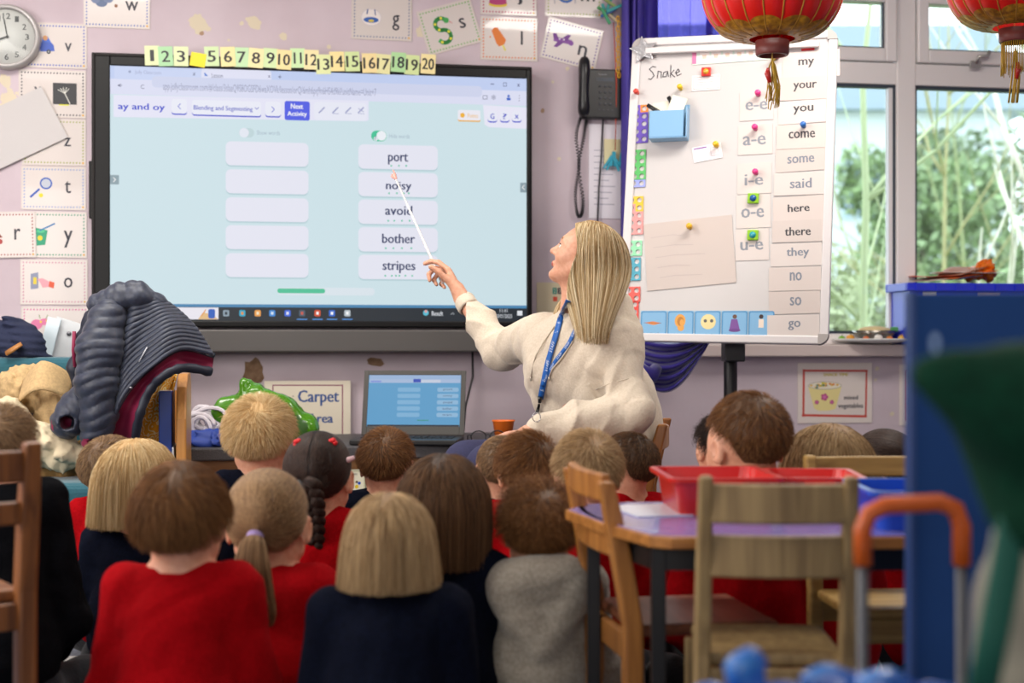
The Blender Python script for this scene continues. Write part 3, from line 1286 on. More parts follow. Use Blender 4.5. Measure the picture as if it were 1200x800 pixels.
class DP(PX):
    """print on the display: photo pixel -> display plane"""

    def p(self, x, y):
        a, b = wall_at(x, y, DD)
        return (a - s, b - (zt + zb) / 2)

    def rect(self, x0, y0, x1, y1, c, r=0.0):
        c = self._c(c)
        xm, ym = (x0 + x1) / 2, (y0 + y1) / 2
        a, b = self.p(x0, ym)[0], self.p(x1, ym)[0]
        e, f = self.p(xm, y1)[1], self.p(xm, y0)[1]
        a, b, e, f = max(a, sL), min(b, sR), max(e, zB), min(f, zT)
        if r:
            self.mb.rrect(a, e, b, f, r * self.kx, self.y, c)
        else:
            self.mb.rect(a, e, b, f, self.y, c)

    def text(self, st, x0, y0, x1, y1, c, bold=0.0):
        c = self._c(c)
        xm, ym = (x0 + x1) / 2, (y0 + y1) / 2
        self.mb.text(st, self.p(x0, ym)[0], self.p(xm, y1)[1], self.p(x1, ym)[0], self.p(xm, y0)[1], self.y, c, bold * self.kx)

    def disc(self, x, y, r, c, ry=None, n=14):
        c = self._c(c)
        q = self.p(x, y)
        self.mb.disc(q[0], q[1], r * self.kx, self.y, c, n, (ry or r) * self.kz)


D = DP(m, kx, kz, 0, 0, -DD + .0008, 2e-5, lambda c: screen(c, 0.95))
yt = lambda x: 75 + (x - 129) * 19 / 488.0               # top edge of the picture, in photo pixels
xs = [129, 251, 373, 495, 617]


def band(h0, h1, c):
    """strip parallel to the top edge of the lit picture; heights measured at the left"""
    a = wall_at(129, 75, DD)[1]
    zz0 = wall_at(129, 75 + h0, DD)[1] - (zt + zb) / 2
    zz1 = wall_at(129, 75 + h1, DD)[1] - (zt + zb) / 2
    D.y -= D.step
    D.mb.rect(sL, max(zz1, zB), sR, min(zz0, zT), D.y, screen(c, 0.95))


band(0, 17, 'c3d2f6')
band(17, 35, 'dfe2f8')
D.rect(134, 77, 236, 94, 'ccd8f8', 2)
D.rect(236, 80, 318, 96, 'e4e6fa', 3)
D.rect(178, 95, 565, 108, 'd2d8f2', 5)
for i, (tx, bb_, c) in enumerate([
        ('Jolly Classroom', (158, 82.5, 189, 88), 'a3abcf'), ('x', (226, 85, 229, 88.5), '3f4468'), ('Lesson', (248, 86, 261, 91), '5a5f80'),
        ('x', (314, 88, 317, 91), '3f4468'), ('+', (326, 88, 330, 92), '3f4468')]):
    D.text(tx, *bb_, c)
D.disc(152, 84, 1.6, '9aa6c8')
D.poly([(239, 85), (240, 85), (244, 89), (240, 89)], '5a86d8')
D.text('<', 138, 98, 142, 102, '5a5f80')
D.line([(138, 100), (143, 100)], .7, '5a5f80')
D.text('C', 165, 99, 169, 104, '5a5f80')
D.text('app.jollyclassroom.com/#/class/3slaaQ9S8OGSFD6waXOVk/lesson/orQ/6mh6pq9n6HS4d9kl?unitName=Unit+7', 191, 100, 441, 111.5, '989cba')
D.text('-', 575, 98, 579, 99, '4a4f78')
D.line([(590, 97), (593.5, 97), (593.5, 101), (590, 101), (590, 97)], .6, '4a4f78')
D.text('x', 606, 98, 609.5, 101.5, '4a4f78')
D.line([(566, 112), (571, 112), (571, 116), (566, 116), (566, 112)], .6, '5a5f80')
D.text('*', 576, 111, 581, 117, '5a5f80')
D.disc(596, 112.5, 1.6, '2f62c8')
D.rect(593.6, 114.5, 598.6, 117.5, '2f62c8', 1)
for q in (112, 115, 118):
    D.disc(608.5, q, .6, '5a5f80', n=8)
# application bar
D.poly([(133, 111), (432, 118), (432, 140.5), (429, 142), (133, 137)], 'e9e9fb')
D.text('ay and oy', 138.5, 121, 193, 131, '3f4fd0', 0.35)


def btn(x0, y0, x1, y1, base, under, r=3):
    D.rect(x0, y0 + 1.6, x1, y1 + 1.6, under, r)
    D.rect(x0, y0, x1, y1, base, r)


btn(201, 116, 219, 133, 'eef0fc', '3f4fd0')
D.line([(211.5, 121.5), (208.6, 124.5), (211.5, 127.5)], .8, '3f4fd0')
btn(225, 118, 306, 135, 'eef0fc', '3f4fd0')
D.text('Blending and Segmenting', 227, 124, 296, 131, '5560c8', .12)
D.line([(299, 126), (301, 128), (303, 126)], .8, '5560c8')
btn(311, 119, 329, 136, 'eef0fc', '3f4fd0')
D.line([(318.5, 125), (321.5, 128), (318.5, 131.5)], .8, '3f4fd0')
D.rect(333.5, 118.5, 363, 141, '4a5ae8', 2.5)
D.text('Next', 341, 121.5, 355, 127.5, 'ffffff', .2)
D.text('Activity', 337, 130.5, 359.5, 137.5, 'ffffff', .2)
D.rect(368, 120, 430, 141, 'eceefb', 4)
for i, q in enumerate((377, 393, 408, 423)):
    D.line([(q - 3, 132), (q + 3, 126)], 1.6, '9ea3cc')
    if i:
        D.line([(q - 3, 133), (q + 4, 133.4)], .6, '9ea3cc')
    if i == 3:
        D.line([(q - 3, 127), (q + 3, 131)], .9, '9ea3cc')
btn(536.5, 129, 563, 141, 'f0eff8', 'eeb040', 2)
D.disc(542, 135, 3.3, 'f3b42c', n=5)
D.text('Points', 548, 133, 560, 138, 'f0c890', .1)
D.poly([(566, 123), (617, 126), (617, 151), (573, 149), (568, 146)], 'ecebfb')
for q, ch in ((577, 'G'), (591.5, '?'), (605.5, 'x')):
    btn(q - 5.5, 130, q + 5.5, 142, 'eceefb', '3f4fd0', 3)
    D.text(ch, q - 2.3, 133 if ch != 'x' else 134.5, q + 2.3, 139.5 if ch != 'x' else 139, '4350c8', .2)
# lesson content
D.rect(280, 150, 298, 161, 'c3dadf', 5.5)
D.disc(286, 155.5, 5.6, 'e8edf8')
D.text('Show words', 301, 153, 328, 158, 'a9bccb')
D.rect(435, 153, 453, 165.5, '3fc79a', 6)
D.disc(447, 159, 5.8, 'f2f6fc')
D.disc(440.5, 162.5, 2.6, 'dfe8ee')
D.line([(440, 163), (440, 159.6)], .8, '7a8a9a')
D.text('Hide words', 456, 157, 480, 162, 'a9bccb')
for i in range(5):
    y0 = 166.5 + 32.6 * i
    D.rect(264.5, y0 + 1.4, 361.5, y0 + 29.6, 'b7d3da', 6)
    D.rect(264.5, y0, 361.5, y0 + 28, 'eaebf8', 6)
words = [('port', (455, 180, 478, 193), (458.5, 467.5, 476)), ('noisy', (452.5, 213, 482, 225), (456, 465, 473, 479)), ('avoid', (451.5, 241, 483, 252), (455, 462, 471, 480)),
         ('bother', (448, 274, 486, 285), (452, 461, 471, 482)), ('stripes', (448.5, 306, 486.5, 320), (451.5, 459, 464, 468, 475, 483))]
for i, (wd, bb_, dots) in enumerate(words):
    y0 = 170 + 32.2 * i
    D.rect(420, y0 + 1.4, 513, y0 + 30, 'b7d3da', 6)
    D.rect(420, y0, 513, y0 + 28.4, 'eaebf8', 6)
    D.text(wd, *bb_, '2f3b66', .35)
    for q in dots:
        D.disc(q, y0 + 24.2, 1.1, '45c79c', n=8)
D.rect(325, 337, 439, 346, 'dfeaf2', 4)
D.rect(325, 338, 381, 343.5, '4fc59b', 2.5)
D.rect(129, 205, 139.5, 216, '8fa4ad', 1)
D.line([(133, 208), (135.5, 210.5), (133, 213)], .8, 'ffffff')
D.rect(609.5, 214, 617, 225.5, '8fa4ad', 1)
D.line([(614.5, 217), (612, 219.5), (614.5, 222)], .8, 'ffffff')
# desktop strip and taskbar
zz = wall_at(190, 356, DD)[1] - (zt + zb) / 2
D.y -= D.step
D.mb.rect(sL, zB, sR, zz, D.y, screen('4f93c4', .8))
zz = wall_at(190, 359.5, DD)[1] - (zt + zb) / 2
D.y -= D.step
D.mb.rect(sL, zB, sR, zz, D.y, screen('22303c', .6))
D.rect(150, 360, 256, 374, 'f0edf6')
D.text('search', 195.5, 364.5, 212, 370, '5a5a66')
D.poly([(232, 374), (238, 366), (248, 368), (256, 374)], 'e8c08a')
D.line([(236, 370), (241, 363)], 1.2, 'e8963a')
D.rect(244, 362, 252, 373, '2f62c0', 2)
for x, c, c2 in ((265, '8fa2b0', '22303c'), (284, '2fa6c8', 'e8963a'), (302, 'f0a24a', 'f5e8c8'), (319, '3a8ad8', 'd8e6f4'), (337, '3a6ae0', 'e8e8f8'), (354, '4a5a6a', 'd05a4a'), (372, 'd8502a', 'ffffff'), (389, '2f6ad0', 'ffffff'), (407, 'b9c4cc', 'ffffff')):
    D.rect(x - 3.6, 363.2, x + 3.6, 370.6, c, 1.5)
    D.rect(x - 1.4, 365.2, x + 1.4, 368.6, c2)
for x in (354, 372, 389, 407):
    D.rect(x - 6, 373.4, x + 6, 374.6, '4f93e0')
D.disc(499, 366.4, 3.4, '5ac0d8')
D.disc(499, 364.6, 1.7, 'e8a0a0')
D.text('Result', 506, 364.5, 519, 369.8, 'dfe4ea', .12)
D.line([(528.5, 368.4), (530.4, 366.4), (532.3, 368.4)], .5, 'cfd6dc')
D.text('11:41', 585.5, 361.8, 594.5, 366, 'dfe4ea')
D.text('20/01/2025', 580.5, 368, 600, 372.6, 'dfe4ea')
D.rect(606, 364, 612, 369.6, 'e4e8ee')
D.line([(571.5, 368), (575, 364.6)], 1.2, 'aab4bc')
m.build('screen_picture', pan)
# tray and speaker bar under the display
ta, tb = wall_at(208, 386, .1), wall_at(560, 412, .1)
bar = tag(MB().bx(0, tb[0] - ta[0] + .1, -.13, -.012, 0, ta[1] - tb[1], mat('speaker_bar_grey', '5c5957', 0.45, metal=0.2)).build('speaker_bar', loc=WP(ta[0] - .05, 0, tb[1]), rot=(0, 0, PHI), bevel=.006), 'dark grey speaker bar mounted below the display', 'speaker')
t0 = wall_at(260, 384, .06)

# number cards along the top edge of the display
PALE = ['dbe6b4', 'aad6a6', 'dbe8b6', None, 'cfe4b0', 'f0e2a4', 'c3e4b4', 'f2e6ae', 'd3e8b2', 'f2dfa2', 'cdeab4', 'f2e4ae', 'e0e8ac', 'f4e2a0', 'd2e4a4', 'f0dca0', 'e6e2a8', 'b0dca0', 'd2e2a2', 'f2e2a6']
NW = 'one two three four five six seven eight nine ten eleven twelve thirteen fourteen fifteen sixteen seventeen eighteen nineteen twenty'.split()
pos = [(178, 64), (194, 65), (212, 65), (232, 69), (248, 65), (267, 65.5), (283, 66), (300, 67), (317, 67), (333, 69), (349, 67), (365, 69), (379, 74.5), (395, 71), (413, 71), (433, 73), (449, 74), (467, 72), (483, 75), (502, 74)]
rr = random.Random(4)
for i in range(20):
    x, y = pos[i]
    num = str(i + 1)
    y += 0.5
    s_, z_, kx_, kz_ = px_box(x - 8, y - 11, x + 8, y + 11, DD + .02)
    yel = i == 3
    w2, h2 = ((9, 8) if yel else (8.6, 11.5))
    nm = 'yellow sticky note stuck over the place of number 4' if yel else 'pale %s card with a handwritten %s on top of the display' % ('green' if PALE[i] in ('dbe6b4', 'aad6a6', 'dbe8b6', 'cfe4b0', 'c3e4b4', 'd3e8b2', 'cdeab4', 'b0dca0', 'd2e4a4', 'd2e2a2', 'e0e8ac') else 'yellow', NW[i])
    t = on_wall('sticky_note' if yel else 'number_card', nm, 'card', s_, z_, DD + .012 + .0016 * (i % 2) + (.003 if i == 12 else 0), 'number cards on the display', rr.uniform(-4, 4) if not yel else 8)
    MB().bx(-w2 * kx_, w2 * kx_, 0, .0008, -h2 * kz_, h2 * kz_, ink('f0dc1e') if yel else mat('card_' + PALE[i], PALE[i], .6)).build('paper', t)
    if not yel:
        q = MB()
        P = PX(q, kx_, kz_, 0, 0, -.0004)
        wd = 2.0 if num == '1' else (4.6 if i < 9 else 6.8)
        if num == '11':
            wd = 4.4
        P.text(num, -wd, -6.6, wd, 6.6, '24242a', .35)
        q.build('numeral', t)

# ---------------------------------------------------------------- telephone
s_, z_, kx_, kz_ = px_box(684, 80, 728, 140, .04)
ph = on_wall('wall_telephone', 'black corded wall telephone with grey keys', 'telephone', s_, z_, 0)
BPL = mat('phone_black', '17171a', 0.35)
w2, h2 = 22 * kx_, 29 * kz_
MB().prism([(-w2 - .01, -h2), (w2 + .03, -h2), (w2 + .03, h2), (-w2 - .01, h2)], -.045, 0, BPL).build('body', ph, bevel=.006)
q = MB()
P = PX(q, kx_, kz_, 706, 110, -.0455)
P.rect(698, 91, 719, 95.6, '3e4650')
P.text('Panasonic', 701, 86.4, 711, 88.2, 'a8a8ac')
q.build('display_window', ph)
for r_ in range(4):
    for c_ in range(3):
        MB().box(((703 + c_ * 6 - 706) * kx_, -.047, -(101 + r_ * 7 - 110) * kz_), (.011, .006, .009), mat('phone_key', '55555a', .5)).build('key', ph, bevel=.002, seg=1)
q = MB()
for c_ in range(4):
    q.box(((702 + c_ * 5 - 706) * kx_, -.046, -(129 - 110) * kz_), (.009, .004, .004), mat('phone_key', '55555a', .5))
q.build('memory_keys', ph)
hx = (682.5 - 706) * kx_
MB().tube([(hx, -.06, (110 - 138) * kz_), (hx - .004, -.085, (110 - 130) * kz_), (hx - .004, -.075, 0), (hx, -.085, (110 - 78) * kz_), (hx + .002, -.06, (110 - 70) * kz_)], [.026, .034, .022, .034, .024], BPL, 16, flat=.8, up=(1, 0, 0)).build('handset', ph, sub=1)
crd = MB()
pts, n = [], 620
base = [((681 - 706) * kx_, 110 - 138), ((676 - 706) * kx_, 110 - 160), ((679 - 706) * kx_, 110 - 195), ((675 - 706) * kx_, 110 - 225), ((677 - 706) * kx_, 110 - 250), ((682 - 706) * kx_, 110 - 253), ((685 - 706) * kx_, 110 - 235), ((680 - 706) * kx_, 110 - 195), ((686 - 706) * kx_, 110 - 160), ((689 - 706) * kx_, 110 - 140)]
bp = [Vector((a, -.03, b * kz_)) for a, b in base]
for i in range(n):
    u = i / (n - 1) * (len(bp) - 1.001)
    k = int(u)
    f = u - k
    p0, p1, p2, p3 = bp[max(k - 1, 0)], bp[k], bp[min(k + 1, len(bp) - 1)], bp[min(k + 2, len(bp) - 1)]
    c = 0.5 * ((2 * p1) + (p2 - p0) * f + (2 * p0 - 5 * p1 + 4 * p2 - p3) * f * f + (3 * p1 - p0 - 3 * p2 + p3) * f ** 3)
    a = i * 2 * PI / 7
    pts.append(c + Vector((math.cos(a) * .006, math.sin(a) * .006 + (.014 if i > n / 2 else 0), 0)))
crd.tube(pts, .0022, BPL, 5)
crd.build('coiled_cord', ph)
tag(MB().tube([WP(wall_at(706, 139)[0], .012, wall_at(706, 139)[1]), WP(wall_at(704, 180)[0], .014, wall_at(704, 180)[1]), WP(wall_at(701, 220)[0], .014, wall_at(701, 220)[1]), WP(wall_at(698, 300)[0], .014, wall_at(698, 300)[1])], .0035, BPL, 8).build('phone_cable'), 'thin black cable running down from the telephone', 'cable')

# notices
def notice(name, x0, y0, x1, y1, label, colr='e2dce4', lines=(), d=0.003, cat='notice'):
    s_, z_, kx_, kz_ = px_box(x0, y0, x1, y1, d)
    t = on_wall(name, label, cat, s_, z_, d)
    MB().bx(-(x1 - x0) / 2 * kx_, (x1 - x0) / 2 * kx_, -.001, .001, -(y1 - y0) / 2 * kz_, (y1 - y0) / 2 * kz_, mat('sheet_' + colr, colr, .5)).build('sheet', t)
    q = MB()
    P = PX(q, kx_, kz_, (x0 + x1) / 2, (y0 + y1) / 2, -.0012)
    for l in lines:
        l(P)
    if lines:
        q.build('print', t)
    return t


notice('wall_notice', 690, 146, 742, 256, 'white typed notice pinned below the telephone', lines=[lambda P: [P.rect(696, 176 + 7 * i, 712 + (i * 7) % 11, 177 + 7 * i, 'a8a4b4') for i in range(10)]])
notice('number_poster', 629, 331, 668, 392, 'cream number poster half hidden behind the teacher', 'd9cbaa', [lambda P: (P.rect(647.5, 337, 652.5, 344.5, '2f8f80', .6), P.rect(653.5, 337, 658.5, 344.5, '4a3a48', .6), P.rect(648, 347.5, 653, 353, 'd8523a', .6), P.text('2', 648.8, 338.5, 651.2, 343, 'd9cbaa'), P.text('3', 654.8, 338.5, 657.2, 343, 'd9cbaa'))])
nt_ = notice('paper_label', 708, 163, 727, 192, 'cream card clipped below the telephone by turquoise pegs', 'd8cda2', d=.012, cat='card')


def veg(P):
    P.line([(942.5, 434), (1016, 434.5)], 2.2, 'cc4a3e')
    P.line([(942, 433), (941.5, 487)], 2.4, 'cc4a3e')
    P.line([(1015.5, 434), (1014.5, 488)], 2.0, 'cc4a3e')
    P.line([(940.5, 486), (1015, 488)], 2.6, 'cc4a3e')
    P.text('SNACK TIME', 965, 437, 994, 440.5, 'c9b64a', .2)
    P.poly([(947, 453), (986, 453), (979, 479), (971, 481), (959, 481), (954, 478)], 'efe09a')
    P.disc(966.5, 451.5, 20, 'b9b2a6', 4.8)
    P.disc(966.5, 451.5, 19, 'efe6d0', 4.0)
    r2 = random.Random(2)
    for i in range(22):
        a = r2.uniform(0, 6.28)
        rad = r2.uniform(0, 1)
        P.disc(966.5 + 16 * rad * math.cos(a), 451.5 + 3 * rad * math.sin(a), 1.8, ['e6b83a', '4f7f74', 'e8862e', 'd8c83a'][i % 4], 1.1, 7)
    for x, y, r_ in ((966, 465, 4.4), (957, 471, 2.6), (974.5, 471, 2.6)):
        for k in range(5):
            a = k * 1.257
            P.disc(x + r_ * .6 * math.cos(a), y + r_ * .6 * math.sin(a), r_ * .42, 'c04a86', n=8)
        P.disc(x, y, r_ * .5, 'd87ab0', n=8)
    P.text('mixed', 989, 463, 1005, 468, '4a4a52', .1)
    P.text('vegetables', 982, 472.5, 1011, 479.5, '4a4a52', .1)


notice('snack_poster', 935, 425, 1022, 495.5, 'mixed vegetables snack poster with a yellow pot in a red border', 'e6dad2', [veg], cat='poster')
notice('snack_poster', 1054, 427, 1141, 498, 'red bordered fruit poster beside the mixed vegetables one', 'e6dad2', [lambda P: (P.line([(1062, 434), (1062, 492)], 1.6, 'cc4a3e'), P.line([(1062, 434), (1135, 434)], 1.6, 'cc4a3e'), P.line([(1135, 434), (1135, 492)], 1.6, 'cc4a3e'), P.text('Fruit', 1064.5, 469, 1081, 475, '33333a', .2))], cat='poster')

# torn brown paper patches under the display
for k, (px, py, rx, ry, lb) in enumerate(((297, 436, 13, 19, 'large torn brown patch on the wall above the green bag'), (440, 424, 11, 6, 'small brown torn patch above the laptop'))):
    s_, z_, kx_, kz_ = px_box(px - rx, py - ry, px + rx, py + ry)
    r2 = random.Random(k + 3)
    o = on_wall('torn_patch', lb, 'patch', s_, z_, 0)
    pg = []
    for i in range(18):
        a = 2 * PI * i / 18
        q_ = r2.uniform(.72, 1.08)
        pg.append((rx * kx_ * q_ * math.cos(a), ry * kz_ * q_ * math.sin(a)))
    MB().prism(pg[::-1], -.0015, 0.001, mat('torn_brown', '94765c', .9, bump=.5, color2='7a5c44', scale=40)).build('torn_layer', o)

# Carpet Area sign standing on the unit
def sign_print(P):
    fr_ = '8a3a5e'
    P.line([(320, 451), (401.5, 451.5)], 1.3, fr_)
    P.line([(320, 450.5), (320, 509)], 1.3, fr_)
    P.line([(401.5, 451), (401.5, 509)], 1.3, fr_)
    P.text('Carpet', 349.5, 457, 397, 475.5, '34528e', .5)
    P.text('Area', 361, 484.5, 390, 495.5, '34528e', .5)
    P.disc(343.5, 464, .8, '8a7a6a')


notice('area_sign', 310, 446, 411, 512, 'cream Carpet Area sign with blue letters leaning on the wall', 'e2d8c4', [sign_print], d=.03, cat='sign')
# ================================================================= whiteboard on its stand
BO = Vector((0.73459, 4.95, CAMZ + 0.52880))
BM = Matrix.Rotation(-0.29707, 3, 'Z') @ Matrix.Rotation(-0.14663, 3, 'X') @ Matrix.Rotation(0.017816, 3, 'Y')
BW, BH = 0.7093, 1.0777
BE = BM.to_euler()


def board_at(px, py, d=0.0):
    r = Vector(((px - 600) / FPX, 1, -(py - 400) / FPX))
    n = BM @ Vector((0, 1, 0))
    o = BO - n * d
    c = Vector((0, 0, CAMZ))
    t = (o - c).dot(n) / r.dot(n)
    q = BM.transposed() @ (c + r * t - BO)
    return q.x, q.z


def bpos(x, d, z):
    return BO + BM @ Vector((x, -d, z))


board = thing('whiteboard', 'white magnetic whiteboard on a black stand in front of the window', 'whiteboard', (BO.x, BO.y, 0))
BL = Matrix.Translation(BO - Vector((BO.x, BO.y, 0))) @ BM.to_4x4()
WBF = mat('board_frame_white', 'dad6d6', 0.3)
m = MB()
hw, hh = BW / 2, BH / 2
m.bx(-hw + .01, hw - .01, 0.0, .018, -hh + .01, hh - .01)
b_ = m.build('writing_surface', board, mat('board_white', 'cfcccb', 0.2, coat=0.3))
b_.matrix_local = BL
m = MB()
for c in ((-hw, -hw + .03, -hh + .03, hh - .03), (hw - .03, hw, -hh + .03, hh - .03), (-hw + .03, hw - .03, -hh, -hh + .028), (-hw + .03, hw - .03, hh - .028, hh)):
    m.bx(c[0], c[1], -.008, .022, c[2], c[3], WBF)
b_ = m.build('board_frame', board, bevel=.004)
b_.matrix_local = BL
for a_, c_ in ((-1, -1), (-1, 1), (1, -1), (1, 1)):
    m = MB()
    q = [(0, 0), (.034, 0), (.034, .012), (.012, .034), (0, .034)]
    q = []
    for i in range(7):
        an = R(90 * i / 6)
        q.append((.034 * math.sin(an) , .034 * math.cos(an)))
    q = [(0, 0)] + q
    pg = [(a_ * (hw - .034 + x), c_ * (hh - .034 + z)) for x, z in q]
    if a_ * c_ < 0:
        pg = pg[::-1]
    m.prism(pg, -.011, .024, mat('corner_grey', 'a9a3a0', 0.4))
    m.build('corner_cap', board).matrix_local = BL
m = MB().bx(-hw + .05, hw - .06, -.02, -.004, hh - .062, hh - .04, WBF)
m.build('clip_rail', board, bevel=.003).matrix_local = BL
STB = mat('stand_black', '151517', 0.4)
ps = at(856, 420, 5.12)
bx_, by_ = ps.x - BO.x, ps.y - BO.y
MB().tube([(bx_, by_, .06), (bx_, by_, 1.25)], .024, STB, 16).build('pole', board)
MB().box((bx_, by_ - .06, .85), (.07, .1, .08), STB).build('bracket', board, bevel=.005)
for k in range(5):
    a = 2 * PI * k / 5 + .4
    lg = MB().tube([(bx_, by_, .09), (bx_ + .28 * math.cos(a), by_ + .28 * math.sin(a), .06)], [.022, .015], STB, 8).build('stand_leg', board)
    MB().ball((bx_ + .28 * math.cos(a), by_ + .28 * math.sin(a), .028), .027, STB, 10).build('castor', lg)


def on_board(name, label, cat, px, py, d=.002, roll=0.0, group=None):
    x, z = board_at(px, py)
    mm = BM @ Matrix.Rotation(R(roll), 3, 'Y')
    return thing(name, label, cat, bpos(x, d, z), group=group, rot=mm.to_euler())


def bk(px, py):
    a = board_at(px - 5, py)
    b = board_at(px + 5, py)
    c = board_at(px, py - 5)
    e = board_at(px, py + 5)
    return (b[0] - a[0]) / 10, (c[1] - e[1]) / 10


def bcard(name, label, cat, x0, y0, x1, y1, colr='efe9e6', draw=None, d=.0015, roll=0.0, group=None, th=.0008, rough=.5):
    cx, cy = (x0 + x1) / 2, (y0 + y1) / 2
    kx_, kz_ = bk(cx, cy)
    t = on_board(name, label, cat, cx, cy, d + th, roll, group)
    MB().bx(-(x1 - x0) / 2 * kx_, (x1 - x0) / 2 * kx_, 0, th, -(y1 - y0) / 2 * kz_, (y1 - y0) / 2 * kz_, mat('bcard_' + colr, colr, rough)).build('card_sheet', t)
    if draw:
        q = MB()
        draw(PX(q, kx_, kz_, cx, cy, -.0002))
        q.build('print', t)
    return t


WORDS = [('my', 936, 984, 58, 89, 936, 954, 69, 79), ('your', 913, 971, 90, 116.5, 930, 957, 97, 107), ('you', 912, 970, 117.5, 144, 930, 953, 124, 134), ('come', 910, 969, 145.5, 172, 924.5, 955, 154, 162), ('some', 909, 968, 173, 200, 923, 954, 183, 191), ('said', 907, 967, 202, 228, 926, 951, 209, 220.5), ('here', 906, 966, 230, 257, 923.5, 948.5, 239, 248), ('there', 905, 965, 258, 283, 920, 950, 266, 276), ('they', 903, 963, 285, 311, 922, 948, 290, 303), ('no', 901, 962, 313, 338.5, 926, 939.5, 319, 329), ('so', 901, 961, 341, 367, 926, 939, 348, 358), ('go', 899, 960, 369, 396, 924, 938, 376, 387)]
for i, (wd, x0, x1, y0, y1, a, b, c, e) in enumerate(WORDS):
    ink_ = '3a3a40' if wd in ('my', 'your', 'come', 'here', 'there', 'you') else '7a8290'
    if i == 0:
        x0, y0 = 917, 60
    bcard('word_card', 'off-white card printed with the word %s on the whiteboard' % wd, 'card', x0, y0, x1, y1 + (2 if i % 3 == 0 else .5), ['d0c5bf', 'ccc1bb', 'd3cac5'][i % 3], lambda P, wd=wd, a=a, b=b, c=c, e=e, ink_=ink_: P.text(wd, a, c, b, e, ink_, .35), d=.0015 + .0012 * (i % 2), roll=-2.2 + [0, .8, -.5, .4, -1, .6, -1.2, .4, 0, .3, -.2, .5][i], group='word cards down the right of the whiteboard')
SPLT = [('e-e', 867, 906, 107, 141, 874, 899, 119, 129), ('a-e', 865, 905, 146, 181, 871, 897, 159, 170), ('i-e', 864, 904, 191, 227, 873, 894, 204, 217), ('o-e', 863, 903, 228, 267, 869, 895, 244, 255), ('u-e', 862, 901, 268, 305, 868, 894, 283, 293)]
for i, (wd, x0, x1, y0, y1, a, b, c, e) in enumerate(SPLT):
    bcard('sound_card', 'white card printed %s held on the whiteboard by a magnet' % wd, 'card', x0, y0, x1, y1, 'd4cbc6', lambda P, wd=wd, a=a, b=b, c=c, e=e: P.text(wd, a, c, b, e, '8a8f98', .5), d=.0012, roll=-2.2, group='split vowel cards')


def magnet(px, py, colr, label, r_=3.6, star=False):
    kx_, kz_ = bk(px, py)
    t = on_board('magnet', label, 'magnet', px, py, .003, group='magnets on the whiteboard')
    Mr = Matrix.Rotation(R(90), 3, 'X')
    g = mat('magnet_' + colr, colr, 0.3)
    r = r_ * kx_
    if star:
        MB().box((0, -.005, 0), (r * 3.3, .01, r * 3.1), g).build('plate', t, bevel=.003)
        MB().lathe([(r, .008), (r * .9, .014), (0.0001, .015)], mat('magnet_' + star, star, .2), 14, M=Mr, closed=False).build('knob', t)
    else:
        MB().lathe([(r * .8, 0), (r * .8, .004), (r * .55, .006), (r * .55, .014), (r, .018), (r, .024), (r * .7, .029), (0.0001, .03)], g, 18, M=Mr).build('knob', t)


magnet(889, 111, 'e03a86', 'pink magnet on the e-e card')
magnet(885.5, 151, 'e03a86', 'pink magnet on the a-e card')
magnet(886, 203, 'e03a86', 'pink magnet on the i-e card')
magnet(942, 148, '2a6ab8', 'blue magnet above the word come')
magnet(911, 67, 'd84a5a', 'rose magnet just left of the word my', 3.2)
magnet(906.5, 69.5, 'e8c62c', 'yellow magnet just left of the word my', 3.2)
magnet(798, 104, 'e6c024', 'yellow magnet above the blue tray', 3.2)
magnet(747, 109.5, 'd8483a', 'small red magnet near the board top left', 3.2)
magnet(883, 233, '8ac02a', 'green square magnet with a dark blue stud', 4, '1f5a9a')
magnet(882.5, 276, '8ac02a', 'green square magnet with a turquoise stud', 4, '2f9aa8')
magnet(828, 85, 'd8362e', 'red flower magnet holding the small white label', 3.4, 'e0a83a')
magnet(840, 171, 'e6b81e', 'yellow peg magnet holding the tilted label', 3.6)
magnet(809, 266.5, 'e6b02a', 'yellow peg magnet pinning the large paper', 3.6)
bcard('red_label', 'small red label above the word my', 'label', 939, 52, 954.5, 59.5, 'cf2f36', roll=-2)
bcard('white_label', 'small white label under the red flower magnet', 'label', 811, 88, 844, 106, 'efe9e8', lambda P: (P.line([(813, 90), (842, 90), (842, 104), (813, 104), (813, 90)], .6, 'a9a3a6'), [P.rect(817, 93 + 3 * i, 838 - i * 2, 93.7 + 3 * i, 'b5adb4') for i in range(3)]), roll=-2)
bcard('white_label', 'tilted white label with a purple line under the yellow peg magnet', 'label', 812, 170, 846, 188, 'efe9ec', lambda P: (P.rect(814, 171.5, 829, 173, '8a56a8'), P.line([(833, 174), (842, 174), (842, 184), (833, 184), (833, 174)], .5, 'b5adb4')), roll=-10)
bcard('paper_sheet', 'large handwritten paper pinned askew on the whiteboard', 'paper', 756, 257, 860, 336, 'c9bdb6', lambda P: [P.line([(764 + 2 * i, 274 + 12 * i), (790, 273 + 12 * i), (800 + (i * 13) % 31, 275 + 12 * i)], .6, 'b9acaa') for i in range(5)], d=.002, roll=-6)
bcard('timetable_strip', 'green and pink bordered strip of picture squares at the board top', 'strip', 811, 57, 903, 73, 'd9ece0', lambda P: (P.rect(811, 58, 816, 72, 'd87aa6'), [P.rect(820 + 13.6 * i, 59, 831.5 + 13.6 * i, 71, 'f2efec') for i in range(6)], [P.rect(823 + 13.6 * i, 62, 828 + 13.6 * i, 67, 'e2c8b8') for i in range(5)]), roll=-2)
SK = '7fb2d8'


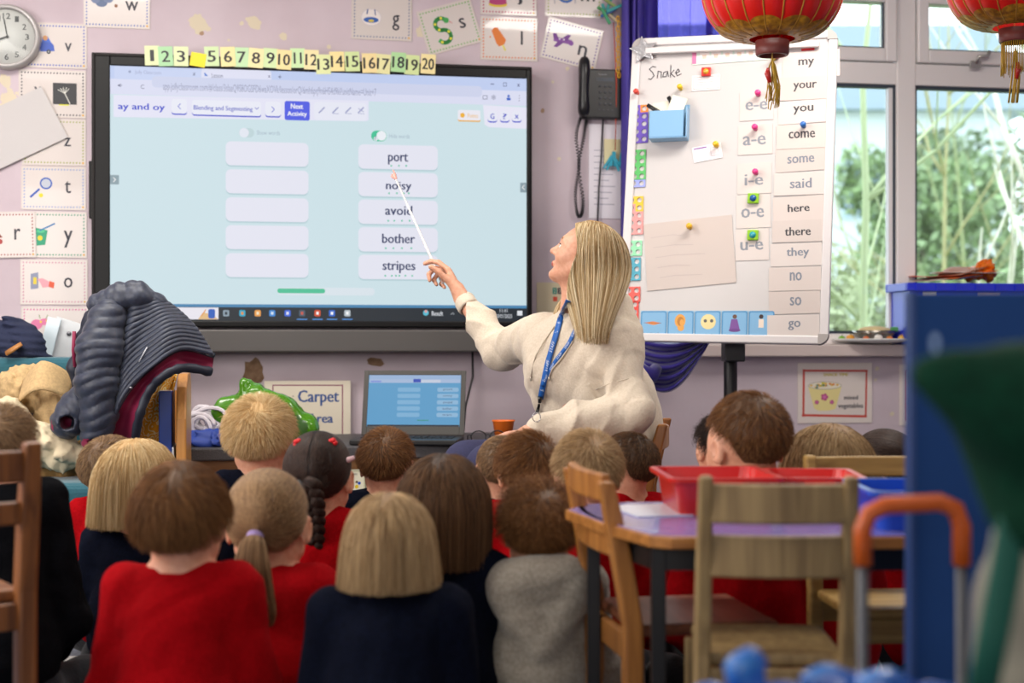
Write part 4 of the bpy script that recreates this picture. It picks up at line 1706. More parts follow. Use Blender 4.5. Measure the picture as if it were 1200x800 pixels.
def em(P, k):
    x = 766 + 31.6 * k
    P.rect(x - 15, 364.5, x + 15, 397, '4f8fc0', 2.5)
    P.rect(x - 13.6, 366, x + 13.6, 395.5, SK, 2)
    if k == 0:
        P.poly([(755, 378), (765, 376.5), (775, 378.5), (766, 381)], 'd8864a')
        P.line([(755, 378.2), (775, 378.6)], .5, '7a3a2a')
        P.text('lips closed', 754, 389, 772, 393, '3a5a78')
    if k == 1:
        P.disc(797, 376, 6.4, 'dfa04a', 8)
        P.disc(798, 384, 4, 'dfa04a', 4)
        P.disc(797.5, 376.5, 4, 'b87a32', 5.4)
        P.disc(799, 378, 2.4, 'dfa04a', 4)
        P.text('ears listening', 784, 391, 809, 394.4, '3a5a78')
    if k == 2:
        P.disc(830, 377, 9, 'e6d59a', 9)
        P.disc(826.5, 376, 2, '5a5a5a')
        P.disc(834, 376, 2, '5a5a5a')
        P.text('eyes looking', 818, 391, 841, 394.4, '3a5a78')
    if k == 3:
        P.disc(861, 371, 2.6, '6a4a3a')
        P.poly([(855, 386), (857, 374), (864, 374), (867, 386)], '7a4f98')
        P.disc(861, 387, 7, '6a4088', 2)
    if k == 4:
        P.disc(892, 371, 2.6, '3a2a28')
        P.rect(889, 374, 895, 384, 'e8d8c8')


for k in range(5):
    x = 766 + 31.6 * k
    bcard('listening_card', ['blue picture card of closed lips', 'blue picture card of an ear', 'blue picture card with a pale round face', 'blue picture card of a figure in purple', 'blue picture card of a dark haired figure, half covered'][k] + ' along the board foot', 'card', x - 15.5, 364, x + 15.5 - (8 if k == 4 else 0), 397.5, '9fc4dd', lambda P, k=k: em(P, k), d=.0015, roll=-1, group='listening cards', rough=.15)

# counting frames: coloured plates with round holes
def numicon(px, py, cols, rows, colr, label, extra=None, skew=-1.5):
    kx_, kz_ = bk(px, py)
    t = on_board('number_plate', label, 'plate', px, py, .004, -2.2, group='number plates down the left of the whiteboard')
    p_ = 8.9
    q = MB()
    c = mat('plate_' + colr, colr, .4)
    for j in range(rows):
        for i in range(cols):
            if extra and (i, j) in extra:
                cc = mat('plate_' + extra[(i, j)], extra[(i, j)], .4)
                if extra[(i, j)] is None:
                    continue
            else:
                cc = c
            x = (i - (cols - 1) / 2) * p_ * kx_
            z = -(j - (rows - 1) / 2) * p_ * kz_
            a, b = p_ / 2 * kx_, p_ / 2 * kz_
            r = 2.9 * kx_
            n = 16
            inner = [(x + r * math.cos(2 * PI * k / n), z + r * math.sin(2 * PI * k / n)) for k in range(n)]
            outer = []
            for k in range(n):
                ca, sa = math.cos(2 * PI * k / n), math.sin(2 * PI * k / n)
                s_ = 1 / max(abs(ca), abs(sa))
                outer.append((x + a * ca * s_, z + b * sa * s_))
            vs = [(u_, 0, v_) for u_, v_ in inner] + [(u_, 0, v_) for u_, v_ in outer] + [(u_, .004, v_) for u_, v_ in inner] + [(u_, .004, v_) for u_, v_ in outer]
            fs = []
            for k in range(n):
                k2 = (k + 1) % n
                fs += [(k, k2, n + k2, n + k), (k2, k, 2 * n + k, 2 * n + k2), (n + k, n + k2, 3 * n + k2, 3 * n + k)]
            q.add(vs, fs, cc)
    q.build('plate', t)


numicon(750.5, 145.5, 2, 5, '6a4fb8', 'purple plate of ten holes with one orange corner', {(1, 0): 'e8863a'})
numicon(748, 193.5, 2, 4, '57b863', 'green plate of eight round holes')
numicon(747.5, 215, 2, 1, '9aa6e6', 'pale lilac plate of two round holes')
numicon(745, 252.5, 2, 5, 'ec9a98', 'pink plate of ten holes with yellow corner', {(0, 0): 'e8c23a', (1, 0): 'e8c23a', (1, 1): 'e8c23a'})
numicon(743.5, 291, 2, 2, '93dcae', 'mint plate of four round holes')
numicon(742, 315.5, 2, 3, '4fa6bc', 'turquoise plate of six round holes')
numicon(741.5, 345, 2, 2, 'e8635a', 'coral red plate of four holes, upper of two')
numicon(739.5, 366, 2, 3, 'e2483f', 'red plate of six holes at the board foot')

# blue magnetic tray with cards and two pens
kx_, kz_ = bk(786, 145)
t = on_board('magnetic_tray', 'pale blue plastic tray holding cards and pens on the whiteboard', 'tray', 786, 145, .002, -1)
BT = mat('tray_blue', '8fbfe6', 0.25, trans=0.1)
hx, hz = 22 * kx_, 20 * kz_
q = MB()
q.bx(-hx + .01, hx, -.004, 0, -hz, hz * 1.05, BT)
q.bx(-hx, hx - .012, -.05, -.045, -hz, hz * .55, BT)
q.bx(-hx, hx, -.05, 0, -hz - .004, -hz, BT)
q.bx(-hx, -hx + .004, -.05, 0, -hz, hz * .55, BT)
q.bx(hx - .004, hx, -.05, 0, -hz, hz * .75, BT)
q.build('tray', t, bevel=.003)
tag(MB().bx(-.03, .025, -.0015, 0, -.06, .05, mat('cream_card', 'f0ebd4', .6)).build('flash_card', loc=bpos(*[(lambda b: (b[0], .022, b[1]))(board_at(778, 138))][0]), rot=(BM @ Matrix.Rotation(R(-8), 3, 'Y')).to_euler()), 'cream card standing in the left of the blue tray', 'card')
tag(MB().bx(-.024, .03, -.0015, 0, -.06, .055, mat('cream_card', 'f0ebd4', .6)).build('flash_card', loc=bpos(*[(lambda b: (b[0], .035, b[1]))(board_at(792, 134))][0]), rot=(BM @ Matrix.Rotation(R(18), 3, 'Y')).to_euler()), 'cream card tilted up in the right of the blue tray', 'card')
for px, py, rl, lb in ((764, 128, -58, 'black marker pen leaning left out of the blue tray'), (787, 120, -30, 'black marker pen standing at the back of the blue tray')):
    b = board_at(px, py)
    tag(MB().tube([(0, 0, -.05), (0, 0, .012)], .0075, mat('pen_black', '1b1b1d', .4), 10).build('marker_pen', loc=bpos(b[0], .028, b[1]), rot=(BM @ Matrix.Rotation(R(rl), 3, 'Y')).to_euler()), lb, 'pen')
# silver star on the top left corner
kx_, kz_ = bk(755, 60)
q = []
for i in range(10):
    a = R(100) + i * PI / 5
    r = (17 if i % 2 == 0 else 8) * kx_
    q.append((r * math.cos(a), r * math.sin(a)))
t = on_board('foil_star', 'crumpled silver foil star on the whiteboard corner', 'star', 755, 60, .012)
MB().prism(q[::-1], -.006, 0, mat('silver_foil', 'b9b9bc', .3, metal=.7, bump=.8, scale=60)).build('star', t, bevel=.002)
# the written word
t = MB()
P = PX(t, kx_, kz_, 778, 84, -.0004)
for st in ([(770, 78), (766, 77), (762, 80), (766, 84), (768, 88), (764, 92), (761, 91)], [(772, 91), (773, 83), (777, 84), (777, 91)], [(784, 84), (780, 85), (779, 90), (783, 90), (785, 84), (786, 90)],
           [(789, 77), (788.5, 91)], [(793, 83), (789, 87), (794, 91)], [(795, 87), (800, 85), (798, 82), (795, 86), (797, 90), (802, 88)]):
    P.y = -.0004
    P.step = 0
    P.line([((x - 765) * .92 + 764, y) for x, y in st], .95, '3a363e')
x, z = board_at(778, 84)
pr = t.build('handwriting', board)
pr.matrix_local = Matrix.Translation(bpos(x, .0006, z) - Vector((BO.x, BO.y, 0))) @ (BM @ Matrix.Rotation(R(-2), 3, 'Y')).to_4x4()

# ================================================================= curtain
CUR = bpy.data.materials.new('purple_sheer_curtain')
CUR.use_nodes = True
nt = CUR.node_tree
pb = nt.nodes['Principled BSDF']
pb.inputs['Base Color'].default_value = lin('5244a8')
pb.inputs['Roughness'].default_value = 0.7
tl = nt.nodes.new('ShaderNodeBsdfTranslucent')
tl.inputs[0].default_value = lin('7a6cd8')
tp = nt.nodes.new('ShaderNodeBsdfTransparent')
tp.inputs[0].default_value = lin('8a80e0')
m1 = nt.nodes.new('ShaderNodeMixShader')
m1.inputs[0].default_value = 0.45
m2 = nt.nodes.new('ShaderNodeMixShader')
m2.inputs[0].default_value = 0.42
nt.links.new(pb.outputs[0], m1.inputs[1])
nt.links.new(tl.outputs[0], m1.inputs[2])
nt.links.new(m1.outputs[0], m2.inputs[1])
nt.links.new(tp.outputs[0], m2.inputs[2])
nt.links.new(m2.outputs[0], nt.nodes['Material Output'].inputs[0])


def drape(name, fn, nu, nv, mt, parent=None, loc=(0, 0, 0), rot=(0, 0, 0), solid=0.0):
    vs = [fn(i / nu, j / nv) for j in range(nv + 1) for i in range(nu + 1)]
    fs = [(j * (nu + 1) + i, j * (nu + 1) + i + 1, (j + 1) * (nu + 1) + i + 1, (j + 1) * (nu + 1) + i) for j in range(nv) for i in range(nu)]
    return MB().add(vs, fs, mt, True).build(name, parent, loc=loc, rot=rot, solid=solid)


cur = thing('curtain', 'purple sheer curtain hanging beside and behind the whiteboard', 'curtain', (0, Y0, 0), PHI)
c0, c1, c2 = wall_at(728, 200, .06)[0], wall_at(742, 200, .06)[0], wall_at(872, 20, .10)[0]
drape('gathered_edge', lambda u, v: (c0 + (c1 - c0) * u + .012 * math.sin(u * 19 + 2 * v), -.09 - .03 * math.sin(u * 26), 2.5 - 1.75 * v), 30, 14, mat('curtain_purple_solid', '4c3f9c', .75, var=.15, scale=5), cur)
drape('upper_drape', lambda u, v: (c1 - .01 + (c2 - c1) * u + .018 * math.sin(u * 31 + v), -.11 - .045 * math.sin(u * 40 + .8 * math.sin(u * 9) + v * 1.5), 2.5 - .62 * v), 120, 8, CUR, cur)
# tie-back swag below the board and its tail
SW = mat('curtain_purple_satin', '3a2a9c', .35, sheen=.5, bump=.3, scale=14)
A = lambda px, py, Y=5.16: tuple(at(px, py, Y))
SWM = Matrix.Rotation(-PHI, 4, 'Z') @ Matrix.Translation((0, -Y0, 0))


def swag(u, v):
    # cloth gathered from the right up to the tie on the left, pleats fanning out
    x0, y0 = 752 + 4 * v, 392 + 58 * v
    x1, y1 = 842 - 8 * v, 392 + 4 * v
    sag = 34 * math.sin(PI * u) * (.25 + .75 * v) * (1 - .25 * u)
    p = at(x0 + (x1 - x0) * u, y0 + (y1 - y0) * u + sag, 5.18 + .025 * math.sin(v * 30 + u * 4))
    return tuple(p)


def swag_tail(u, v):
    x = 752 + 6 * math.sin(v * 5) - 4 * v
    w_ = 26 - 8 * math.sin(PI * min(1, v * 1.3)) + 8 * v
    p = at(x + (u - .5) * w_ * 1.2 - 2, 432 + 178 * v, 5.16 + .022 * math.sin(u * 17 + v * 6) + .01 * math.sin(v * 22 + u * 5))
    return tuple(p)


drape('tied_swag', swag, 40, 40, SW, cur, solid=.004).matrix_local = SWM
drape('hanging_tail', swag_tail, 30, 50, SW, cur, solid=.004).matrix_local = SWM
q = MB().tube([A(744, 425, 5.12), A(752, 436, 5.1), A(764, 440, 5.12), A(770, 430, 5.14)], [.02, .03, .03, .02], SW, 12)
q.build('tie_back', cur).matrix_local = SWM

# strings, pegs and lanyard near the phone
tg = thing('peg_bundle', 'bundle of coloured clothes pegs hanging at the window corner', 'pegs', (0, Y0, 0), PHI)
r2 = random.Random(7)
for i, c in enumerate(['2f9a9a', '2f9a9a', '3a8a4a', '8aa05a', 'b9a88a', '2a5a9a', '2f9a9a', '3a9a6a']):
    s_, z_ = wall_at(717 + r2.uniform(-9, 9), 13 + r2.uniform(-10, 10), .04)
    Mq = Matrix.Rotation(r2.uniform(-1.2, 1.2), 3, 'Y')
    MB().box((s_, -.03 - .004 * i, z_), (.012, .01, .07), mat('peg_' + c, c, .5), M=Mq).build('peg', tg, bevel=.002)
tg = thing('chain_lanyard', 'yellow linked chain hanging beside the phone', 'chain', (0, Y0, 0), PHI)
q = MB()
for i in range(12):
    s_, z_ = wall_at(724 + (i % 2) * 1.5, 22 + i * 6, .05)
    q.tube([(s_ + .006 * math.cos(a / 8 * 2 * PI), -.05, z_ + .012 * math.sin(a / 8 * 2 * PI)) for a in range(9)], .0028, mat('chain_yellow', 'e0a82a', .5), 6)
q.build('links', tg)
a0, a1 = wall_at(719, 26, .03), wall_at(721, 176, .03)
tag(MB().tube([WP(a0[0], .03, a0[1]), WP((a0[0] + a1[0]) / 2 + .004, .05, (a0[1] + a1[1]) / 2), WP(a1[0], .03, a1[1])], .002, mat('string_red', 'c8482e', .7), 6).build('red_string'), 'thin red string hanging behind the phone', 'string')
for i, (px, py, an) in enumerate(((714, 190, .5), (719, 186, .1), (723, 192, -.5), (728, 187, .1))):
    s_, z_ = wall_at(px, py, .03)
    o = on_wall('clothes_peg', ['leftmost turquoise peg below the phone, tilted left', 'second turquoise peg below the phone, upright', 'lowest turquoise peg below the phone, tilted right', 'rightmost turquoise peg below the phone, by the curtain'][i], 'peg', s_, z_, .02 + .006 * i, 'turquoise pegs below the phone', math.degrees(an))
    q = MB()
    q.box((-.005, 0, 0), (.008, .009, .06), mat('peg_turquoise', '2fa0b8', .5), M=Matrix.Rotation(.07, 3, 'Y'))
    q.box((.005, 0, 0), (.008, .009, .06), mat('peg_turquoise', '2fa0b8', .5), M=Matrix.Rotation(-.07, 3, 'Y'))
    q.build('jaws', o)

# ================================================================= red lanterns
def lantern(px, py_bottom, Y, rad, label, seed, tassel):
    p = at(px, py_bottom, Y)
    t = thing('paper_lantern', label, 'lantern', (p.x, p.y, p.z), group='red lanterns hanging from the ceiling')
    red = mat('lantern_red', 'e01e16', 0.35)
    gold = mat('lantern_gold', 'd49a24', 0.4, metal=.15, bump=.5, scale=60, color2='96621a')
    cap = mat('lantern_cap', '7a3c36', 0.45)
    H = rad * 1.5
    cz = H / 2 + .035
    prof = lambda v: (rad * (math.sin(PI * v) ** .72 * .78 + .25), cz - H / 2 * math.cos(PI * v))
    nr = 20
    vs, fs, mi = [], [], []
    n, L = 160, 30
    for j in range(L + 1):
        v = .02 + .96 * j / L
        r, z = prof(v)
        for i in range(n):
            a = 2 * PI * i / n
            k = abs(math.sin(a * nr / 2))
            rr_ = r * (.965 + .035 * k)
            vs.append((rr_ * math.cos(a), rr_ * math.sin(a), z))
    for j in range(L):
        for i in range(n):
            fs.append((j * n + i, j * n + (i + 1) % n, (j + 1) * n + (i + 1) % n, (j + 1) * n + i))
    MB().add(vs, fs, red, True).build('shade', t)
    # gilded collar below and above, scalloped
    for sgn in (0, 1):
        g = MB()
        vs, fs = [], []
        for j in range(9):
            for i in range(n):
                a = 2 * PI * i / n
                top = .17 + .055 * abs(math.cos(a * nr / 4)) ** .6
                v = .012 + (top - .012) * j / 8
                r, z = prof(v)
                z = z if not sgn else 2 * cz - z
                k = abs(math.sin(a * nr / 2))
                rr_ = r * (.968 + .035 * k) + .0015
                vs.append((rr_ * math.cos(a), rr_ * math.sin(a), z))
        for j in range(8):
            for i in range(n):
                q = (j * n + i, j * n + (i + 1) % n, (j + 1) * n + (i + 1) % n, (j + 1) * n + i)
                fs.append(q if not sgn else q[::-1])
        g.add(vs, fs, gold, True)
        g.build('gilded_collar', t)
    for i in range(nr):
        a = 2 * PI * i / nr
        MB().tube([(prof(.04 + .92 * j / 14)[0] * .978 * math.cos(a), prof(.04 + .92 * j / 14)[0] * .978 * math.sin(a), prof(.04 + .92 * j / 14)[1]) for j in range(15)], .0022, mat('rib_gold', 'c9963a', .4, metal=.3), 5).build('rib', t)
    MB().lathe([(rad * .225, .028), (rad * .245, .03), (rad * .24, -.006), (rad * .225, -.01), (rad * .19, -.01), (rad * .19, .02)], cap, 32, closed=False).build('base_ring', t)
    MB().lathe([(rad * .24, H + .035), (rad * .24, H + .075), (rad * .2, H + .075)], cap, 32, closed=False).build('top_ring', t)
    cord = MB().tube([(0, 0, H + .04), (0, 0, 2.7 - p.z)], .0025, mat('string_red', 'c8482e', .7), 6).build('cord', t)
    rs = random.Random(seed)
    tq = MB()
    gs = mat('tassel_gold', 'c9a02e', .45)
    if tassel == 'tuft':
        for i in range(26):
            a = rs.uniform(0, 6.28)
            x, y = .008 * math.cos(a), .008 * math.sin(a)
            L_ = rs.uniform(.08, .13)
            tq.tube([(0, 0, -.02), (x * 1.2, y * 1.2, -.04), (x * 1.6 + rs.uniform(-.004, .01), y * 1.6, -.04 - L_ * .5), (x * 1.8 + rs.uniform(-.006, .014), y * 2, -.03 - L_)], .0017, gs, 4)
        tq.tube([(0, 0, .02), (0, 0, -.03)], .002, gs, 5)
        tq.build('tassel', t)
        MB().tube([(-.012, -.004, -.045), (-.014, -.006, -.06), (-.008, -.006, -.085)], [.004, .009, .005], mat('bead_red', 'c22a22', .3), 8).build('bead', t)
    else:
        for i in range(46):
            a = 2 * PI * i / 46
            x, y = rad * .2 * math.cos(a), rad * .2 * math.sin(a)
            tq.tube([(x, y, .0), (x * 1.02, y * 1.02, -.05), (x * 1.03 + rs.uniform(-.003, .003), y, -.09 - rs.uniform(0, .02))], .0014, gs, 4)
        for i in range(16):
            a = rs.uniform(0, 6.28)
            x, y = .008 * math.cos(a), .008 * math.sin(a)
            tq.tube([(0, 0, -.02), (x, y, -.08), (x * 1.6, y, -.12), (x * 1.8 - .008, y, -.19)], .0018, gs, 4)
        tq.build('tassel', t)
        MB().tube([(.004, -.006, -.07), (.006, -.008, -.09), (0, -.006, -.12)], [.004, .010, .005], mat('bead_red', 'c22a22', .3), 8).build('bead', t)
        MB().lathe([(rad * .215, 0), (rad * .235, .01), (rad * .225, .024)], mat('bow_gold', 'e8b02a', .3, metal=.4, bump=1, scale=120), 24, closed=False).build('gold_band', t)
    return t


lantern(905, 61, 4.0, .190, 'red and gold paper lantern in front of the whiteboard top', 1, 'tuft')
lantern(1190, 46, 4.35, .200, 'red and gold paper lantern with a fringe, at the window on the far right', 2, 'fringe')
# ================================================================= things on the sill
pl = at(1030, 400, 5.93)
SZ = SILL
s0 = wall_at(1022, 398, .02)[0]
PLC = WP(s0, .02, SZ)
t = thing('serving_plate', 'large white plate of toy food on the window sill', 'plate', PLC)
MB().lathe([(.0001, .004), (.08, .004), (.15, .012), (.17, .02), (.168, .024), (.145, .016), (.08, .01), (.0001, .01)], mat('china_white', 'f0efec', .2), 36).build('plate', t)
t = thing('metal_bowl', 'steel bowl with a pale loaf standing on the white plate', 'bowl', PLC + Vector((.01, .0, .0135)))
MB().lathe([(.05, .0), (.075, .022), (.09, .045), (.093, .045), (.078, .02), (.052, .004), (.0001, .004)], mat('steel_bowl', '8f8a80', .25, metal=.8), 32).build('bowl', t)
MB().ball((0, 0, .042), (.075, .05, .022), mat('bread_pale', 'e6cf9a', .7, bump=.5, scale=50), 18).build('loaf', t)
MB().box((.075, -.035, .05), (.03, .02, .02), mat('leaf_toy', '4f9a5a', .6)).build('green_leaf', t, bevel=.004)
for i, (x, y, r_, c, lb) in enumerate(((-.105, -.055, .017, 'e8a02a', 'small orange squash at the left of the plate'), (-.05, -.10, .013, 'd8703a', 'small rust coloured gourd below the steel bowl'), (-.005, -.125, .017, 'e9e4da', 'small white gourd in front of the steel bowl'), (.045, -.11, .013, 'd87a2a', 'small orange gourd right of the white gourd'), (.12, -.04, .018, 'e9a23a', 'pale orange squash right of the steel bowl'), (-.13, -.01, .014, '8ac04a', 'small lime green fruit at the plate edge'), (.10, -.085, .014, 'e8b84a', 'small yellow gourd at the right of the plate'))):
    g = thing('toy_gourd', lb, 'gourd', PLC + Vector((x, y, .014)), group='toy gourds on the white plate')
    q = MB()
    vs, fs = [], []
    n, L = 20, 8
    for j in range(L + 1):
        a = PI * j / L
        for k in range(n):
            b = 2 * PI * k / n
            rr_ = r_ * (1 + .08 * abs(math.cos(b * 4)))
            vs.append((rr_ * math.sin(a) * math.cos(b), rr_ * math.sin(a) * math.sin(b), r_ * .8 - r_ * .8 * math.cos(a)))
    for j in range(L):
        for k in range(n):
            fs.append((j * n + k, j * n + (k + 1) % n, (j + 1) * n + (k + 1) % n, (j + 1) * n + k))
    q.add(vs, fs, mat('gourd_' + c, c, .4), True)
    q.build('flesh', g)
    MB().tube([(0, 0, r_ * 1.5), (.002, 0, r_ * 1.9)], .002, mat('stalk', '7a6a3a', .7), 6).build('stalk', g)

# blue crate
ca = wall_at(1054, 356, .10)[0]
cb = wall_at(1212, 356, .10)[0]
t = thing('storage_crate', 'bright blue plastic crate on the sill heaped with papers', 'crate', WP((ca + cb) / 2, .03, SZ + .0), PHI)
CB = mat('crate_blue', '2c3ce0', .35, trans=.05)
cw, chh = (cb - ca) / 2, .255
q = MB()
q.bx(-cw + .02, cw - .02, -.13, -.124, 0, chh, CB)
q.bx(-cw + .02, cw - .02, .05, .056, 0, chh, CB)
q.bx(-cw + .02, -cw + .026, -.13, .056, 0, chh, CB)
q.bx(cw - .026, cw - .02, -.13, .056, 0, chh, CB)
q.bx(-cw + .02, cw - .02, -.13, .056, 0, .006, CB)
q.build('tub', t, bevel=.003)
q = MB()
for c in ((-cw, cw, -.145, -.13), (-cw, cw, .056, .07), (-cw, -cw + .02, -.13, .056), (cw - .02, cw, -.13, .056)):
    q.bx(c[0], c[1], c[2], c[3], chh - .035, chh, CB)
rm = q.build('rim', t, bevel=.004)
for i in range(7):
    x = -cw + .04 + i * (2 * cw - .08) / 6
    MB().bx(x - .004, x + .004, -.152, -.145, chh - .034, chh - .002, CB).build('rib', rm)
MB().bx(-cw + .075, -cw + .135, -.1315, -.1305, chh - .075, chh - .038, ink('e9e6df')).build('label_window', t)
MB().bx(-cw + .32, -cw + .42, -.1315, -.1305, chh - .08, chh - .04, ink('c9b8c4')).build('label_window', t)
ctop = WP((ca + cb) / 2, .03, SZ + chh)
for i, (dx, w_, h_, rz, ry, c, lb) in enumerate(((-.08, .26, .006, .15, -.10, 'e9ded4', 'cream paper sheet lying on the crate heap'), (-.10, .24, .006, -.1, -.04, 'c8482e', 'red paper edge at the bottom of the crate heap'), (.0, .26, .006, .3, -.16, 'e9702a', 'orange paper sheet tilted over the crate heap'), (.02, .28, .006, -.2, .02, 'f1efec', 'flat white sheet on top of the crate'), (-.02, .2, .006, .5, -.20, 'b9785a', 'brown folded paper on the crate heap'))):
    p = ctop + U * dx + N * .03 + Vector((0, 0, .022 + .008 * i))
    o = drape('paper_sheet', lambda u, v: ((u - .5) * w_, (v - .5) * .16, .012 * math.sin(u * 5 + i) * v), 10, 6, mat('sheet_' + c, c, .6), None, p, (0, ry, PHI + rz), solid=.0012)
    tag(o, lb, 'paper')
F = Field((-.08, -.08, -.05), (.1, .08, .07), .004)
F.cap((-.03, 0, -.01), (.045, 0, .02), .025, .034, .01).ell((.05, 0, 0), (.03, .03, .035), .01)
F.disp(folds(9, .012, 60))
o = F.build('orange_bag', None, mat('orange_plastic', 'f07c18', .3), loc=ctop + U * .065 + N * .02 + Vector((0, 0, .05)))
tag(o, 'crumpled orange plastic bag on top of the crate', 'bag')

# ================================================================= low unit below the display
DT = mat('dark_granite_top', '3a383a', .5, bump=.3, scale=300, color2='585558')
WD = wood('unit_wood', 'b08050', '8e6238', .45, 0)
UH = 0.515
ua, ub = wall_at(222, 520, .5)[0], wall_at(640, 520, .5)[0]
un = thing('storage_unit', 'low wooden shelf unit with a dark speckled worktop below the display', 'cabinet', WP(0, 0, 0), PHI)
MB().bx(ua, ub, -.72, -.02, UH - .045, UH, DT).build('worktop', un, bevel=.006)
q = MB()
q.bx(ua + .02, ub - .02, -.68, -.02, UH - .12, UH - .1, WD)
for x in (ua + .02, ua + .42, ua + .86, ub - .04):
    q.bx(x, x + .02, -.68, -.02, .05, UH - .045, WD)
q.bx(ua + .02, ub - .02, -.04, -.02, .05, UH - .045, WD)
q.bx(ua + .02, ub - .02, -.68, -.02, .05, .07, WD)
q.bx(ua + .02, ub - .02, -.69, -.66, UH - .12, UH - .045, WD)
q.build('carcass', un, bevel=.002)
for i in range(3):
    x0 = [ua + .045, ua + .445, ua + .885][i]
    x1 = [ua + .415, ua + .855, ub - .045][i]
    tr_ = thing('shelf_tray', ['white plastic tray in the left bay of the low unit', 'bright blue tray in the middle bay of the low unit', 'pale tray in the right bay of the low unit'][i], 'tray', WP((x0 + x1) / 2, .40, .0705), PHI)
    c = mat('tray_%d' % i, ['dcd8d4', '2a9ad8', 'c8ccd0'][i], .4)
    w2 = (x1 - x0) / 2 - .005
    hz_ = [.30, .16, .25][i]
    qq = MB()
    for c_ in ((-w2, w2, -.24, -.235), (-w2, w2, .20, .205), (-w2, -w2 + .005, -.235, .2), (w2 - .005, w2, -.235, .2)):
        qq.bx(c_[0], c_[1], c_[2], c_[3], 0, hz_, c)
    qq.bx(-w2, w2, -.24, .2, 0, .005, c)
    qq.bx(-w2, w2, -.26, -.24, hz_ - .02, hz_, c)
    qq.build('tub', tr_, bevel=.002)


def fcard(x0, y0, x1, y1, d, label, draw):
    s_, z_, kx2, kz2 = px_box(x0, y0, x1, y1, d)
    t = on_wall('shelf_card', label, 'card', s_, z_, d)
    MB().bx(-(x1 - x0) / 2 * kx2, (x1 - x0) / 2 * kx2, -.0005, .001, -(y1 - y0) / 2 * kz2, (y1 - y0) / 2 * kz2, mat('sheet_ebe8d0', 'ebe8d0', .5)).build('sheet', t)
    q = MB()
    P = PX(q, kx2, kz2, (x0 + x1) / 2, (y0 + y1) / 2, -.0008)
    draw(P)
    q.build('print', t)


def dr_lit(P):
    P.line([(402, 552), (427, 551.5), (427, 581), (402, 584), (402, 552)], .7, 'a9b07a')
    P.disc(412, 570, 2.2, '5a5a4a')
    P.disc(418, 570, 2.2, 'e6c82a')
    P.disc(407, 567, 1.8, 'e6c82a')
    P.disc(421, 566, 1.8, '2a5ac8')
    P.disc(418, 564.5, 1.4, '5a4a3a')
    P.text('identity', 409, 554, 419, 557, '5a5a62')
    P.text('Literacy', 407, 575, 422, 579, '33333a')


fcard(401, 550, 428, 585, .70, 'small Literacy card fixed to the shelf edge', dr_lit)
fcard(429, 553, 452, 588, .703, 'small green edged card beside the Literacy card', lambda P: P.line([(430, 555), (451, 555), (451, 586), (430, 586), (430, 555)], .8, '9ab06a'))

# laptop
lk = 5.30
l0, l1 = at(425, 508, lk), at(540, 503, lk + .05)
lp = thing('laptop', 'dark grey laptop open on the worktop showing the lesson', 'laptop', at(483, 506, 5.31), R(-4))
lp.location.z = UH
LG = mat('laptop_grey', '45433f', .45)
LB = mat('laptop_black', '1a1a1b', .4)
wl = .19
MB().bx(-wl, wl, -.235, .01, 0.002, .02, LB).build('base', lp, bevel=.004)
kb = MB()
for j in range(5):
    for i in range(14):
        kb.bx(-.165 + i * .0238, -.165 + i * .0238 + .019, -.05 - j * .023, -.05 - j * .023 + .018, .02, .0225, mat('laptop_key', '0f0f10', .5))
k_ = kb.build('keyboard', lp)
k_['kind'] = 'stuff'
lid = link('lid', None, lp, (0, .012, .022), (R(-17), 0, 0))
q = MB()
q.bx(-wl, wl, 0, .006, 0, .245, LG)
for c_ in ((-wl, -wl + .018, 0, .245), (wl - .018, wl, 0, .245), (-wl + .018, wl - .018, 0, .032), (-wl + .018, wl - .018, .228, .245)):
    q.bx(c_[0], c_[1], -.003, 0, c_[2], c_[3], LG)
bpy.data.objects.remove(lid)
ld = q.build('lid', lp, loc=(0, .012, .022), rot=(R(-17), 0, 0), bevel=.002)
MBs = MB()
MBs.rect(-wl + .018, .032, wl - .018, .228, -.0005, screen('62aee0', .75))
P = PX(MBs, .00284, .0026, 0, 0, -.0007, 2e-5, lambda c: screen(c, .75))
yy = lambda v: -v / .0026
P.rect(-60, yy(.228), 60, yy(.212), 'aac8f0')
P.rect(-60, yy(.212), 60, yy(.198), 'b8cff2')
P.rect(-58, yy(.207), -44, yy(.200), '8fa6f0')
P.rect(-2, yy(.213), 8, yy(.200), '2f52c8')
P.rect(8, yy(.210), 34, yy(.199), 'dce6fa')
for i in range(5):
    v = .180 - i * .024
    P.rect(-22, yy(v), 8, yy(v - .016), '8ac4ee', 2)
    P.rect(30, yy(v), 58, yy(v - .016), '9ccbf0', 2)
    P.text(['port', 'noisy', 'avoid', 'bother', 'stripes'][i], 38, yy(v - .004), 50, yy(v - .012), '2f3b66')
P.rect(5, yy(.057), 20, yy(.054), '2fa070')
P.rect(-60, yy(.0385), 60, yy(.032), '1c2a3a')
MBs.build('screen_picture', ld)

# glasses on the worktop
gp = at(572, 507, 5.22)
t = thing('reading_glasses', 'pair of black framed glasses on the worktop right of the laptop', 'glasses', (gp.x + .0, gp.y - .02, UH), R(8))
gb = mat('glasses_black', '141416', .3)
for sx_ in (-1, 1):
    pts = [(sx_ * .034 + .027 * math.cos(2 * PI * i / 20), 0, .024 + .021 * math.sin(2 * PI * i / 20)) for i in range(21)]
    MB().tube(pts, .0022, gb, 6, caps=False).build('lens_rim', t)
    MB().tube([(sx_ * .063, 0, .03), (sx_ * .066, .03, .03), (sx_ * .06, .12, .02), (sx_ * .058, .14, .004)], .002, gb, 6).build('temple', t)
MB().tube([(-.009, 0, .028), (0, 0, .032), (.009, 0, .028)], .002, gb, 6).build('bridge', t)
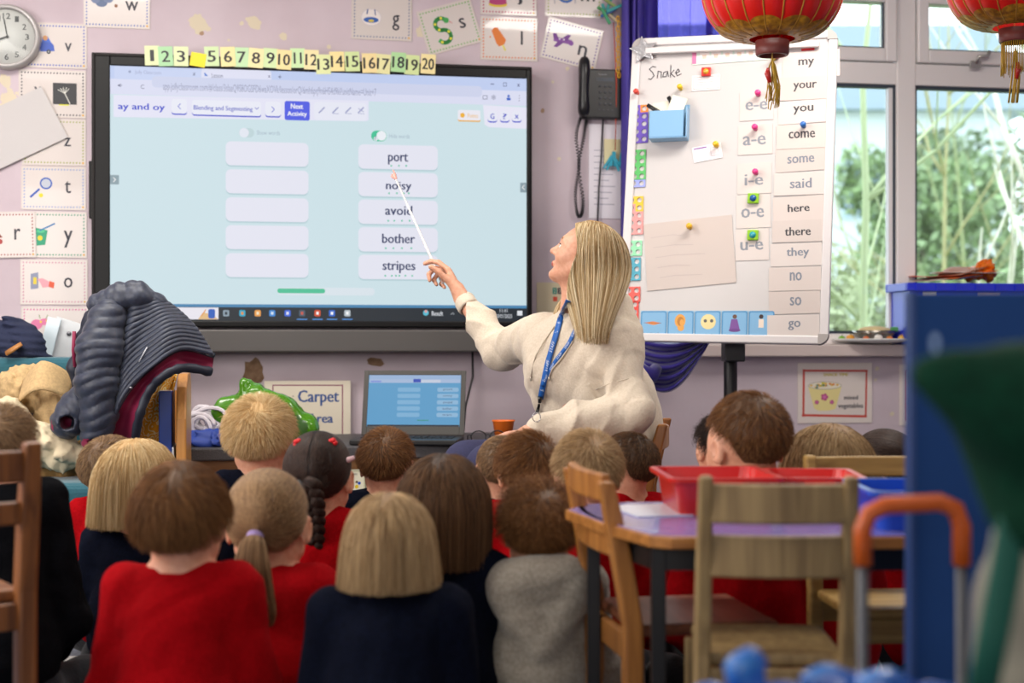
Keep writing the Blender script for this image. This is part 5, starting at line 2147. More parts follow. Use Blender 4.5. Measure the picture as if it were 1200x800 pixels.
# orange plastic cup
cp = at(590, 500, 5.3)
t = thing('plastic_cup', 'orange plastic cup on the worktop behind the teacher', 'cup', (cp.x, cp.y, UH))
MB().lathe([(.028, 0), (.04, .075), (.043, .078), (.043, .074), (.037, .072), (.026, .003), (.0001, .003)], mat('cup_orange', 'e8701c', .35), 24).build('cup', t)
# cable from the display to the unit
c1_, c2_ = wall_at(554, 412, .04), wall_at(543, 500, .06)
tag(MB().tube([WP(c1_[0], .03, c1_[1] + .03), WP(c1_[0], .04, c1_[1] - .1), WP(c2_[0] + .01, .05, c2_[1] + .08), WP(c2_[0], .06, UH + .004)], .0045, LB, 8).build('power_cable'), 'black cable hanging from the display to the worktop', 'cable')

# white paper ribbon heap, green plastic bag, small oddments
rb = at(238, 500, 5.12)
t = thing('ribbon_heap', 'heap of curled white paper ribbons on the worktop by the bookcase', 'ribbon', (rb.x, rb.y, UH))
rs_ = random.Random(3)
wr = mat('ribbon_white', 'e6dfe6', .6)
for i in range(13):
    a = rs_.uniform(-.5, .5)
    cx_, cz_ = rs_.uniform(-.035, .03), rs_.uniform(.06, .10)
    rx_, rz_ = rs_.uniform(.03, .062), rs_.uniform(.022, .045)
    y_ = rs_.uniform(-.05, .05)
    pts = []
    for k in range(19):
        q_ = 2 * PI * k / 18 * rs_.uniform(.97, 1.03)
        pts.append((cx_ + rx_ * math.cos(q_), y_ + .02 * math.sin(q_ * .5 + a), max(.009, cz_ + rz_ * math.sin(q_) + a * .5 * rx_ * math.cos(q_))))
    MB().tube(pts, .007, wr, 6, flat=.15, up=(0, 1, 0)).build('ribbon', t)
MB().tube([(-.02, -.06, .02), (.05, -.09, .026), (.12, -.10, .016), (.17, -.08, .012)], .007, wr, 6, flat=.2, up=(0, 1, 0)).build('ribbon', t)
F = Field((-.12, -.08, -.01), (.14, .08, .09), .005)
F.ell((0, 0, .02), (.1, .05, .025), .01).ell((.03, 0, .045), (.05, .03, .02), .01)
F.disp(folds(21, .014, 45))
tag(F.build('blue_cloth', None, mat('cloth_royal', '22409a', .6), loc=(rb.x + .04, rb.y - .06, UH + .004)), 'crumpled blue cloth under the white ribbons', 'cloth')

gb_ = at(312, 500, 5.14)
t = thing('plastic_bag', 'shiny green plastic carrier bag lying on the worktop', 'bag', (gb_.x, gb_.y, UH))
GP = mat('bag_green', '4a8a0a', .22, coat=.4)
GD = mat('bag_green_dark', '2c5a10', .4)
K = 5.14 / FPX
prof_ = [(-54, 30), (-40, 42), (-28, 47), (-23, 57), (-18, 56), (-10, 52), (8, 50), (24, 44), (38, 30), (51, 14), (50, 8), (40, 3), (10, 1), (-30, 1), (-50, 8)]
rs_ = np.random.RandomState(4)
fr_ = [(x * K, -.05 + .02 * math.sin(i * 1.7), z * K) for i, (x, z) in enumerate(prof_)]
bk_ = [(x * K * .92, .06 + .02 * math.sin(i * 1.3), z * K * .93) for i, (x, z) in enumerate(prof_)]
F = Field((-.19, -.12, -.01), (.18, .12, .19), .005)
F.cap((-.12, 0, .08), (-.02, 0, .10), .035, .045, .03).cap((-.02, 0, .10), (.10, 0, .06), .045, .035, .03).cap((-.10, 0, .05), (.10, 0, .04), .045, .045, .03)
F.cap((-.06, -.01, .12), (-.063, -.01, .155), .022, .008, .02).cap((.08, 0, .06), (.135, -.02, .045), .03, .02, .02)
F.cap((.03, -.09, .05), (.11, -.10, .035), .028, .016, .012, True)
F.disp(folds(30, .016, 12, 1.2), .05)
F.disp(crumple(31, .0035, 26), .04)
t.scale = (1.15, 1, 1.35)
F.build('bag_skin', t, GP, mats=[(GD, lambda x, y, z: (y < -.03) & (x > .01) & (z < .085) & ((x - .07) ** 2 / .004 + (z - .045) ** 2 / .0014 < 1))])

# ================================================================= bookcase end, folders, yellow textile
bp_ = at(217, 545, 4.78)
PLY = wood('beech_panel', 'd79a52', 'c08446', .35, 2)
t = thing('book_case', 'beech bookcase end panel with a rounded top beside the sofa', 'bookcase', (bp_.x, bp_.y, 0), PHI)
q = MB()
zt_ = CAMZ + (400 - 437) * 4.78 / FPX
t_bc = t.location.copy()
pr = [(-.22, 0), (.14, 0), (.14, zt_ - .08), (.12, zt_ - .03), (.08, zt_), (-.10, zt_), (-.18, zt_ - .04), (-.22, zt_ - .14)]
q.prism(pr, -.018, .014, PLY, plane='yz')
q.build('side_panel', t, bevel=.006)
for z_ in (.08, .40):
    MB().bx(-.20, -.018, -.2, .13, z_, z_ + .018, PLY).build('shelf', t)
MB().bx(-.20, -.018, .12, .135, .06, zt_ - .06, PLY).build('back_panel', t)
for i, (x, w_, h_, dpt, c, lb) in enumerate(((-.052, .040, .205, -.2, '1f4aa8', 'thick dark blue folder beside the beech panel'), (-.0275, .006, .1, -.22, 'dfe6ea', 'thin white booklet between the folder and the beech panel'), (-.0212, .005, .06, -.225, '2aa0c8', 'turquoise booklet at the foot of the beech panel'))):
    o = thing('ring_binder' if i == 0 else 'booklet', lb, 'folder' if i == 0 else 'booklet', WP(0, 0, 0), PHI)
    o.location = t.location + Matrix.Rotation(PHI, 3, 'Z') @ Vector((x, 0, .4185))
    h2_ = h_ + (.1 if i == 0 else .03)
    MB().bx(-w_ / 2, w_ / 2, dpt, dpt + .2, 0, h2_, mat('folder_' + c, c, .4)).build('cover', o, bevel=.003)
    MB().bx(-w_ / 2 + .003, w_ / 2 - .003, dpt + .01, dpt + .196, .004, h2_ + .001, ink('e8e4de')).build('pages', o)
YT = bpy.data.materials.new('yellow_maze_textile')
YT.use_nodes = True
nt = YT.node_tree
pb = nt.nodes['Principled BSDF']
pb.inputs['Roughness'].default_value = .8
tc = nt.nodes.new('ShaderNodeTexCoord')
vz = nt.nodes.new('ShaderNodeTexVoronoi')
vz.inputs['Scale'].default_value = 34
wv = nt.nodes.new('ShaderNodeMath')
wv.operation = 'SINE'
ml = nt.nodes.new('ShaderNodeMath')
ml.operation = 'MULTIPLY'
ml.inputs[1].default_value = 22
rp = nt.nodes.new('ShaderNodeValToRGB')
rp.color_ramp.elements[0].position = .55
rp.color_ramp.elements[0].color = lin('f0b02a')
rp.color_ramp.elements[1].position = .62
rp.color_ramp.elements[1].color = lin('fbeebc')
nt.links.new(tc.outputs['Object'], vz.inputs['Vector'])
nt.links.new(vz.outputs['Distance'], ml.inputs[0])
nt.links.new(ml.outputs[0], wv.inputs[0])
nt.links.new(wv.outputs[0], rp.inputs[0])
nt.links.new(rp.outputs[0], pb.inputs['Base Color'])
YP = 4.62


def ylw(u, v):
    xl = 190 - 62 * v ** .9
    xr = 203 - 16 * v
    p = at(xl + (xr - xl) * u, 438 + 98 * v, YP)
    return (p.x, p.y + .02 * math.sin(u * 9 + v * 3) + .04 * u, p.z)


o = drape('patterned_cloth', ylw, 20, 20, YT, solid=.006)
tag(o, 'mustard yellow maze patterned cloth hanging beside the jacket', 'cloth')

# ================================================================= sofa
TE = mat('teal_upholstery', '1f5a68', .85, bump=.4, scale=160, sheen=.3)
so = thing('sofa', 'low teal upholstered sofa on a wooden base at the left wall', 'sofa', WP(0, 0, 0), PHI)
sa, sb = -3.0, (t_bc - Vector((0, Y0, 0))).dot(U) - .22
zs = .455
q = MB().bx(sa, sb, -1.27, -.72, zs - .13, zs, TE).build('seat_cushion', so, bevel=.03, seg=4)
sbk = wall_at(120, 420, .62)[0] + .35
q = MB().bx(sa, sb, -.72, -.52, .12, CAMZ + (400 - 417) * 5.3 / FPX, TE).build('backrest', so, bevel=.03, seg=4)
MB().bx(sa, sb, -1.25, -.55, .05, zs - .15, wood('sofa_base', 'a3713f', '8a5a30', .5, 0)).build('plinth', so, bevel=.005)

# papers and folders behind the sofa back
for i, (x0, y0, x1, y1, rl, c, lb, d) in enumerate(((50, 372, 66, 420, 14, 'dcecf4', 'thin pale blue folder standing behind the sofa back', .46), (58, 374, 90, 424, 18, 'cfd3d6', 'translucent wallet folder with a popper behind the sofa back', .44))):
    s_, z_, kx2, kz2 = px_box(x0, y0, x1, y1, d)
    t = on_wall('wallet_folder', lb, 'folder', s_, z_, d, roll=rl)
    MB().bx(-(x1 - x0) / 2 * kx2, (x1 - x0) / 2 * kx2, -.004, .004, -.12, (y1 - y0) / 2 * kz2, mat('folder_' + c, c, .25, coat=.4)).build('cover', t, bevel=.002)
    if i:
        MB().lathe([(.008, 0), (.008, .004), (.0001, .005)], mat('popper', '77777c', .3, metal=.6), 14, M=Matrix.Rotation(R(90), 3, 'X'), c=(.012, -.004, .03)).build('popper', t)

# navy knitted garment with a tan toggle
F = Field((-.12, -.16, -.02), (.24, .14, .26), .005)
F.ell((.05, 0, .12), (.10, .08, .09), .03).cap((.0, 0, .04), (.16, 0, .05), .06, .05, .03).cap((.02, -.02, .16), (.12, -.03, .10), .05, .05, .03)
F.disp(lambda x, y, z: .003 * np.sin(z * 260 + 20 * x) + 0)
F.disp(folds(41, .015, 22))
np_ = at(-6, 443, 4.95)
nv = thing('knitted_garment', 'navy ribbed knitted garment heaped on the sofa at the left edge', 'garment', (np_.x, np_.y, np_.z - .0))
F.build('knit', nv, mat('knit_navy', '1c2440', .9, bump=.6, scale=120))
MB().tube([(.075, -.105, .085), (.10, -.108, .10), (.125, -.10, .118)], [.012, .012, .010], mat('toggle_tan', 'a8723a', .5), 8, flat=.5).build('toggle', nv)
F = Field((-.2, -.1, -.02), (.15, .1, .1), .006)
F.cap((-.15, 0, .03), (.1, 0, .04), .04, .03, .02).disp(folds(43, .02, 20))
tag(F.build('green_cloth', None, mat('cloth_lime', '8fae5a', .8), loc=at(20, 470, 4.85)), 'pale green cloth under the navy garment', 'cloth')

# tan cloth bags heaped on the sofa
def heap(name, label, cat, pts, rs_, loc, mt, seed, amp, fr, h=.007, mats=None, st=(1, 1, 1)):
    P_ = np.array(pts)
    mx_ = max(rs_)
    F = Field(P_.min(0) - mx_ - .03, P_.max(0) + mx_ + .03, h)
    F.chain(pts, rs_, .04)
    F.disp(folds(seed, amp, fr, stretch=st), .05)
    F.disp(crumple(seed + 7, .009, 22), .04)
    o = F.build(name, None, mt, mats=mats, loc=loc)
    tag(o, label, cat)
    return o


TB = mat('tan_canvas', 'c0a274', .85, bump=.3, scale=120, var=.1)
BP = mat('kraft_brown', 'a8834e', .8, bump=.4, scale=30, var=.15)
CR = mat('cream_canvas', 'd3c4a4', .85, bump=.3, scale=120)
q0 = lambda px, py, Y: tuple(at(px, py, Y))
heap('canvas_bag', 'tan canvas bag with a folded flap heaped on the sofa', 'bag', [q0(-10, 470, 4.75), q0(35, 458, 4.7), q0(58, 462, 4.7), q0(60, 500, 4.6)], [.07, .07, .055, .06], (0, 0, 0), TB, 51, .016, 9)
heap('canvas_bag', 'cream canvas bag sloping down across the sofa heap', 'bag', [q0(5, 488, 4.55), q0(35, 515, 4.5), q0(75, 530, 4.5), q0(95, 534, 4.5)], [.05, .06, .05, .04], (0, 0, 0), CR, 52, .016, 9)
heap('paper_bag', 'brown crumpled paper bag at the bottom of the sofa heap', 'bag', [q0(-30, 530, 4.62), q0(30, 545, 4.6), q0(85, 540, 4.6), q0(100, 536, 4.6)], [.075, .065, .06, .06], (0, 0, 0), BP, 53, .014, 9)
# standing folded collar of the tan bag
def flap(u, v):
    a = at(20 + 62 * u, 474 - 18 * math.sin(PI * u * .9) - 34 * v * (1 - .5 * abs(u - .45)), 4.56)
    return (a.x, a.y - .05 * math.sin(PI * u) + .06 * v, a.z)


tag(drape('bag_flap', flap, 16, 8, TB, solid=.006), 'stiff tan flap standing up from the canvas bag', 'bag')
# ================================================================= people
def skin_mat(name, c, c2):
    m = mat(name, c, 0.5, bump=.08, scale=90, color2=c2)
    b = m.node_tree.nodes['Principled BSDF']
    b.inputs['Subsurface Weight'].default_value = 0.12
    b.inputs['Subsurface Radius'].default_value = (0.012, 0.005, 0.003)
    b.inputs['Subsurface Scale'].default_value = 0.6
    return m


SKIN = skin_mat('skin_fair', 'e2aa8c', 'd99c7e')
SKIN2 = skin_mat('skin_light_tan', 'c98f6c', 'c08260')
LIP = mat('lips', 'b9625a', .4)
BROW = mat('eyebrows', '8a6242', .8)
EYEW = mat('eye_white', 'e8e4de', .2, coat=.5)
EYEI = mat('eye_iris', '4a5f6e', .15, coat=.8)


def cloth(name, c, c2=None, bump=.35, scale=140, sheen=.25):
    return mat('cloth_' + name, c, .9, spec=.06, bump=bump, scale=scale, sheen=sheen, color2=c2)


RED = cloth('red_sweatshirt', 'a00610', '92040c', sheen=.0)
NAVY = cloth('navy_sweatshirt', '0d1222', '0a0e1a', sheen=.0)
GREY = cloth('grey_hoodie', 'a39c90', '8f887c')
BLACKC = cloth('black_sweatshirt', '0c0d11', '090a0d', sheen=.0)
TROU = cloth('dark_trousers', '1a1c22', '131418')
SHOE = mat('school_shoe', '141414', .35)


def rot3(yaw, pitch, roll):
    return Matrix.Rotation(yaw, 3, 'Z') @ Matrix.Rotation(pitch, 3, 'X') @ Matrix.Rotation(roll, 3, 'Y')


def add_head(F, H, M, s, adult=False):
    """face towards local +y. H: head origin, M: 3x3 rotation, s: scale"""
    T = lambda x, y, z: tuple(Vector(H) + M @ (Vector((x, y, z)) * s))
    Mn = np.array(M)
    E = lambda c, r, k=.012, cut=False, m=None: F.ell(T(*c), [q * s for q in r], k * s, Mn if m is None else np.array(M @ m), cut)
    E((0, -.008, .022), (.073, .092, .080), .01)
    E((0, .030, -.030), (.058, .058, .072), .03)
    E((0, .035, -.005), (.062, .050, .055), .03)
    for q in (-1, 1):
        F.cap(T(q * .050, .005, -.055), T(q * .018, .066, -.094), .016 * s, .014 * s, .03 * s)
        E((q * .036, .056, -.035), (.024, .026, .022), .02)
        # ear
        me = Matrix.Rotation(q * R(-22), 3, 'Z') @ Matrix.Rotation(R(-10), 3, 'X')
        E((q * .077, -.004, -.012), (.008, .019, .030), .006, m=me)
        E((q * .083, .0, -.010), (.005, .010, .018), .004, True, m=me)
    E((0, .070, -.098), (.022, .018, .016), .022)
    E((0, .078, .016), (.044, .014, .010), .016)
    F.cap(T(0, .084, .002), T(0, .107 if adult else .101, -.031), .0075 * s, .0105 * s, .012 * s)
    for q in (-1, 1):
        E((q * .010, .092, -.036), (.008, .010, .007), .006)
        E((q * .030, .098, -.006), (.016, .014, .010), .012, True)
        F.ell(T(q * .0045, .103, -.046), [.003 * s] * 3, .003 * s, None, True)
    E((0, .086, -.064), (.021, .011, .0075), .005)
    E((0, .085, -.073), (.017, .011, .0070), .004)
    F.cap(T(-.019, .0965, -.0685), T(.019, .0965, -.0685), .0022 * s, .0022 * s, .003 * s, True)
    E((0, .083, -.083), (.014, .012, .006), .012, True)
    return T


def face_bits(parent, T, M, s):
    for q in (-1, 1):
        e = MB().ball((0, 0, 0), .0118 * s, EYEW, 14).ball((0, .0055 * s, 0), (.0062 * s, .0068 * s, .0062 * s), EYEI, 12)
        e.ball((0, .0108 * s, 0), (.003 * s, .0022 * s, .003 * s), mat('pupil', '0c0c0e', .1), 8)
        o = e.build('eye', parent)
        o.matrix_local = Matrix.Translation(T(q * .030, .0765, -.006)) @ M.to_4x4()


def lips_mask(H, M, s):
    Mi = np.array(M).T
    H = np.array(H)

    def fn(x, y, z):
        p = (np.stack([x, y, z], 1) - H) @ Mi.T / s
        return (((p[:, 0] / .021) ** 2 + ((p[:, 2] + .0685) / .0095) ** 2) < 1) & (p[:, 1] > .086)
    return fn


def brow_mask(H, M, s):
    Mi = np.array(M).T
    H = np.array(H)

    def fn(x, y, z):
        p = (np.stack([x, y, z], 1) - H) @ Mi.T / s
        ax = np.abs(p[:, 0])
        return (ax > .012) & (ax < .044) & (np.abs(p[:, 2] - .016 - .006 * np.sin((ax - .012) * 90)) < .0032) & (p[:, 1] > .05)
    return fn


def add_hand(F, wrist, fdir, palm, side, s=1.0, curl=0.5, curls=None, thumb=.6, spread=.12, fore=None):
    """fdir: direction of the fingers, palm: direction the palm faces, side: +1 thumb towards fdir x palm"""
    f = Vector(fdir).normalized()
    p = Vector(palm)
    p = (p - f * p.dot(f)).normalized()
    t = f.cross(p).normalized() * side
    W = Vector(wrist)
    k = .004 * s
    P = lambda a, b, c: W + f * (a * s) + t * (b * s) + p * (c * s)
    for b0, b1 in ((.018, .028), (.007, .010), (-.006, -.009), (-.018, -.026)):
        F.cap(P(.004, b0 * .8, 0), P(.082 - abs(b1) * .25, b1, 0), .0115 * s, .0098 * s, .010 * s)
    F.cap(P(.01, .018, .006), P(.05, .036, .012), .012 * s, .0115 * s, .010 * s)
    F.cap(P(-.02, 0, 0), P(.02, 0, 0), .021 * s, .020 * s, .016 * s)
    tips = []
    bases = [(.080, .028), (.085, .010), (.081, -.008), (.072, -.025)]
    lens = [(.038, .024, .019), (.043, .027, .020), (.039, .025, .019), (.030, .019, .017)]
    cs = curls or [curl] * 4
    for i in range(4):
        pos = P(bases[i][0], bases[i][1], 0)
        a = 0.0
        sp = spread * (1 - i * .66)
        r = .0088 * s * (1 - .06 * i)
        for j in range(3):
            a += cs[i] * (1.0 if j else .9)
            d = (f * math.cos(a) + p * math.sin(a) + t * sp * math.cos(a)).normalized()
            nx = pos + d * (lens[i][j] * s)
            F.cap(pos, nx, r, r * .92, k)
            pos = nx
            r *= .92
        tips.append(pos)
    pos = P(.045, .036, .014)
    a = thumb
    d0 = (f * .75 + t * .65 + p * .35).normalized()
    for j, L in enumerate((.034, .028)):
        d = (d0 * (1 - a * .4 * j) + p * a * .6 * (j + .3) + f * .2).normalized()
        nx = pos + d * (L * s)
        F.cap(pos, nx, .0105 * s * (1 - .1 * j), .0092 * s * (1 - .1 * j), k)
        pos = nx
    return tips, pos


# ---------------------------------------------------------------- hair styles
SHORT_TAB = ([-1, -.62, -.34, .0, .35, .75, 1], [-.82, -.76, -.10, .06, .30, .50, .55])


def scalp_dirs(n, rs, zmin_tab=None):
    tab = zmin_tab or ([-1, -.45, 0.05, .35, .75, 1], [-.82, -.74, -.12, .30, .50, .55])
    out = []
    while len(out) < n:
        d = rs.normal(size=(n * 2, 3))
        d /= np.linalg.norm(d, axis=1)[:, None]
        ok = d[:, 2] > np.interp(d[:, 1], *tab)
        out += list(d[ok])
    return np.array(out[:n])


SC = np.array([0, -.008, .022])
SR = np.array([.073, .092, .080])


def to_head(A, H, M, s):
    return (A * s) @ np.array(M).T + np.array(H)


def hair_cap(parent, H, M, s, t, mt, bobz=None, seed=0, crown=(0, -.25, 1), name='hair', lump=.0015, tab=None):
    """solid mass of hair on the skull with a thin edge at the hairline; bobz: height (head units) where a bob ends"""
    nu, nv = 72, 34
    V = []
    for j in range(nv + 1):
        v = j / nv
        for i in range(nu):
            a = 2 * PI * i / nu
            y = math.sin(a)
            zmin = float(np.interp(y, *(tab or ([-1, -.45, 0.05, .35, .75, 1], [-.82, -.74, -.12, .30, .50, .55]))))
            th = v * math.acos(zmin)
            d = np.array([math.cos(a) * math.sin(th), math.sin(a) * math.sin(th), math.cos(th)])
            edge = min(1, (1 - v) * 2.6)
            w_ = lump * (math.sin(a * 9 + seed) * math.sin(v * 11 + seed * 2) + math.sin(a * 23 + v * 7)) * edge
            tt_ = t * min(1, max(.25, (d[2] + .85) / .75))
            V.append(SC + d * (SR + tt_ * (.15 + .85 * edge ** .5) + w_ * tt_ / t))
    V = np.array(V)
    Q = []
    for j in range(nv):
        for i in range(nu):
            i2 = (i + 1) % nu
            Q.append((j * nu + i, (j + 1) * nu + i, (j + 1) * nu + i2, j * nu + i2))
    o = np_mesh(name, to_head(V, H, M, s), np.array(Q), parent, mt)
    return o


def style_short(parent, H, M, s, mt, capm, seed, n=5200, L=.035, t=.008, lift=.35, r0=.00028, whorl=(.15, -.55, .82), grav=.05, curly=0.0, fringe=0.0):
    rs = np.random.RandomState(seed)
    cap = hair_cap(parent, H, M, s, t, capm, seed=seed, tab=SHORT_TAB)
    d = scalp_dirs(n, rs, SHORT_TAB)
    w_ = np.array(whorl) / np.linalg.norm(whorl)
    tz = t * np.clip((d[:, 2] + .85) / .75, .15, 1)[:, None]
    roots = SC + d * (SR + tz * .55)
    tang = d - w_
    tang -= (tang * d).sum(1)[:, None] * d
    nrm = np.linalg.norm(tang, axis=1)[:, None] + 1e-3
    tang = tang / nrm
    swirl = np.cross(d, tang) * np.exp(-(nrm * 2.0) ** 2) * 1.2
    kk = rs.normal(0, 9, (3, 3))
    clump = np.sin(d @ kk + seed) * np.sin(d @ kk[::-1] * 1.7 + 1)
    dirs = tang + swirl + d * lift + rs.normal(0, .16, d.shape) + clump * .28
    ln = L * rs.uniform(.7, 1.15, n) * (1 + fringe * np.clip(d[:, 1], 0, 1))
    ln *= np.clip(.55 + .75 * (d[:, 2] + .55), .35, 1.1)
    ln *= np.clip((d[:, 2] + 1.05) / .7, .3, 1)
    A = hair_sim(roots, dirs, ln, 6, 1 - grav, (0, 0, -1), [(SC, SR + tz * .9)], jitter=.03 + curly, rs=rs)
    if curly:
        q = np.linspace(0, 1, 7)[None, :, None]
        ph = rs.uniform(0, 6.28, (n, 1))
        f_ = 2.2 * 2 * PI
        u_ = np.linspace(0, 1, 7)[None, :]
        off = np.stack([np.cos(ph + u_ * f_), np.sin(ph + u_ * f_), np.sin(ph * 1.7 + u_ * f_ * .8)], 2)
        A = A + off * .0055 * q
    st = strands('strands', to_head(A, H, M, s), cap, mt, r0 * 1.4, r0 * .5)
    return cap


def style_long(parent, H, M, s, mt, capm, seed, hem, n=6000, t=.010, part=.0, flare=.0, cols=(), r0=.00032, front=True, jitter=.010, down=(0, 0, -1), stiff=.62, fall=None, fwd=0.0, post=None, rag=.07):
    """hair falling from a parting; hem: height (head units) where it ends, or fall: distance below the head origin"""
    rs = np.random.RandomState(seed)
    cap = hair_cap(parent, H, M, s, t * .8, capm, seed=seed)
    g = np.array(down, float)
    fl = fall if fall is not None else -hem

    def run(d, tt, nseg, jit):
        roots = SC + d * (SR + tt * .5)[..., :] if np.ndim(tt) == 0 else SC + d * (SR[None, :] + tt[:, None] * .5)
        sgn = np.where(d[:, 0] - part > 0, 1.0, -1.0)
        tang = np.stack([sgn * (.55 + .5 * np.clip(d[:, 2], 0, 1)) + d[:, 0] * .4, d[:, 1] * .35 - .10 + fwd, -.5 + 0 * sgn], 1)
        bk_ = np.clip((-.05 - d[:, 1]) * 3, 0, 1)[:, None]
        tb = np.stack([d[:, 0] * .9 + sgn * .04, -.35 + 0 * sgn, -.9 + 0 * sgn], 1)
        tang = tang * (1 - bk_) + tb * bk_
        tang -= (tang * d).sum(1)[:, None] * d
        tang /= np.linalg.norm(tang, axis=1)[:, None] + 1e-6
        dirs = tang + d * .04 + rs.normal(0, jit * 3, d.shape)
        hgt = -(roots @ g)
        ln = np.clip(hgt + fl, .012, 1) * (1 + .08 * np.clip(hgt, 0, .1) / .1)
        ln = ln * rs.uniform(1 - rag, 1.04, len(d))
        return hair_sim(roots, dirs, ln, nseg, stiff, g, [(SC, SR + (t if np.ndim(tt) else tt))] + list(cols), jitter=jit, rs=rs)
    d = scalp_dirs(n, rs)
    A = run(d, t * rs.uniform(.3, 1.3, n), 14, jitter)
    # keep the thickness of the mass: push strands out by their own layer depth
    lay = rs.uniform(0, 1, n)[:, None, None]
    q = np.linspace(0, 1, 15)[None, :, None]
    ax = SC[None, None, :] + 0 * A
    rad_ = A - ax
    rad_ -= (rad_ @ g)[..., None] * g
    rad_ /= np.linalg.norm(rad_, axis=2)[..., None] + 1e-6
    A = A + rad_ * (lay - .5) * (.006 + .008 * q) + rad_ * flare * q ** 2
    post = post or (lambda a: a)
    strands('strands', post(to_head(A, H, M, s)), cap, mt, r0 * 1.5, r0 * .8)
    nu = 60
    az = np.linspace(R(40), R(-220), nu) if front else np.linspace(R(20), R(-200), nu)
    dd = np.stack([np.cos(az) * .94, np.sin(az) * .94, np.full(nu, .34)], 1)
    dd[np.abs(dd[:, 0] - part) < .02, 0] += .02
    A2 = run(dd, t * .55, 12, 0.0)
    rad_ = A2 - SC
    rad_ -= (rad_ @ g)[..., None] * g
    rad_ /= np.linalg.norm(rad_, axis=2)[..., None] + 1e-6
    A2 = A2 + rad_ * (flare * np.linspace(0, 1, 13)[None, :, None] ** 2 - .003)
    V = A2.reshape(-1, 3)
    Q = np.array([(i * 13 + j, i * 13 + j + 1, (i + 1) * 13 + j + 1, (i + 1) * 13 + j) for i in range(nu - 1) for j in range(12)])
    o = np_mesh('hair_lining', post(to_head(V, H, M, s)), Q, cap, capm)
    md = o.modifiers.new('solid', 'SOLIDIFY')
    md.thickness = .009 * s
    md.offset = 0
    return cap


def style_pulled(parent, H, M, s, mt, capm, seed, ties, n=6000, t=.008, r0=.0003, part=None):
    """hair drawn over the skull to tie points (head units); nearest tie on each side"""
    rs = np.random.RandomState(seed)
    cap = hair_cap(parent, H, M, s, t * .8, capm, seed=seed, lump=.001)
    d = scalp_dirs(n, rs)
    P = SC + d * (SR + t * .5)
    T = np.array(ties)
    if len(T) == 1:
        tgt = np.repeat(T, n, 0)
    else:
        tgt = np.where((d[:, 0] < 0)[:, None], T[0], T[1])
    out = [P.copy()]
    for i in range(10):
        v = tgt - P
        dist = np.linalg.norm(v, axis=1)[:, None]
        P = P + v * (1.0 / (10 - i))
        q = (P - SC) / (SR + t * rs.uniform(.7, 1.1, (n, 1)) * (1 if i < 9 else .8))
        k = np.linalg.norm(q, axis=1)[:, None]
        P = np.where(k < 1, SC + q / k * (SR + t * .95), P)
        out.append(P.copy())
    A = np.stack(out, 1)
    strands('strands', to_head(A, H, M, s), cap, mt, r0 * 1.3, r0)
    return cap


def tail(parent, H, M, s, mt, capm, seed, path, rad, n=1500, name='ponytail', r0=.00032, tie=None):
    rs = np.random.RandomState(seed)
    P = np.array(path, float)
    m_ = len(P)
    u = rs.uniform(0, 2 * PI, n)
    rr_ = np.sqrt(rs.uniform(0.1, 1, n))
    R_ = np.array(rad)
    A = np.zeros((n, m_, 3))
    for j in range(m_):
        tdir = P[min(j + 1, m_ - 1)] - P[max(j - 1, 0)]
        tdir /= np.linalg.norm(tdir)
        a = np.cross(tdir, [0, 1, 0.01])
        a /= np.linalg.norm(a)
        b = np.cross(tdir, a)
        A[:, j] = P[j] + (np.cos(u) * rr_ * R_[j])[:, None] * a + (np.sin(u) * rr_ * R_[j] * .7)[:, None] * b + rs.normal(0, .0012, (n, 3)) * (j / m_)
    core = MB().tube([tuple(q) for q in to_head(P, H, M, s)], [max(.002, q * .72 * s) for q in R_], capm, 14, flat=.7, up=tuple(np.array(M) @ [0, 1, .01]))
    o = core.build(name, parent)
    strands('strands', to_head(A, H, M, s), o, mt, r0 * 1.4, r0 * .7)
    if tie:
        c = to_head(P[:1] + (P[1] - P[0]) * .15, H, M, s)[0]
        d_ = to_head(P[1:2], H, M, s)[0] - to_head(P[:1], H, M, s)[0]
        tq = Vector(d_).to_track_quat('Z', 'Y').to_matrix()
        R0 = max(R_[0], .009) * s
        q = MB()
        for k in range(3):
            q.lathe([(R0 * .95, -.004), (R0 * 1.35, -.002), (R0 * 1.35, .003), (R0 * .95, .005)], mat('hair_tie_' + tie, tie, .6), 16, c=tuple(np.array(c) + np.array(tq @ Vector((0, 0, .002 * k)))), M=tq, closed=False)
        q.build('hair_tie', parent)
    return o


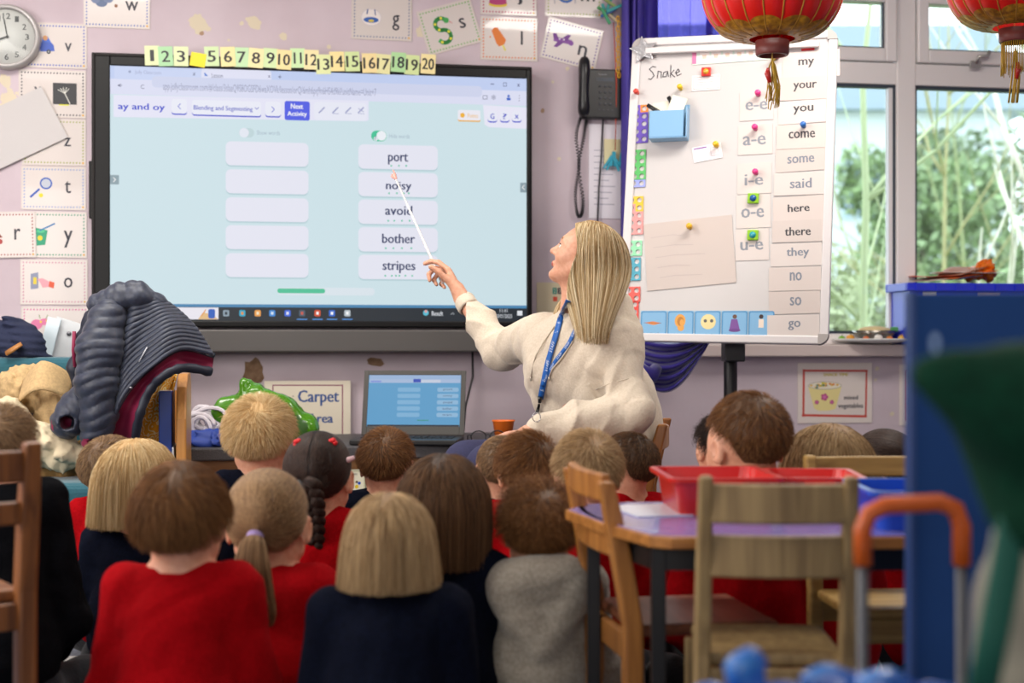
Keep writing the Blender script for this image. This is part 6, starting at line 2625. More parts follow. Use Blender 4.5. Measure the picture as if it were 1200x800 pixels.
def braid(parent, H, M, s, mt, capm, seed, path, rad, turns, name='braid'):
    P = [Vector(p) for p in path]

    def ev(u):
        k = min(int(u * (len(P) - 1)), len(P) - 2)
        f = u * (len(P) - 1) - k
        return P[k].lerp(P[k + 1], f), (P[k + 1] - P[k]).normalized()
    root = None
    for q in range(3):
        pts, rd = [], []
        N_ = int(turns * 14)
        for i in range(N_ + 1):
            u = i / N_
            c, tdir = ev(u)
            a = tdir.cross(Vector((0, 1, 0))).normalized()
            b = tdir.cross(a)
            ph = 2 * PI * (u * turns + q / 3)
            r_ = rad * (1 - .35 * u)
            pts.append(c + a * (r_ * .62 * math.sin(ph)) + b * (r_ * .36 * math.sin(2 * ph)))
            rd.append(r_ * .56 * s)
        W_ = [tuple(x) for x in to_head(np.array([tuple(x) for x in pts]), H, M, s)]
        o = MB().tube(W_, rd, capm, 12).build('lock' if root is not None else name, root or parent)
        if root is None:
            root = o
        rs = np.random.RandomState(seed + q)
        A = np.zeros((420, len(W_), 3))
        Wn = np.array(W_)
        ang = rs.uniform(0, 6.28, 420)
        for j in range(len(W_)):
            td = Wn[min(j + 1, len(W_) - 1)] - Wn[max(j - 1, 0)]
            td /= np.linalg.norm(td)
            a = np.cross(td, [0.3, 1, 0])
            a /= np.linalg.norm(a)
            b = np.cross(td, a)
            rr_ = rd[j] * (1.0 + .02 * rs.normal(size=420))
            A[:, j] = Wn[j] + np.cos(ang)[:, None] * a * rr_[:, None] + np.sin(ang)[:, None] * b * rr_[:, None]
        if root is not None:
            strands('strands', A, root if q == 0 else root, mt, .0004, .0003)
    return root


HM = {
    'blond': (hair_mat('hair_blond', 'a98552', 'd3b481', 'ecd7aa'), mat('hair_base_blond', 'b9945e', .6)),
    'ashblond': (hair_mat('hair_ash_blond', '7d6244', 'ab8c63', 'd0b387'), mat('hair_base_ash', '8d6f4c', .6)),
    'brown': (hair_mat('hair_brown', '3a2618', '5c4029', '7d5c3e'), mat('hair_base_brown', '3c2919', .6)),
    'midbrown': (hair_mat('hair_mid_brown', '4c2e14', '744b28', '9e7044'), mat('hair_base_mid', '5c4026', .6)),
    'dark': (hair_mat('hair_dark', '1c1412', '2e211c', '4a382f'), mat('hair_base_dark', '1d1512', .6)),
    'lightbrown': (hair_mat('hair_light_brown', '5e4630', '8a6d4e', 'b0906a'), mat('hair_base_light', '644b33', .6)),
}


def child(px, py, Y, wpx, label, top, hair, style, yaw=0.0, hyaw=0.0, pitch=.12, roll=0.0, seed=0, hood=False, lean=.03, skin=None, collar=None, wide=1.0, opts=None, lower=None, knees='cross', body_dx=0.0):
    """a child sitting on the floor; (px, py) is the middle of the head in the photo at distance Y"""
    s = wpx * Y / FPX / .163 * .98
    s = max(.80, min(1.08, s))
    C = at(px, py, Y)
    root = thing('child', label, 'child', (C.x + body_dx, C.y - lean, 0), yaw, 'children sitting on the carpet')
    Rz = Matrix.Rotation(-yaw, 3, 'Z')
    h0 = Rz @ Vector((-body_dx, lean, 0))
    H = Vector((h0.x, h0.y, C.z - .010 * s))
    M = rot3(hyaw, pitch, roll)
    b = .93 * (.5 + .5 * s / .95)                       # body scale
    sz_ = H.z - .100 * s                                # shoulder height
    W = .098 * b * wide
    cx, cy = H.x * .75, H.y * .8
    # ---- skin: one continuous body
    F = Field((-.32, -.2, -.02), (.32, .42, H.z + .16), .0052)
    T = add_head(F, H, M, s)
    nk = Vector((cx, cy - .005, sz_ + .03))
    F.cap(T(0, -.022, -.05), tuple(nk), .036 * s, .040 * b, .02)
    F.cap(tuple(nk), (cx, cy, sz_ - .03), .042 * b, .06 * b, .03)
    F.cap((cx - W * .8, cy, sz_ - .02), (cx + W * .8, cy, sz_ - .02), .034 * b, None, .03)
    F.cap((cx, cy, sz_ - .06), (0, 0, .16), .068 * b, .072 * b, .04)
    F.cap((-.05, 0, .1), (.05, 0, .1), .075 * b, None, .03)
    hands = []
    for q in (-1, 1):
        sh = Vector((cx + q * W, cy, sz_ - .025))
        el = Vector((q * .15 * b, .045, .21 * H.z / .55))
        wr = Vector((q * .055, .19 * b, .135))
        F.cap(sh, el, .030 * b, .025 * b, .02)
        F.cap(el, wr, .025 * b, .019 * b, .015)
        add_hand(F, wr, (-q * .75, .5, -.25), (0, -.2, -1), q, .66, curl=.35)
        hands.append((sh, el, wr))
        hip = Vector((q * .055, .01, .085))
        kn = Vector((q * .135, .165, .085))
        an = Vector((-q * .05, .235, .045))
        F.cap(hip, kn, .052 * b, .040 * b, .03)
        F.cap(kn, an, .038 * b, .026 * b, .02)
        F.cap(an, an + Vector((-q * .07, .03, -.012)), .024 * b, .019 * b, .015)
    sk = skin or SKIN
    body = F.build('body', root, sk, 1, [(LIP, lips_mask(H, M, s))])
    face_bits(root, T, M, s)
    # ---- sweatshirt
    F = Field((-.32, -.24, .02), (.32, .36, H.z + .02), .0062)
    F.cap((cx, cy - .01, sz_ - .09), (0, -.005, .20), .095 * b * wide, .108 * b * wide, .04)
    F.cap((0, -.005, .18), (0, .0, .12), .112 * b * wide, .105 * b * wide, .04)
    F.cap((cx - W * .78, cy - .006, sz_ - .035), (cx + W * .78, cy - .006, sz_ - .035), .046 * b, None, .05)
    F.cap((cx, cy, sz_), (cx, cy, sz_ + .02), .050 * b, .044 * b, .03)
    for q, (sh, el, wr) in zip((-1, 1), hands):
        F.cap(sh, el, .047 * b, .044 * b, .04)
        F.cap(el, el.lerp(wr, .86), .044 * b, .030 * b, .03)
    if hood:
        F.cap((cx - .055, cy - .085, sz_ - .0), (cx + .055, cy - .085, sz_ - .0), .050, .050, .02)
        F.cap((cx - .07, cy - .08, sz_ - .02), (cx, cy - .115, sz_ - .12), .046, .034, .02)
        F.cap((cx + .07, cy - .08, sz_ - .02), (cx, cy - .115, sz_ - .12), .046, .034, .02)
        F.cap((cx - .085, cy + .0, sz_ + .0), (cx - .05, cy - .07, sz_ - .01), .032, .035, .03)
        F.cap((cx + .085, cy + .0, sz_ + .0), (cx + .05, cy - .07, sz_ - .01), .032, .035, .03)
    F.disp(folds(seed + 5, .0065 if hood else .0045, 13, 1.5, stretch=(1, 1, .8)))
    F.disp(folds(seed + 90, .0022, 34, 1.0))
    # neck opening
    F.cap((cx, cy + .006, sz_ + .0), (cx + (H.x - cx) * .4, cy + .02, sz_ + .08), .036 * b, .044 * s, .006, True)
    mats = None
    F.build('sweatshirt', root, top, 1, mats)
    # ribbed collar
    q_ = MB()
    pts = []
    for i in range(25):
        a = 2 * PI * i / 24
        pts.append((cx + .047 * b * math.cos(a), cy + .006 + .046 * b * math.sin(a), sz_ + .026 + .006 * math.sin(a + PI)))
    q_.tube(pts, .0085, collar or top, 8, caps=False)
    q_.build('collar', root)
    # ---- trousers or skirt and shoes
    F = Field((-.28, -.16, -.0), (.28, .36, .24), .0075)
    F.cap((-.05, 0, .095), (.05, 0, .095), .086 * b, None, .03)
    for q in (-1, 1):
        F.cap((q * .055, .01, .085), (q * .135, .165, .085), .064 * b, .054 * b, .03)
        F.cap((q * .135, .165, .085), (-q * .05, .235, .05), .052 * b, .040 * b, .03)
    F.disp(folds(seed + 31, .004, 20))
    F.build('trousers', root, lower or TROU)
    for q in (-1, 1):
        sh_ = MB().tube([(-q * .045, .235, .034), (-q * .08, .25, .03), (-q * .125, .262, .026)], [.028, .031, .024], SHOE, 12, flat=.85).build('shoe', root)
    # ---- hair
    hm, hb = HM[hair]
    o = dict(opts or {})
    if style == 'short':
        style_short(root, H, M, s, hm, hb, seed, **o)
    elif style == 'long':
        gl = Matrix.Rotation(0, 3, 'Z')
        dn = np.array(M).T @ np.array([0, 0, -1.0])
        style_long(root, H, M, s, hm, hb, seed, down=tuple(dn), **o)
    elif style == 'ponytail':
        tp_ = np.array([o.get('tx', 0.0), -.108, o.get('tz', .0)])
        style_pulled(root, H, M, s, hm, hb, seed, [tp_])
        tail(root, H, M, s, hm, hb, seed + 1, [tp_, tp_ + [0, -.022, -.012], tp_ + [.0, -.035, -.05], tp_ + [.006, -.030, -.10], tp_ + [.018, -.022, -.145], tp_ + [.022, -.012, -.175]], [.012, .024, .034, .032, .022, .008], tie=o.get('tie', 'b9a0d8'), n=2200)
    elif style == 'braids':
        tl_, tr_ = np.array([-.036, -.045, .088]), np.array([.044, -.035, .088])
        style_pulled(root, H, M, s, hm, hb, seed, [np.array([-.01, -.106, -.02]), np.array([.014, -.106, -.02])])
        for t_ in (tl_, tr_):
            c_ = Vector(H) + M @ (Vector(t_) * s)
            q_ = MB()
            for k in range(5):
                q_.ball(tuple(c_ + Vector((.006 * math.cos(k * 1.26), -.003, .006 * math.sin(k * 1.26)))), .0065, mat('bobble_red', 'd8161e', .5), 10)
            q_.build('hair_bobble', root)
        braid(root, H, M, s, hm, hb, seed, [(.0, -.104, .01), (.012, -.112, -.04), (.014, -.108, -.09), (.012, -.10, -.15)], .026, 2.6)
        tail(root, H, M, s, hm, hb, seed + 1, [(.012, -.10, -.15), (.02, -.095, -.18), (.034, -.088, -.215)], [.010, .018, .006], n=700, name='braid_end')
        c_ = Vector(H) + M @ (Vector((.074, -.02, .045)) * s)
        MB().tube([c_ + Vector((-.012, -.012, -.004)), c_ + Vector((.004, -.006, 0)), c_ + Vector((.016, .004, .004))], [.003, .007, .005], mat('hair_clip_pink', 'e0b8bc', .4), 10).build('hair_clip', root)
    return root


K_ = child
K_(4, 520, 3.3, 74, 'child in black at the far left behind the wooden chair, leaning forward', BLACKC, 'lightbrown', 'short', seed=1, hyaw=-.2, wide=1.15, body_dx=.02)
K_(132, 549, 4.05, 66, 'child in red with cropped light brown hair beside the sofa', RED, 'lightbrown', 'short', seed=2, hyaw=-.35, opts=dict(L=.018, t=.005), yaw=-.2)
K_(163, 564, 3.6, 84, 'child in navy with a layered blond bob, left side', NAVY, 'blond', 'long', seed=3, hyaw=-.25, opts=dict(hem=-.085, n=6500, flare=.004), yaw=-.15)
K_(213, 603, 2.7, 103, 'nearest child in red with smooth brown hair and a visible right ear', RED, 'midbrown', 'short', seed=4, hyaw=-.1, opts=dict(L=.05, t=.011, lift=.18, n=7500, grav=.2), wide=1.12)
K_(314, 607, 3.02, 100, 'child in red with a light brown ponytail and lilac hair tie', RED, 'lightbrown', 'ponytail', seed=5, hyaw=-.05, opts=dict(tz=.004, tie='b8a2dc'), wide=1.1)
K_(373, 553, 3.5, 82, 'child in red with a dark braid and two red bobbles', RED, 'dark', 'braids', seed=6, hyaw=-.08)
K_(305, 511, 3.8, 76, 'child in navy with pale blond short hair, in front of the green bag', NAVY, 'blond', 'short', seed=7, hyaw=-.05, opts=dict(L=.034, t=.010, lift=.3, n=6500))
K_(453, 540, 4.0, 64, 'child in navy with short brown hair and a yellow collar, in front of the laptop', NAVY, 'midbrown', 'short', seed=8, hyaw=-.1, opts=dict(L=.024, t=.007, lift=.6), collar=cloth('yellow_collar', 'd8cf8a'))
K_(457, 634, 2.62, 96, 'nearest child in navy with a straight ash blond bob', NAVY, 'ashblond', 'long', seed=9, hyaw=-.1, opts=dict(hem=-.075, n=8500, t=.010, flare=.006), wide=1.2, pitch=.05)
K_(521, 590, 2.98, 98, 'child in navy with collar length dark brown hair', NAVY, 'brown', 'long', seed=10, hyaw=-.25, opts=dict(hem=-.105, n=7500, t=.010, flare=-.01), wide=1.0)
K_(588, 546, 3.82, 62, 'child in navy with cropped grey-brown hair, at the teacher\'s knees', NAVY, 'lightbrown', 'short', seed=11, hyaw=.1, opts=dict(L=.014, t=.004, r0=.00024))
K_(619, 550, 3.55, 70, 'child in red with side swept brown hair in front of the teacher', RED, 'midbrown', 'short', seed=12, hyaw=.1, opts=dict(L=.04, t=.009, lift=.25, whorl=(.6, -.4, .7)))
K_(632, 617, 3.02, 82, 'child in a grey hoodie with thick curly brown hair', GREY, 'midbrown', 'short', seed=13, hyaw=.1, opts=dict(L=.05, t=.010, lift=.5, curly=.12, n=5200), hood=True, wide=1.15, pitch=.0)
K_(688, 552, 3.36, 78, 'child in red with short sandy blond hair behind the slim wooden chair', RED, 'ashblond', 'short', seed=14, hyaw=.12, opts=dict(L=.03, t=.008), pitch=.1)
K_(735, 543, 3.85, 62, 'child in red with cropped dark brown hair, right of the sandy haired child', RED, 'brown', 'short', seed=15, hyaw=.6, opts=dict(L=.018, t=.005), yaw=.3)
K_(876, 515, 3.3, 95, 'child in red with short brown hair behind the red trays', RED, 'midbrown', 'short', seed=16, hyaw=.2, opts=dict(L=.02, t=.006, lift=.3), yaw=.2, wide=1.15, pitch=-.05)
K_(846, 522, 3.75, 52, 'dark curly haired child mostly hidden behind the child at the red trays', RED, 'dark', 'short', seed=17, opts=dict(L=.03, curly=.1, n=3000), yaw=.25)
K_(968, 546, 3.42, 84, 'child in red with long wavy blond hair beyond the back chair', RED, 'ashblond', 'long', seed=18, hyaw=.35, opts=dict(hem=-.20, n=6500, jitter=.06), yaw=.35)
K_(1034, 541, 3.8, 66, 'dark haired child with a red hair tie beyond the back chair', RED, 'dark', 'ponytail', seed=19, hyaw=.5, opts=dict(tz=.03, tie='c81e24'), yaw=.4)
# ================================================================= wooden chairs (shared builder)
def wooden_chair(label, x, y, yaw, w_, depth, seat_h, back_h, mt, rails, post=.030, group='wooden chairs', lean=.05, seat_mt=None, name='wooden_chair', splay=.02):
    """faces local +y; back posts at -y"""
    t = thing(name, label, 'chair', (x, y, 0), yaw, group)
    hw_, hd = w_ / 2, depth / 2
    th = .022
    MB().bx(-hw_, hw_, -hd + .01, hd, seat_h - th, seat_h, seat_mt or mt).build('seat', t, bevel=.008, seg=3)
    for q in (-1, 1):
        pts = [(q * hw_, -hd - .01 - splay, 0), (q * hw_, -hd, seat_h * .6), (q * hw_, -hd, seat_h), (q * hw_ * .99, -hd - lean * .45, (seat_h + back_h) / 2), (q * hw_ * .98, -hd - lean, back_h)]
        vs, fs = [], []
        for i, p in enumerate(pts):
            a = post / 2 * (1 if i < 4 else .85)
            b = post * .62 * (1 if 0 < i < 4 else .8)
            vs += [(p[0] - a, p[1] - b, p[2]), (p[0] + a, p[1] - b, p[2]), (p[0] + a, p[1] + b, p[2]), (p[0] - a, p[1] + b, p[2])]
        for i in range(4):
            for k in range(4):
                fs.append((i * 4 + k, i * 4 + (k + 1) % 4, (i + 1) * 4 + (k + 1) % 4, (i + 1) * 4 + k))
        fs += [(3, 2, 1, 0), (16, 17, 18, 19)]
        MB().add(vs, fs, mt).build('leg', t, bevel=.006, seg=2)
        MB().prism([(q * hw_ - post / 2 * .9, hd - .035), (q * hw_ + post / 2 * .9, hd - .035), (q * hw_ + post / 2 * .9, hd - .005), (q * hw_ - post / 2 * .9, hd - .005)], 0, seat_h - th, mt, plane='xy').build('leg', t, bevel=.005)
        MB().bx(q * hw_ - .009, q * hw_ + .009, -hd + .01, hd - .02, seat_h * .38, seat_h * .38 + .03, mt).build('stretcher', t, bevel=.003)
    for (z0, z1) in rails:
        yb = -hd - lean * max(0, ((z0 + z1) / 2 - seat_h) / (back_h - seat_h)) if z0 > seat_h else -hd
        vs, fs = [], []
        n = 8
        for i in range(n + 1):
            u = i / n * 2 - 1
            yy_ = yb - .014 * (1 - u * u)
            xx = u * (hw_ - post * .35)
            vs += [(xx, yy_ - .009, z0), (xx, yy_ + .009, z0), (xx, yy_ + .009, z1), (xx, yy_ - .009, z1)]
        for i in range(n):
            for k in range(4):
                fs.append((i * 4 + k, (i + 1) * 4 + k, (i + 1) * 4 + (k + 1) % 4, i * 4 + (k + 1) % 4))
        fs += [(0, 1, 2, 3), (n * 4 + 3, n * 4 + 2, n * 4 + 1, n * 4)]
        MB().add(vs, fs, mt).build('back_rail', t, bevel=.004)
    MB().bx(-hw_, hw_, -hd - .008, -hd + .010, seat_h - .07, seat_h - th, mt).build('seat_rail', t, bevel=.003)
    MB().bx(-hw_, hw_, hd - .03, hd - .012, seat_h - .07, seat_h - th, mt).build('seat_rail', t, bevel=.003)
    return t


W_ORANGE = wood('beech_worn', 'b57a3c', '8a5526', .4, 2)
W_PALE = wood('beech_grey', 'a68c5e', '7c6440', .55, 2)
W_DARK = wood('chair_brown', '8a552a', '5c3416', .4, 2)
W_LIGHT = wood('beech_light', 'b99654', '94713a', .5, 0)

# ================================================================= the teacher
TR = Vector((0.27, 4.30, 0))
teacher = thing('person', 'woman in a cream hoodie with long blonde hair, seated, raising a pointer', 'person', TR)
A_ = lambda px, py, Y: at(px, py, Y) - TR
H = A_(688, 299, 4.26)
M = rot3(R(75), R(24), 0)
sT = .93
SrR, SlL = A_(632, 394, 4.40), A_(722, 404, 4.18)
ER, EL = A_(586, 408, 4.60), A_(738, 484, 4.05)
WR, WL = A_(541, 349, 4.72), A_(625, 506, 3.99)
NB = A_(684, 366, 4.29)
HIP = Vector((.0, .02, .54))
F = Field((-.62, -.50, -.01), (.32, .62, 1.30), .0040)
T = add_head(F, H, M, sT, True)
F.cap(T(0, -.028, -.05), NB, .050, .052, .02)
F.cap(T(0, .012, -.085), NB + Vector((-.02, -.01, 0)), .034, .046, .03)
F.cap(NB, NB - Vector((0, 0, .06)), .055, .08, .03)
F.cap(SrR, SlL, .050, None, .04)
F.cap(NB - Vector((0, 0, .12)), HIP + Vector((0, 0, .06)), .105, .11, .05)
F.cap(HIP + Vector((-.02, .09, 0)), HIP + Vector((0, -.09, 0)), .105, None, .05)
F.chain([SrR, ER, WR], [.045, .037, .024], .02)
F.chain([SlL, EL, WL], [.045, .037, .024], .02)
KN = [A_(548, 545, 4.30), A_(575, 550, 4.10)]
AN = [Vector((KN[0].x - .03, KN[0].y + .06, .09)), Vector((KN[1].x + .03, KN[1].y + .02, .09))]
for i in (0, 1):
    hp_ = HIP + Vector((-.04, .08 if i == 0 else -.09, 0))
    F.chain([hp_, KN[i], AN[i]], [.080, .056, .035], .03)
    F.cap(AN[i], AN[i] + Vector((-.13, 0, -.055)), .032, .024, .02)
f1 = (A_(521, 300, 4.80) - A_(544, 350, 4.73)).normalized()
tips, th1 = add_hand(F, WR + f1 * .012, f1, (-.85, .05, -.40), 1, 1.10, curls=[.50, 1.0, 1.12, 1.2], thumb=.35, spread=.05)
add_hand(F, WL, (-1, .18, -.12), (0, 0, -1), -1, .95, curl=.28)
F.build('body', teacher, SKIN, 1, [(LIP, lips_mask(H, M, sT)), (BROW, brow_mask(H, M, sT))])
face_bits(teacher, T, M, sT)
# lashes
for q in (-1, 1):
    pts = [T(q * .030 + .013 * math.sin(a), .0765 + .0135 * math.cos(a), -.001 + .002 * math.cos(a * 1.2)) for a in [(-1.1 + 2.2 * i / 8) for i in range(9)]]
    MB().tube(pts, .0012, mat('lashes', '2a1c16', .7), 5).build('eyelashes', teacher)

# hoodie
CREAM = cloth('cream_fleece', 'dccfbc', 'd3c5b0', bump=.3, scale=170, sheen=.2)
F = Field((-.42, -.42, .44), (.34, .50, 1.10), .0048)
MID = (SrR + SlL) / 2
fw = Vector((-.64, -.76, 0))
sd = Vector((.76, -.64, 0))
for (z, c, a, b) in ((.60, HIP, .130, .145), (.70, HIP + Vector((-.01, -.01, 0)), .118, .15), (.80, MID, .108, .158), (.86, MID, .09, .15)):
    c = Vector((c.x, c.y, z))
    F.cap(c - sd * (b - a * .62), c + sd * (b - a * .62), a * .92, None, .06)
F.cap(SrR, SlL, .062, None, .05)
F.cap(NB + Vector((0, 0, -.01)), NB - Vector((0, 0, .06)), .062, .09, .05)
# hood lying behind the neck
F.chain([NB + Vector((-.01, -.085, -.02)), NB + Vector((.055, -.05, .0)), NB + Vector((.085, .01, .005)), NB + Vector((.05, .075, .0)), NB + Vector((-.02, .09, -.02))], [.030, .044, .050, .044, .030], .03)
F.cap(NB + Vector((.09, .0, .0)), NB + Vector((.13, -.01, -.06)), .050, .044, .03)
# sleeves
F.chain([SrR, ER], [.062, .058], .04)
F.chain([ER, ER.lerp(WR, .55), ER.lerp(WR, .93)], [.058, .050, .034], .03)
F.chain([SlL, EL], [.066, .064], .04)
F.chain([EL, EL.lerp(WL, .5), EL.lerp(WL, .92)], [.064, .056, .040], .03)


def sleeve_folds(x, y, z):
    P_ = np.stack([x, y, z], 1)
    o = np.zeros(len(x))
    for (a, b, am, fr) in ((SrR, ER, .016, 62), (ER, WR, .012, 70), (SlL, EL, .014, 52), (EL, WL, .014, 64)):
        a, b = np.array(a), np.array(b)
        d = b - a
        L = np.linalg.norm(d)
        d = d / L
        t_ = (P_ - a) @ d
        perp = P_ - a - t_[:, None] * d
        dist = np.linalg.norm(perp, axis=1)
        wgt = np.clip(1 - np.abs(t_ / L - .6) / .7, 0, 1) * (dist < .10) * (t_ > 0) * (t_ < L)
        az = perp[:, 0] * 18 + perp[:, 2] * 14
        o += wgt * am * (np.abs(np.sin(t_ * fr * .5 + az + .8 * np.sin(az * 1.7))) ** .7 - .5)
    return o


F.disp(sleeve_folds)
F.disp(folds(77, .010, 9, 1.8, stretch=(1.2, 1.2, .6)), .04)
F.disp(folds(78, .004, 24, 1.8, stretch=(1.2, 1.2, .6)), .04)
# seam where the sleeve is set in, cuffs, neck opening
F.cap(NB + Vector((-.015, -.01, -.01)), T(0, 0, -.05), .050, .058, .008, True)
hoodie = F.build('hoodie', teacher, CREAM, 1)
for (W_, E_) in ((WR, ER), (WL, EL)):
    a, b = E_.lerp(W_, .80), E_.lerp(W_, .97)
    q = MB()
    n_, k_ = 40, 7
    d = (b - a).normalized()
    u_ = d.orthogonal().normalized()
    v_ = d.cross(u_)
    vs, fs = [], []
    for j in range(k_):
        c = a.lerp(b, j / (k_ - 1))
        for i in range(n_):
            an = 2 * PI * i / n_
            r = (.034 - .004 * j / (k_ - 1)) + (.0012 if i % 2 else 0) - (.004 if j in (0, k_ - 1) else 0)
            vs.append(c + (u_ * math.cos(an) + v_ * math.sin(an)) * r)
    for j in range(k_ - 1):
        for i in range(n_):
            fs.append((j * n_ + i, j * n_ + (i + 1) % n_, (j + 1) * n_ + (i + 1) % n_, (j + 1) * n_ + i))
    q.add(vs, fs, CREAM, True).build('cuff', teacher, solid=.003)
# leggings and shoes
LEG = mat('leggings_navy', '34365c', .85, bump=.4, scale=300, color2='2b2c4c')
F = Field((-.52, -.34, .03), (.22, .36, .72), .0065)
F.cap(HIP + Vector((-.01, .09, .02)), HIP + Vector((0, -.09, .02)), .118, None, .04)
for i in (0, 1):
    hp_ = HIP + Vector((-.04, .08 if i == 0 else -.09, 0))
    F.chain([hp_, KN[i], AN[i] + Vector((0, 0, .0))], [.092, .068, .045], .03)
F.build('leggings', teacher, LEG)
for i in (0, 1):
    MB().tube([AN[i] + Vector((.03, 0, -.045)), AN[i] + Vector((-.05, 0, -.05)), AN[i] + Vector((-.15, 0, -.062))], [.034, .040, .028], SHOE, 14, flat=.8).build('shoe', teacher)

# lanyard over the hoodie
bv = bvh_of(hoodie)


def onto(px, py, off=.003):
    d = Vector(((px - 600) / FPX, 1, -(py - 400) / FPX)).normalized()
    o = Vector((0, 0, CAMZ)) - TR
    h = bv.ray_cast(o + d * 3.2, d, 2.0)
    if h[0] is None:
        return A_(px, py, 4.1), Vector((0, -1, 0))
    return h[0] + h[1] * off, h[1]


def ribbon_on(name, pts, wpx, mt, parent, off=.003, text=None, tmt=None, n=26, th=None):
    P_ = [Vector((p[0], p[1])) for p in pts]
    L = [0]
    for a, b in zip(P_[:-1], P_[1:]):
        L.append(L[-1] + (b - a).length)

    def ev(u):
        t_ = u * L[-1]
        for i in range(len(P_) - 1):
            if t_ <= L[i + 1] + 1e-6:
                f = (t_ - L[i]) / (L[i + 1] - L[i])
                return P_[i].lerp(P_[i + 1], f), (P_[i + 1] - P_[i]).normalized()
        return P_[-1], (P_[-1] - P_[-2]).normalized()
    vs, fs = [], []
    for i in range(n + 1):
        p, d = ev(i / n)
        nn = Vector((-d.y, d.x)) * (wpx / 2)
        for s_ in (-1, 1):
            q, nr = onto(p.x + nn.x * s_, p.y + nn.y * s_, off)
            vs.append(q)
    # smooth the snapped points
    for _ in range(3):
        vs = [vs[i] if i < 2 or i >= len(vs) - 2 else (vs[i] * .5 + (vs[i - 2] + vs[i + 2]) * .25) for i in range(len(vs))]
    for i in range(n):
        fs.append((2 * i, 2 * i + 1, 2 * i + 3, 2 * i + 2))
    o = MB().add(vs, fs, mt, True).build(name, parent, solid=.0015)
    if text:
        k = 0
        for i in range(1, n - 3, 5):
            a, b = vs[2 * i], vs[2 * i + 1]
            a2 = vs[min(2 * i + 6, len(vs) - 2)]
            b2 = vs[min(2 * i + 7, len(vs) - 1)]
            c0 = (a + b) / 2
            c1 = (a2 + b2) / 2
            along = (c1 - c0)
            across = (b - a)
            nr = along.cross(across).normalized()
            if nr.y > 0:
                nr = -nr
            gv, gf, x0, x1, z0, z1 = glyph_mesh(text)
            gl = MB()
            # read upwards along the ribbon
            ax = -along * .92 / (x1 - x0)
            up_ = ax.normalized().cross(nr) * -1
            up_ = nr.cross(ax.normalized())
            h_ = across.length * .55
            gl.add([c1 - along * .04 + ax * (v[0] - x0) + up_ * ((v[1] - z0) / (z1 - z0) - .5) * h_ + nr * .0016 for v in gv], gf, tmt)
            gl.build('lettering', o)
    return o


LAN = mat('lanyard_blue', '1f62b4', .5)
ld_ = thing('lanyard', 'blue STAFF lanyard hanging round the neck over the cream hoodie', 'lanyard', TR)
ribbon_on('strap', [(666, 352), (660, 366), (653, 392), (643, 425), (637, 452), (634, 466)], 6.2, LAN, ld_, .005, 'STAFF', ink('dfe8f4'))
ribbon_on('strap', [(676, 384), (668, 402), (654, 420), (643, 437), (636, 452)], 4.2, LAN, ld_, .004, 'STAFF', ink('dfe8f4'))
c_, n_ = onto(633, 470, .008)
MB().tube([onto(634, 463, .008)[0], onto(633.5, 470, .009)[0]], [.007, .005], mat('clip_black', '1a1a1c', .3), 8).build('crimp', ld_)
MB().tube([onto(633, 472, .009)[0], onto(632, 480, .010)[0], onto(631.5, 485, .010)[0]], [.0035, .006, .003], mat('clip_black', '1a1a1c', .3), 8).build('clip', ld_)
rg = onto(630, 491, .009)[0]
MB().tube([rg + Vector((.011 * math.cos(a * .4), 0, .013 * math.sin(a * .4))) for a in range(17)], .0012, mat('ring_steel', 'b8b8ba', .25, metal=.9), 6, caps=False).build('key_ring', ld_)
for k, (p, c) in enumerate((([(651, 383), (640, 398), (628, 418), (623, 441)], 0), ([(672, 400), (660, 418), (648, 432), (644, 441)], 0))):
    pts = [onto(x, y, .004)[0] for x, y in p]
    MB().tube(pts, .0022, CREAM, 6).build('drawstring', teacher)
    MB().tube([pts[-1], pts[-1] - Vector((0, 0, .012))], .0028, mat('aglet', 'b9b0a0', .3, metal=.5), 6).build('aglet', teacher)
# chest seams
for pts in ([(698, 456), (715, 449), (735, 444), (744, 440)],):
    MB().tube([onto(x, y, .0005)[0] for x, y in pts], .0016, CREAM, 5).build('seam', teacher)

# her hair
HB = (hair_mat('hair_teacher', '86663a', 'cdae7c', 'fbeecb', .42), mat('hair_base_teacher', 'a88450', .5))
Mi = np.array(M).T
wl = lambda c, r: (tuple(Mi @ (np.array(c) - np.array(H)) / sT), (r / sT,) * 3)
cols = [wl(NB + Vector((0, 0, -.03)), .085), wl(SlL, .072), wl(SrR, .070), wl(MID + Vector((0, 0, -.08)), .15), wl(NB + Vector((.075, .0, .0)), .045)]
AXN = np.array(A_(690, 400, 4.07))
AXF = np.array(A_(652, 380, 4.33))
Mf = np.array(M)


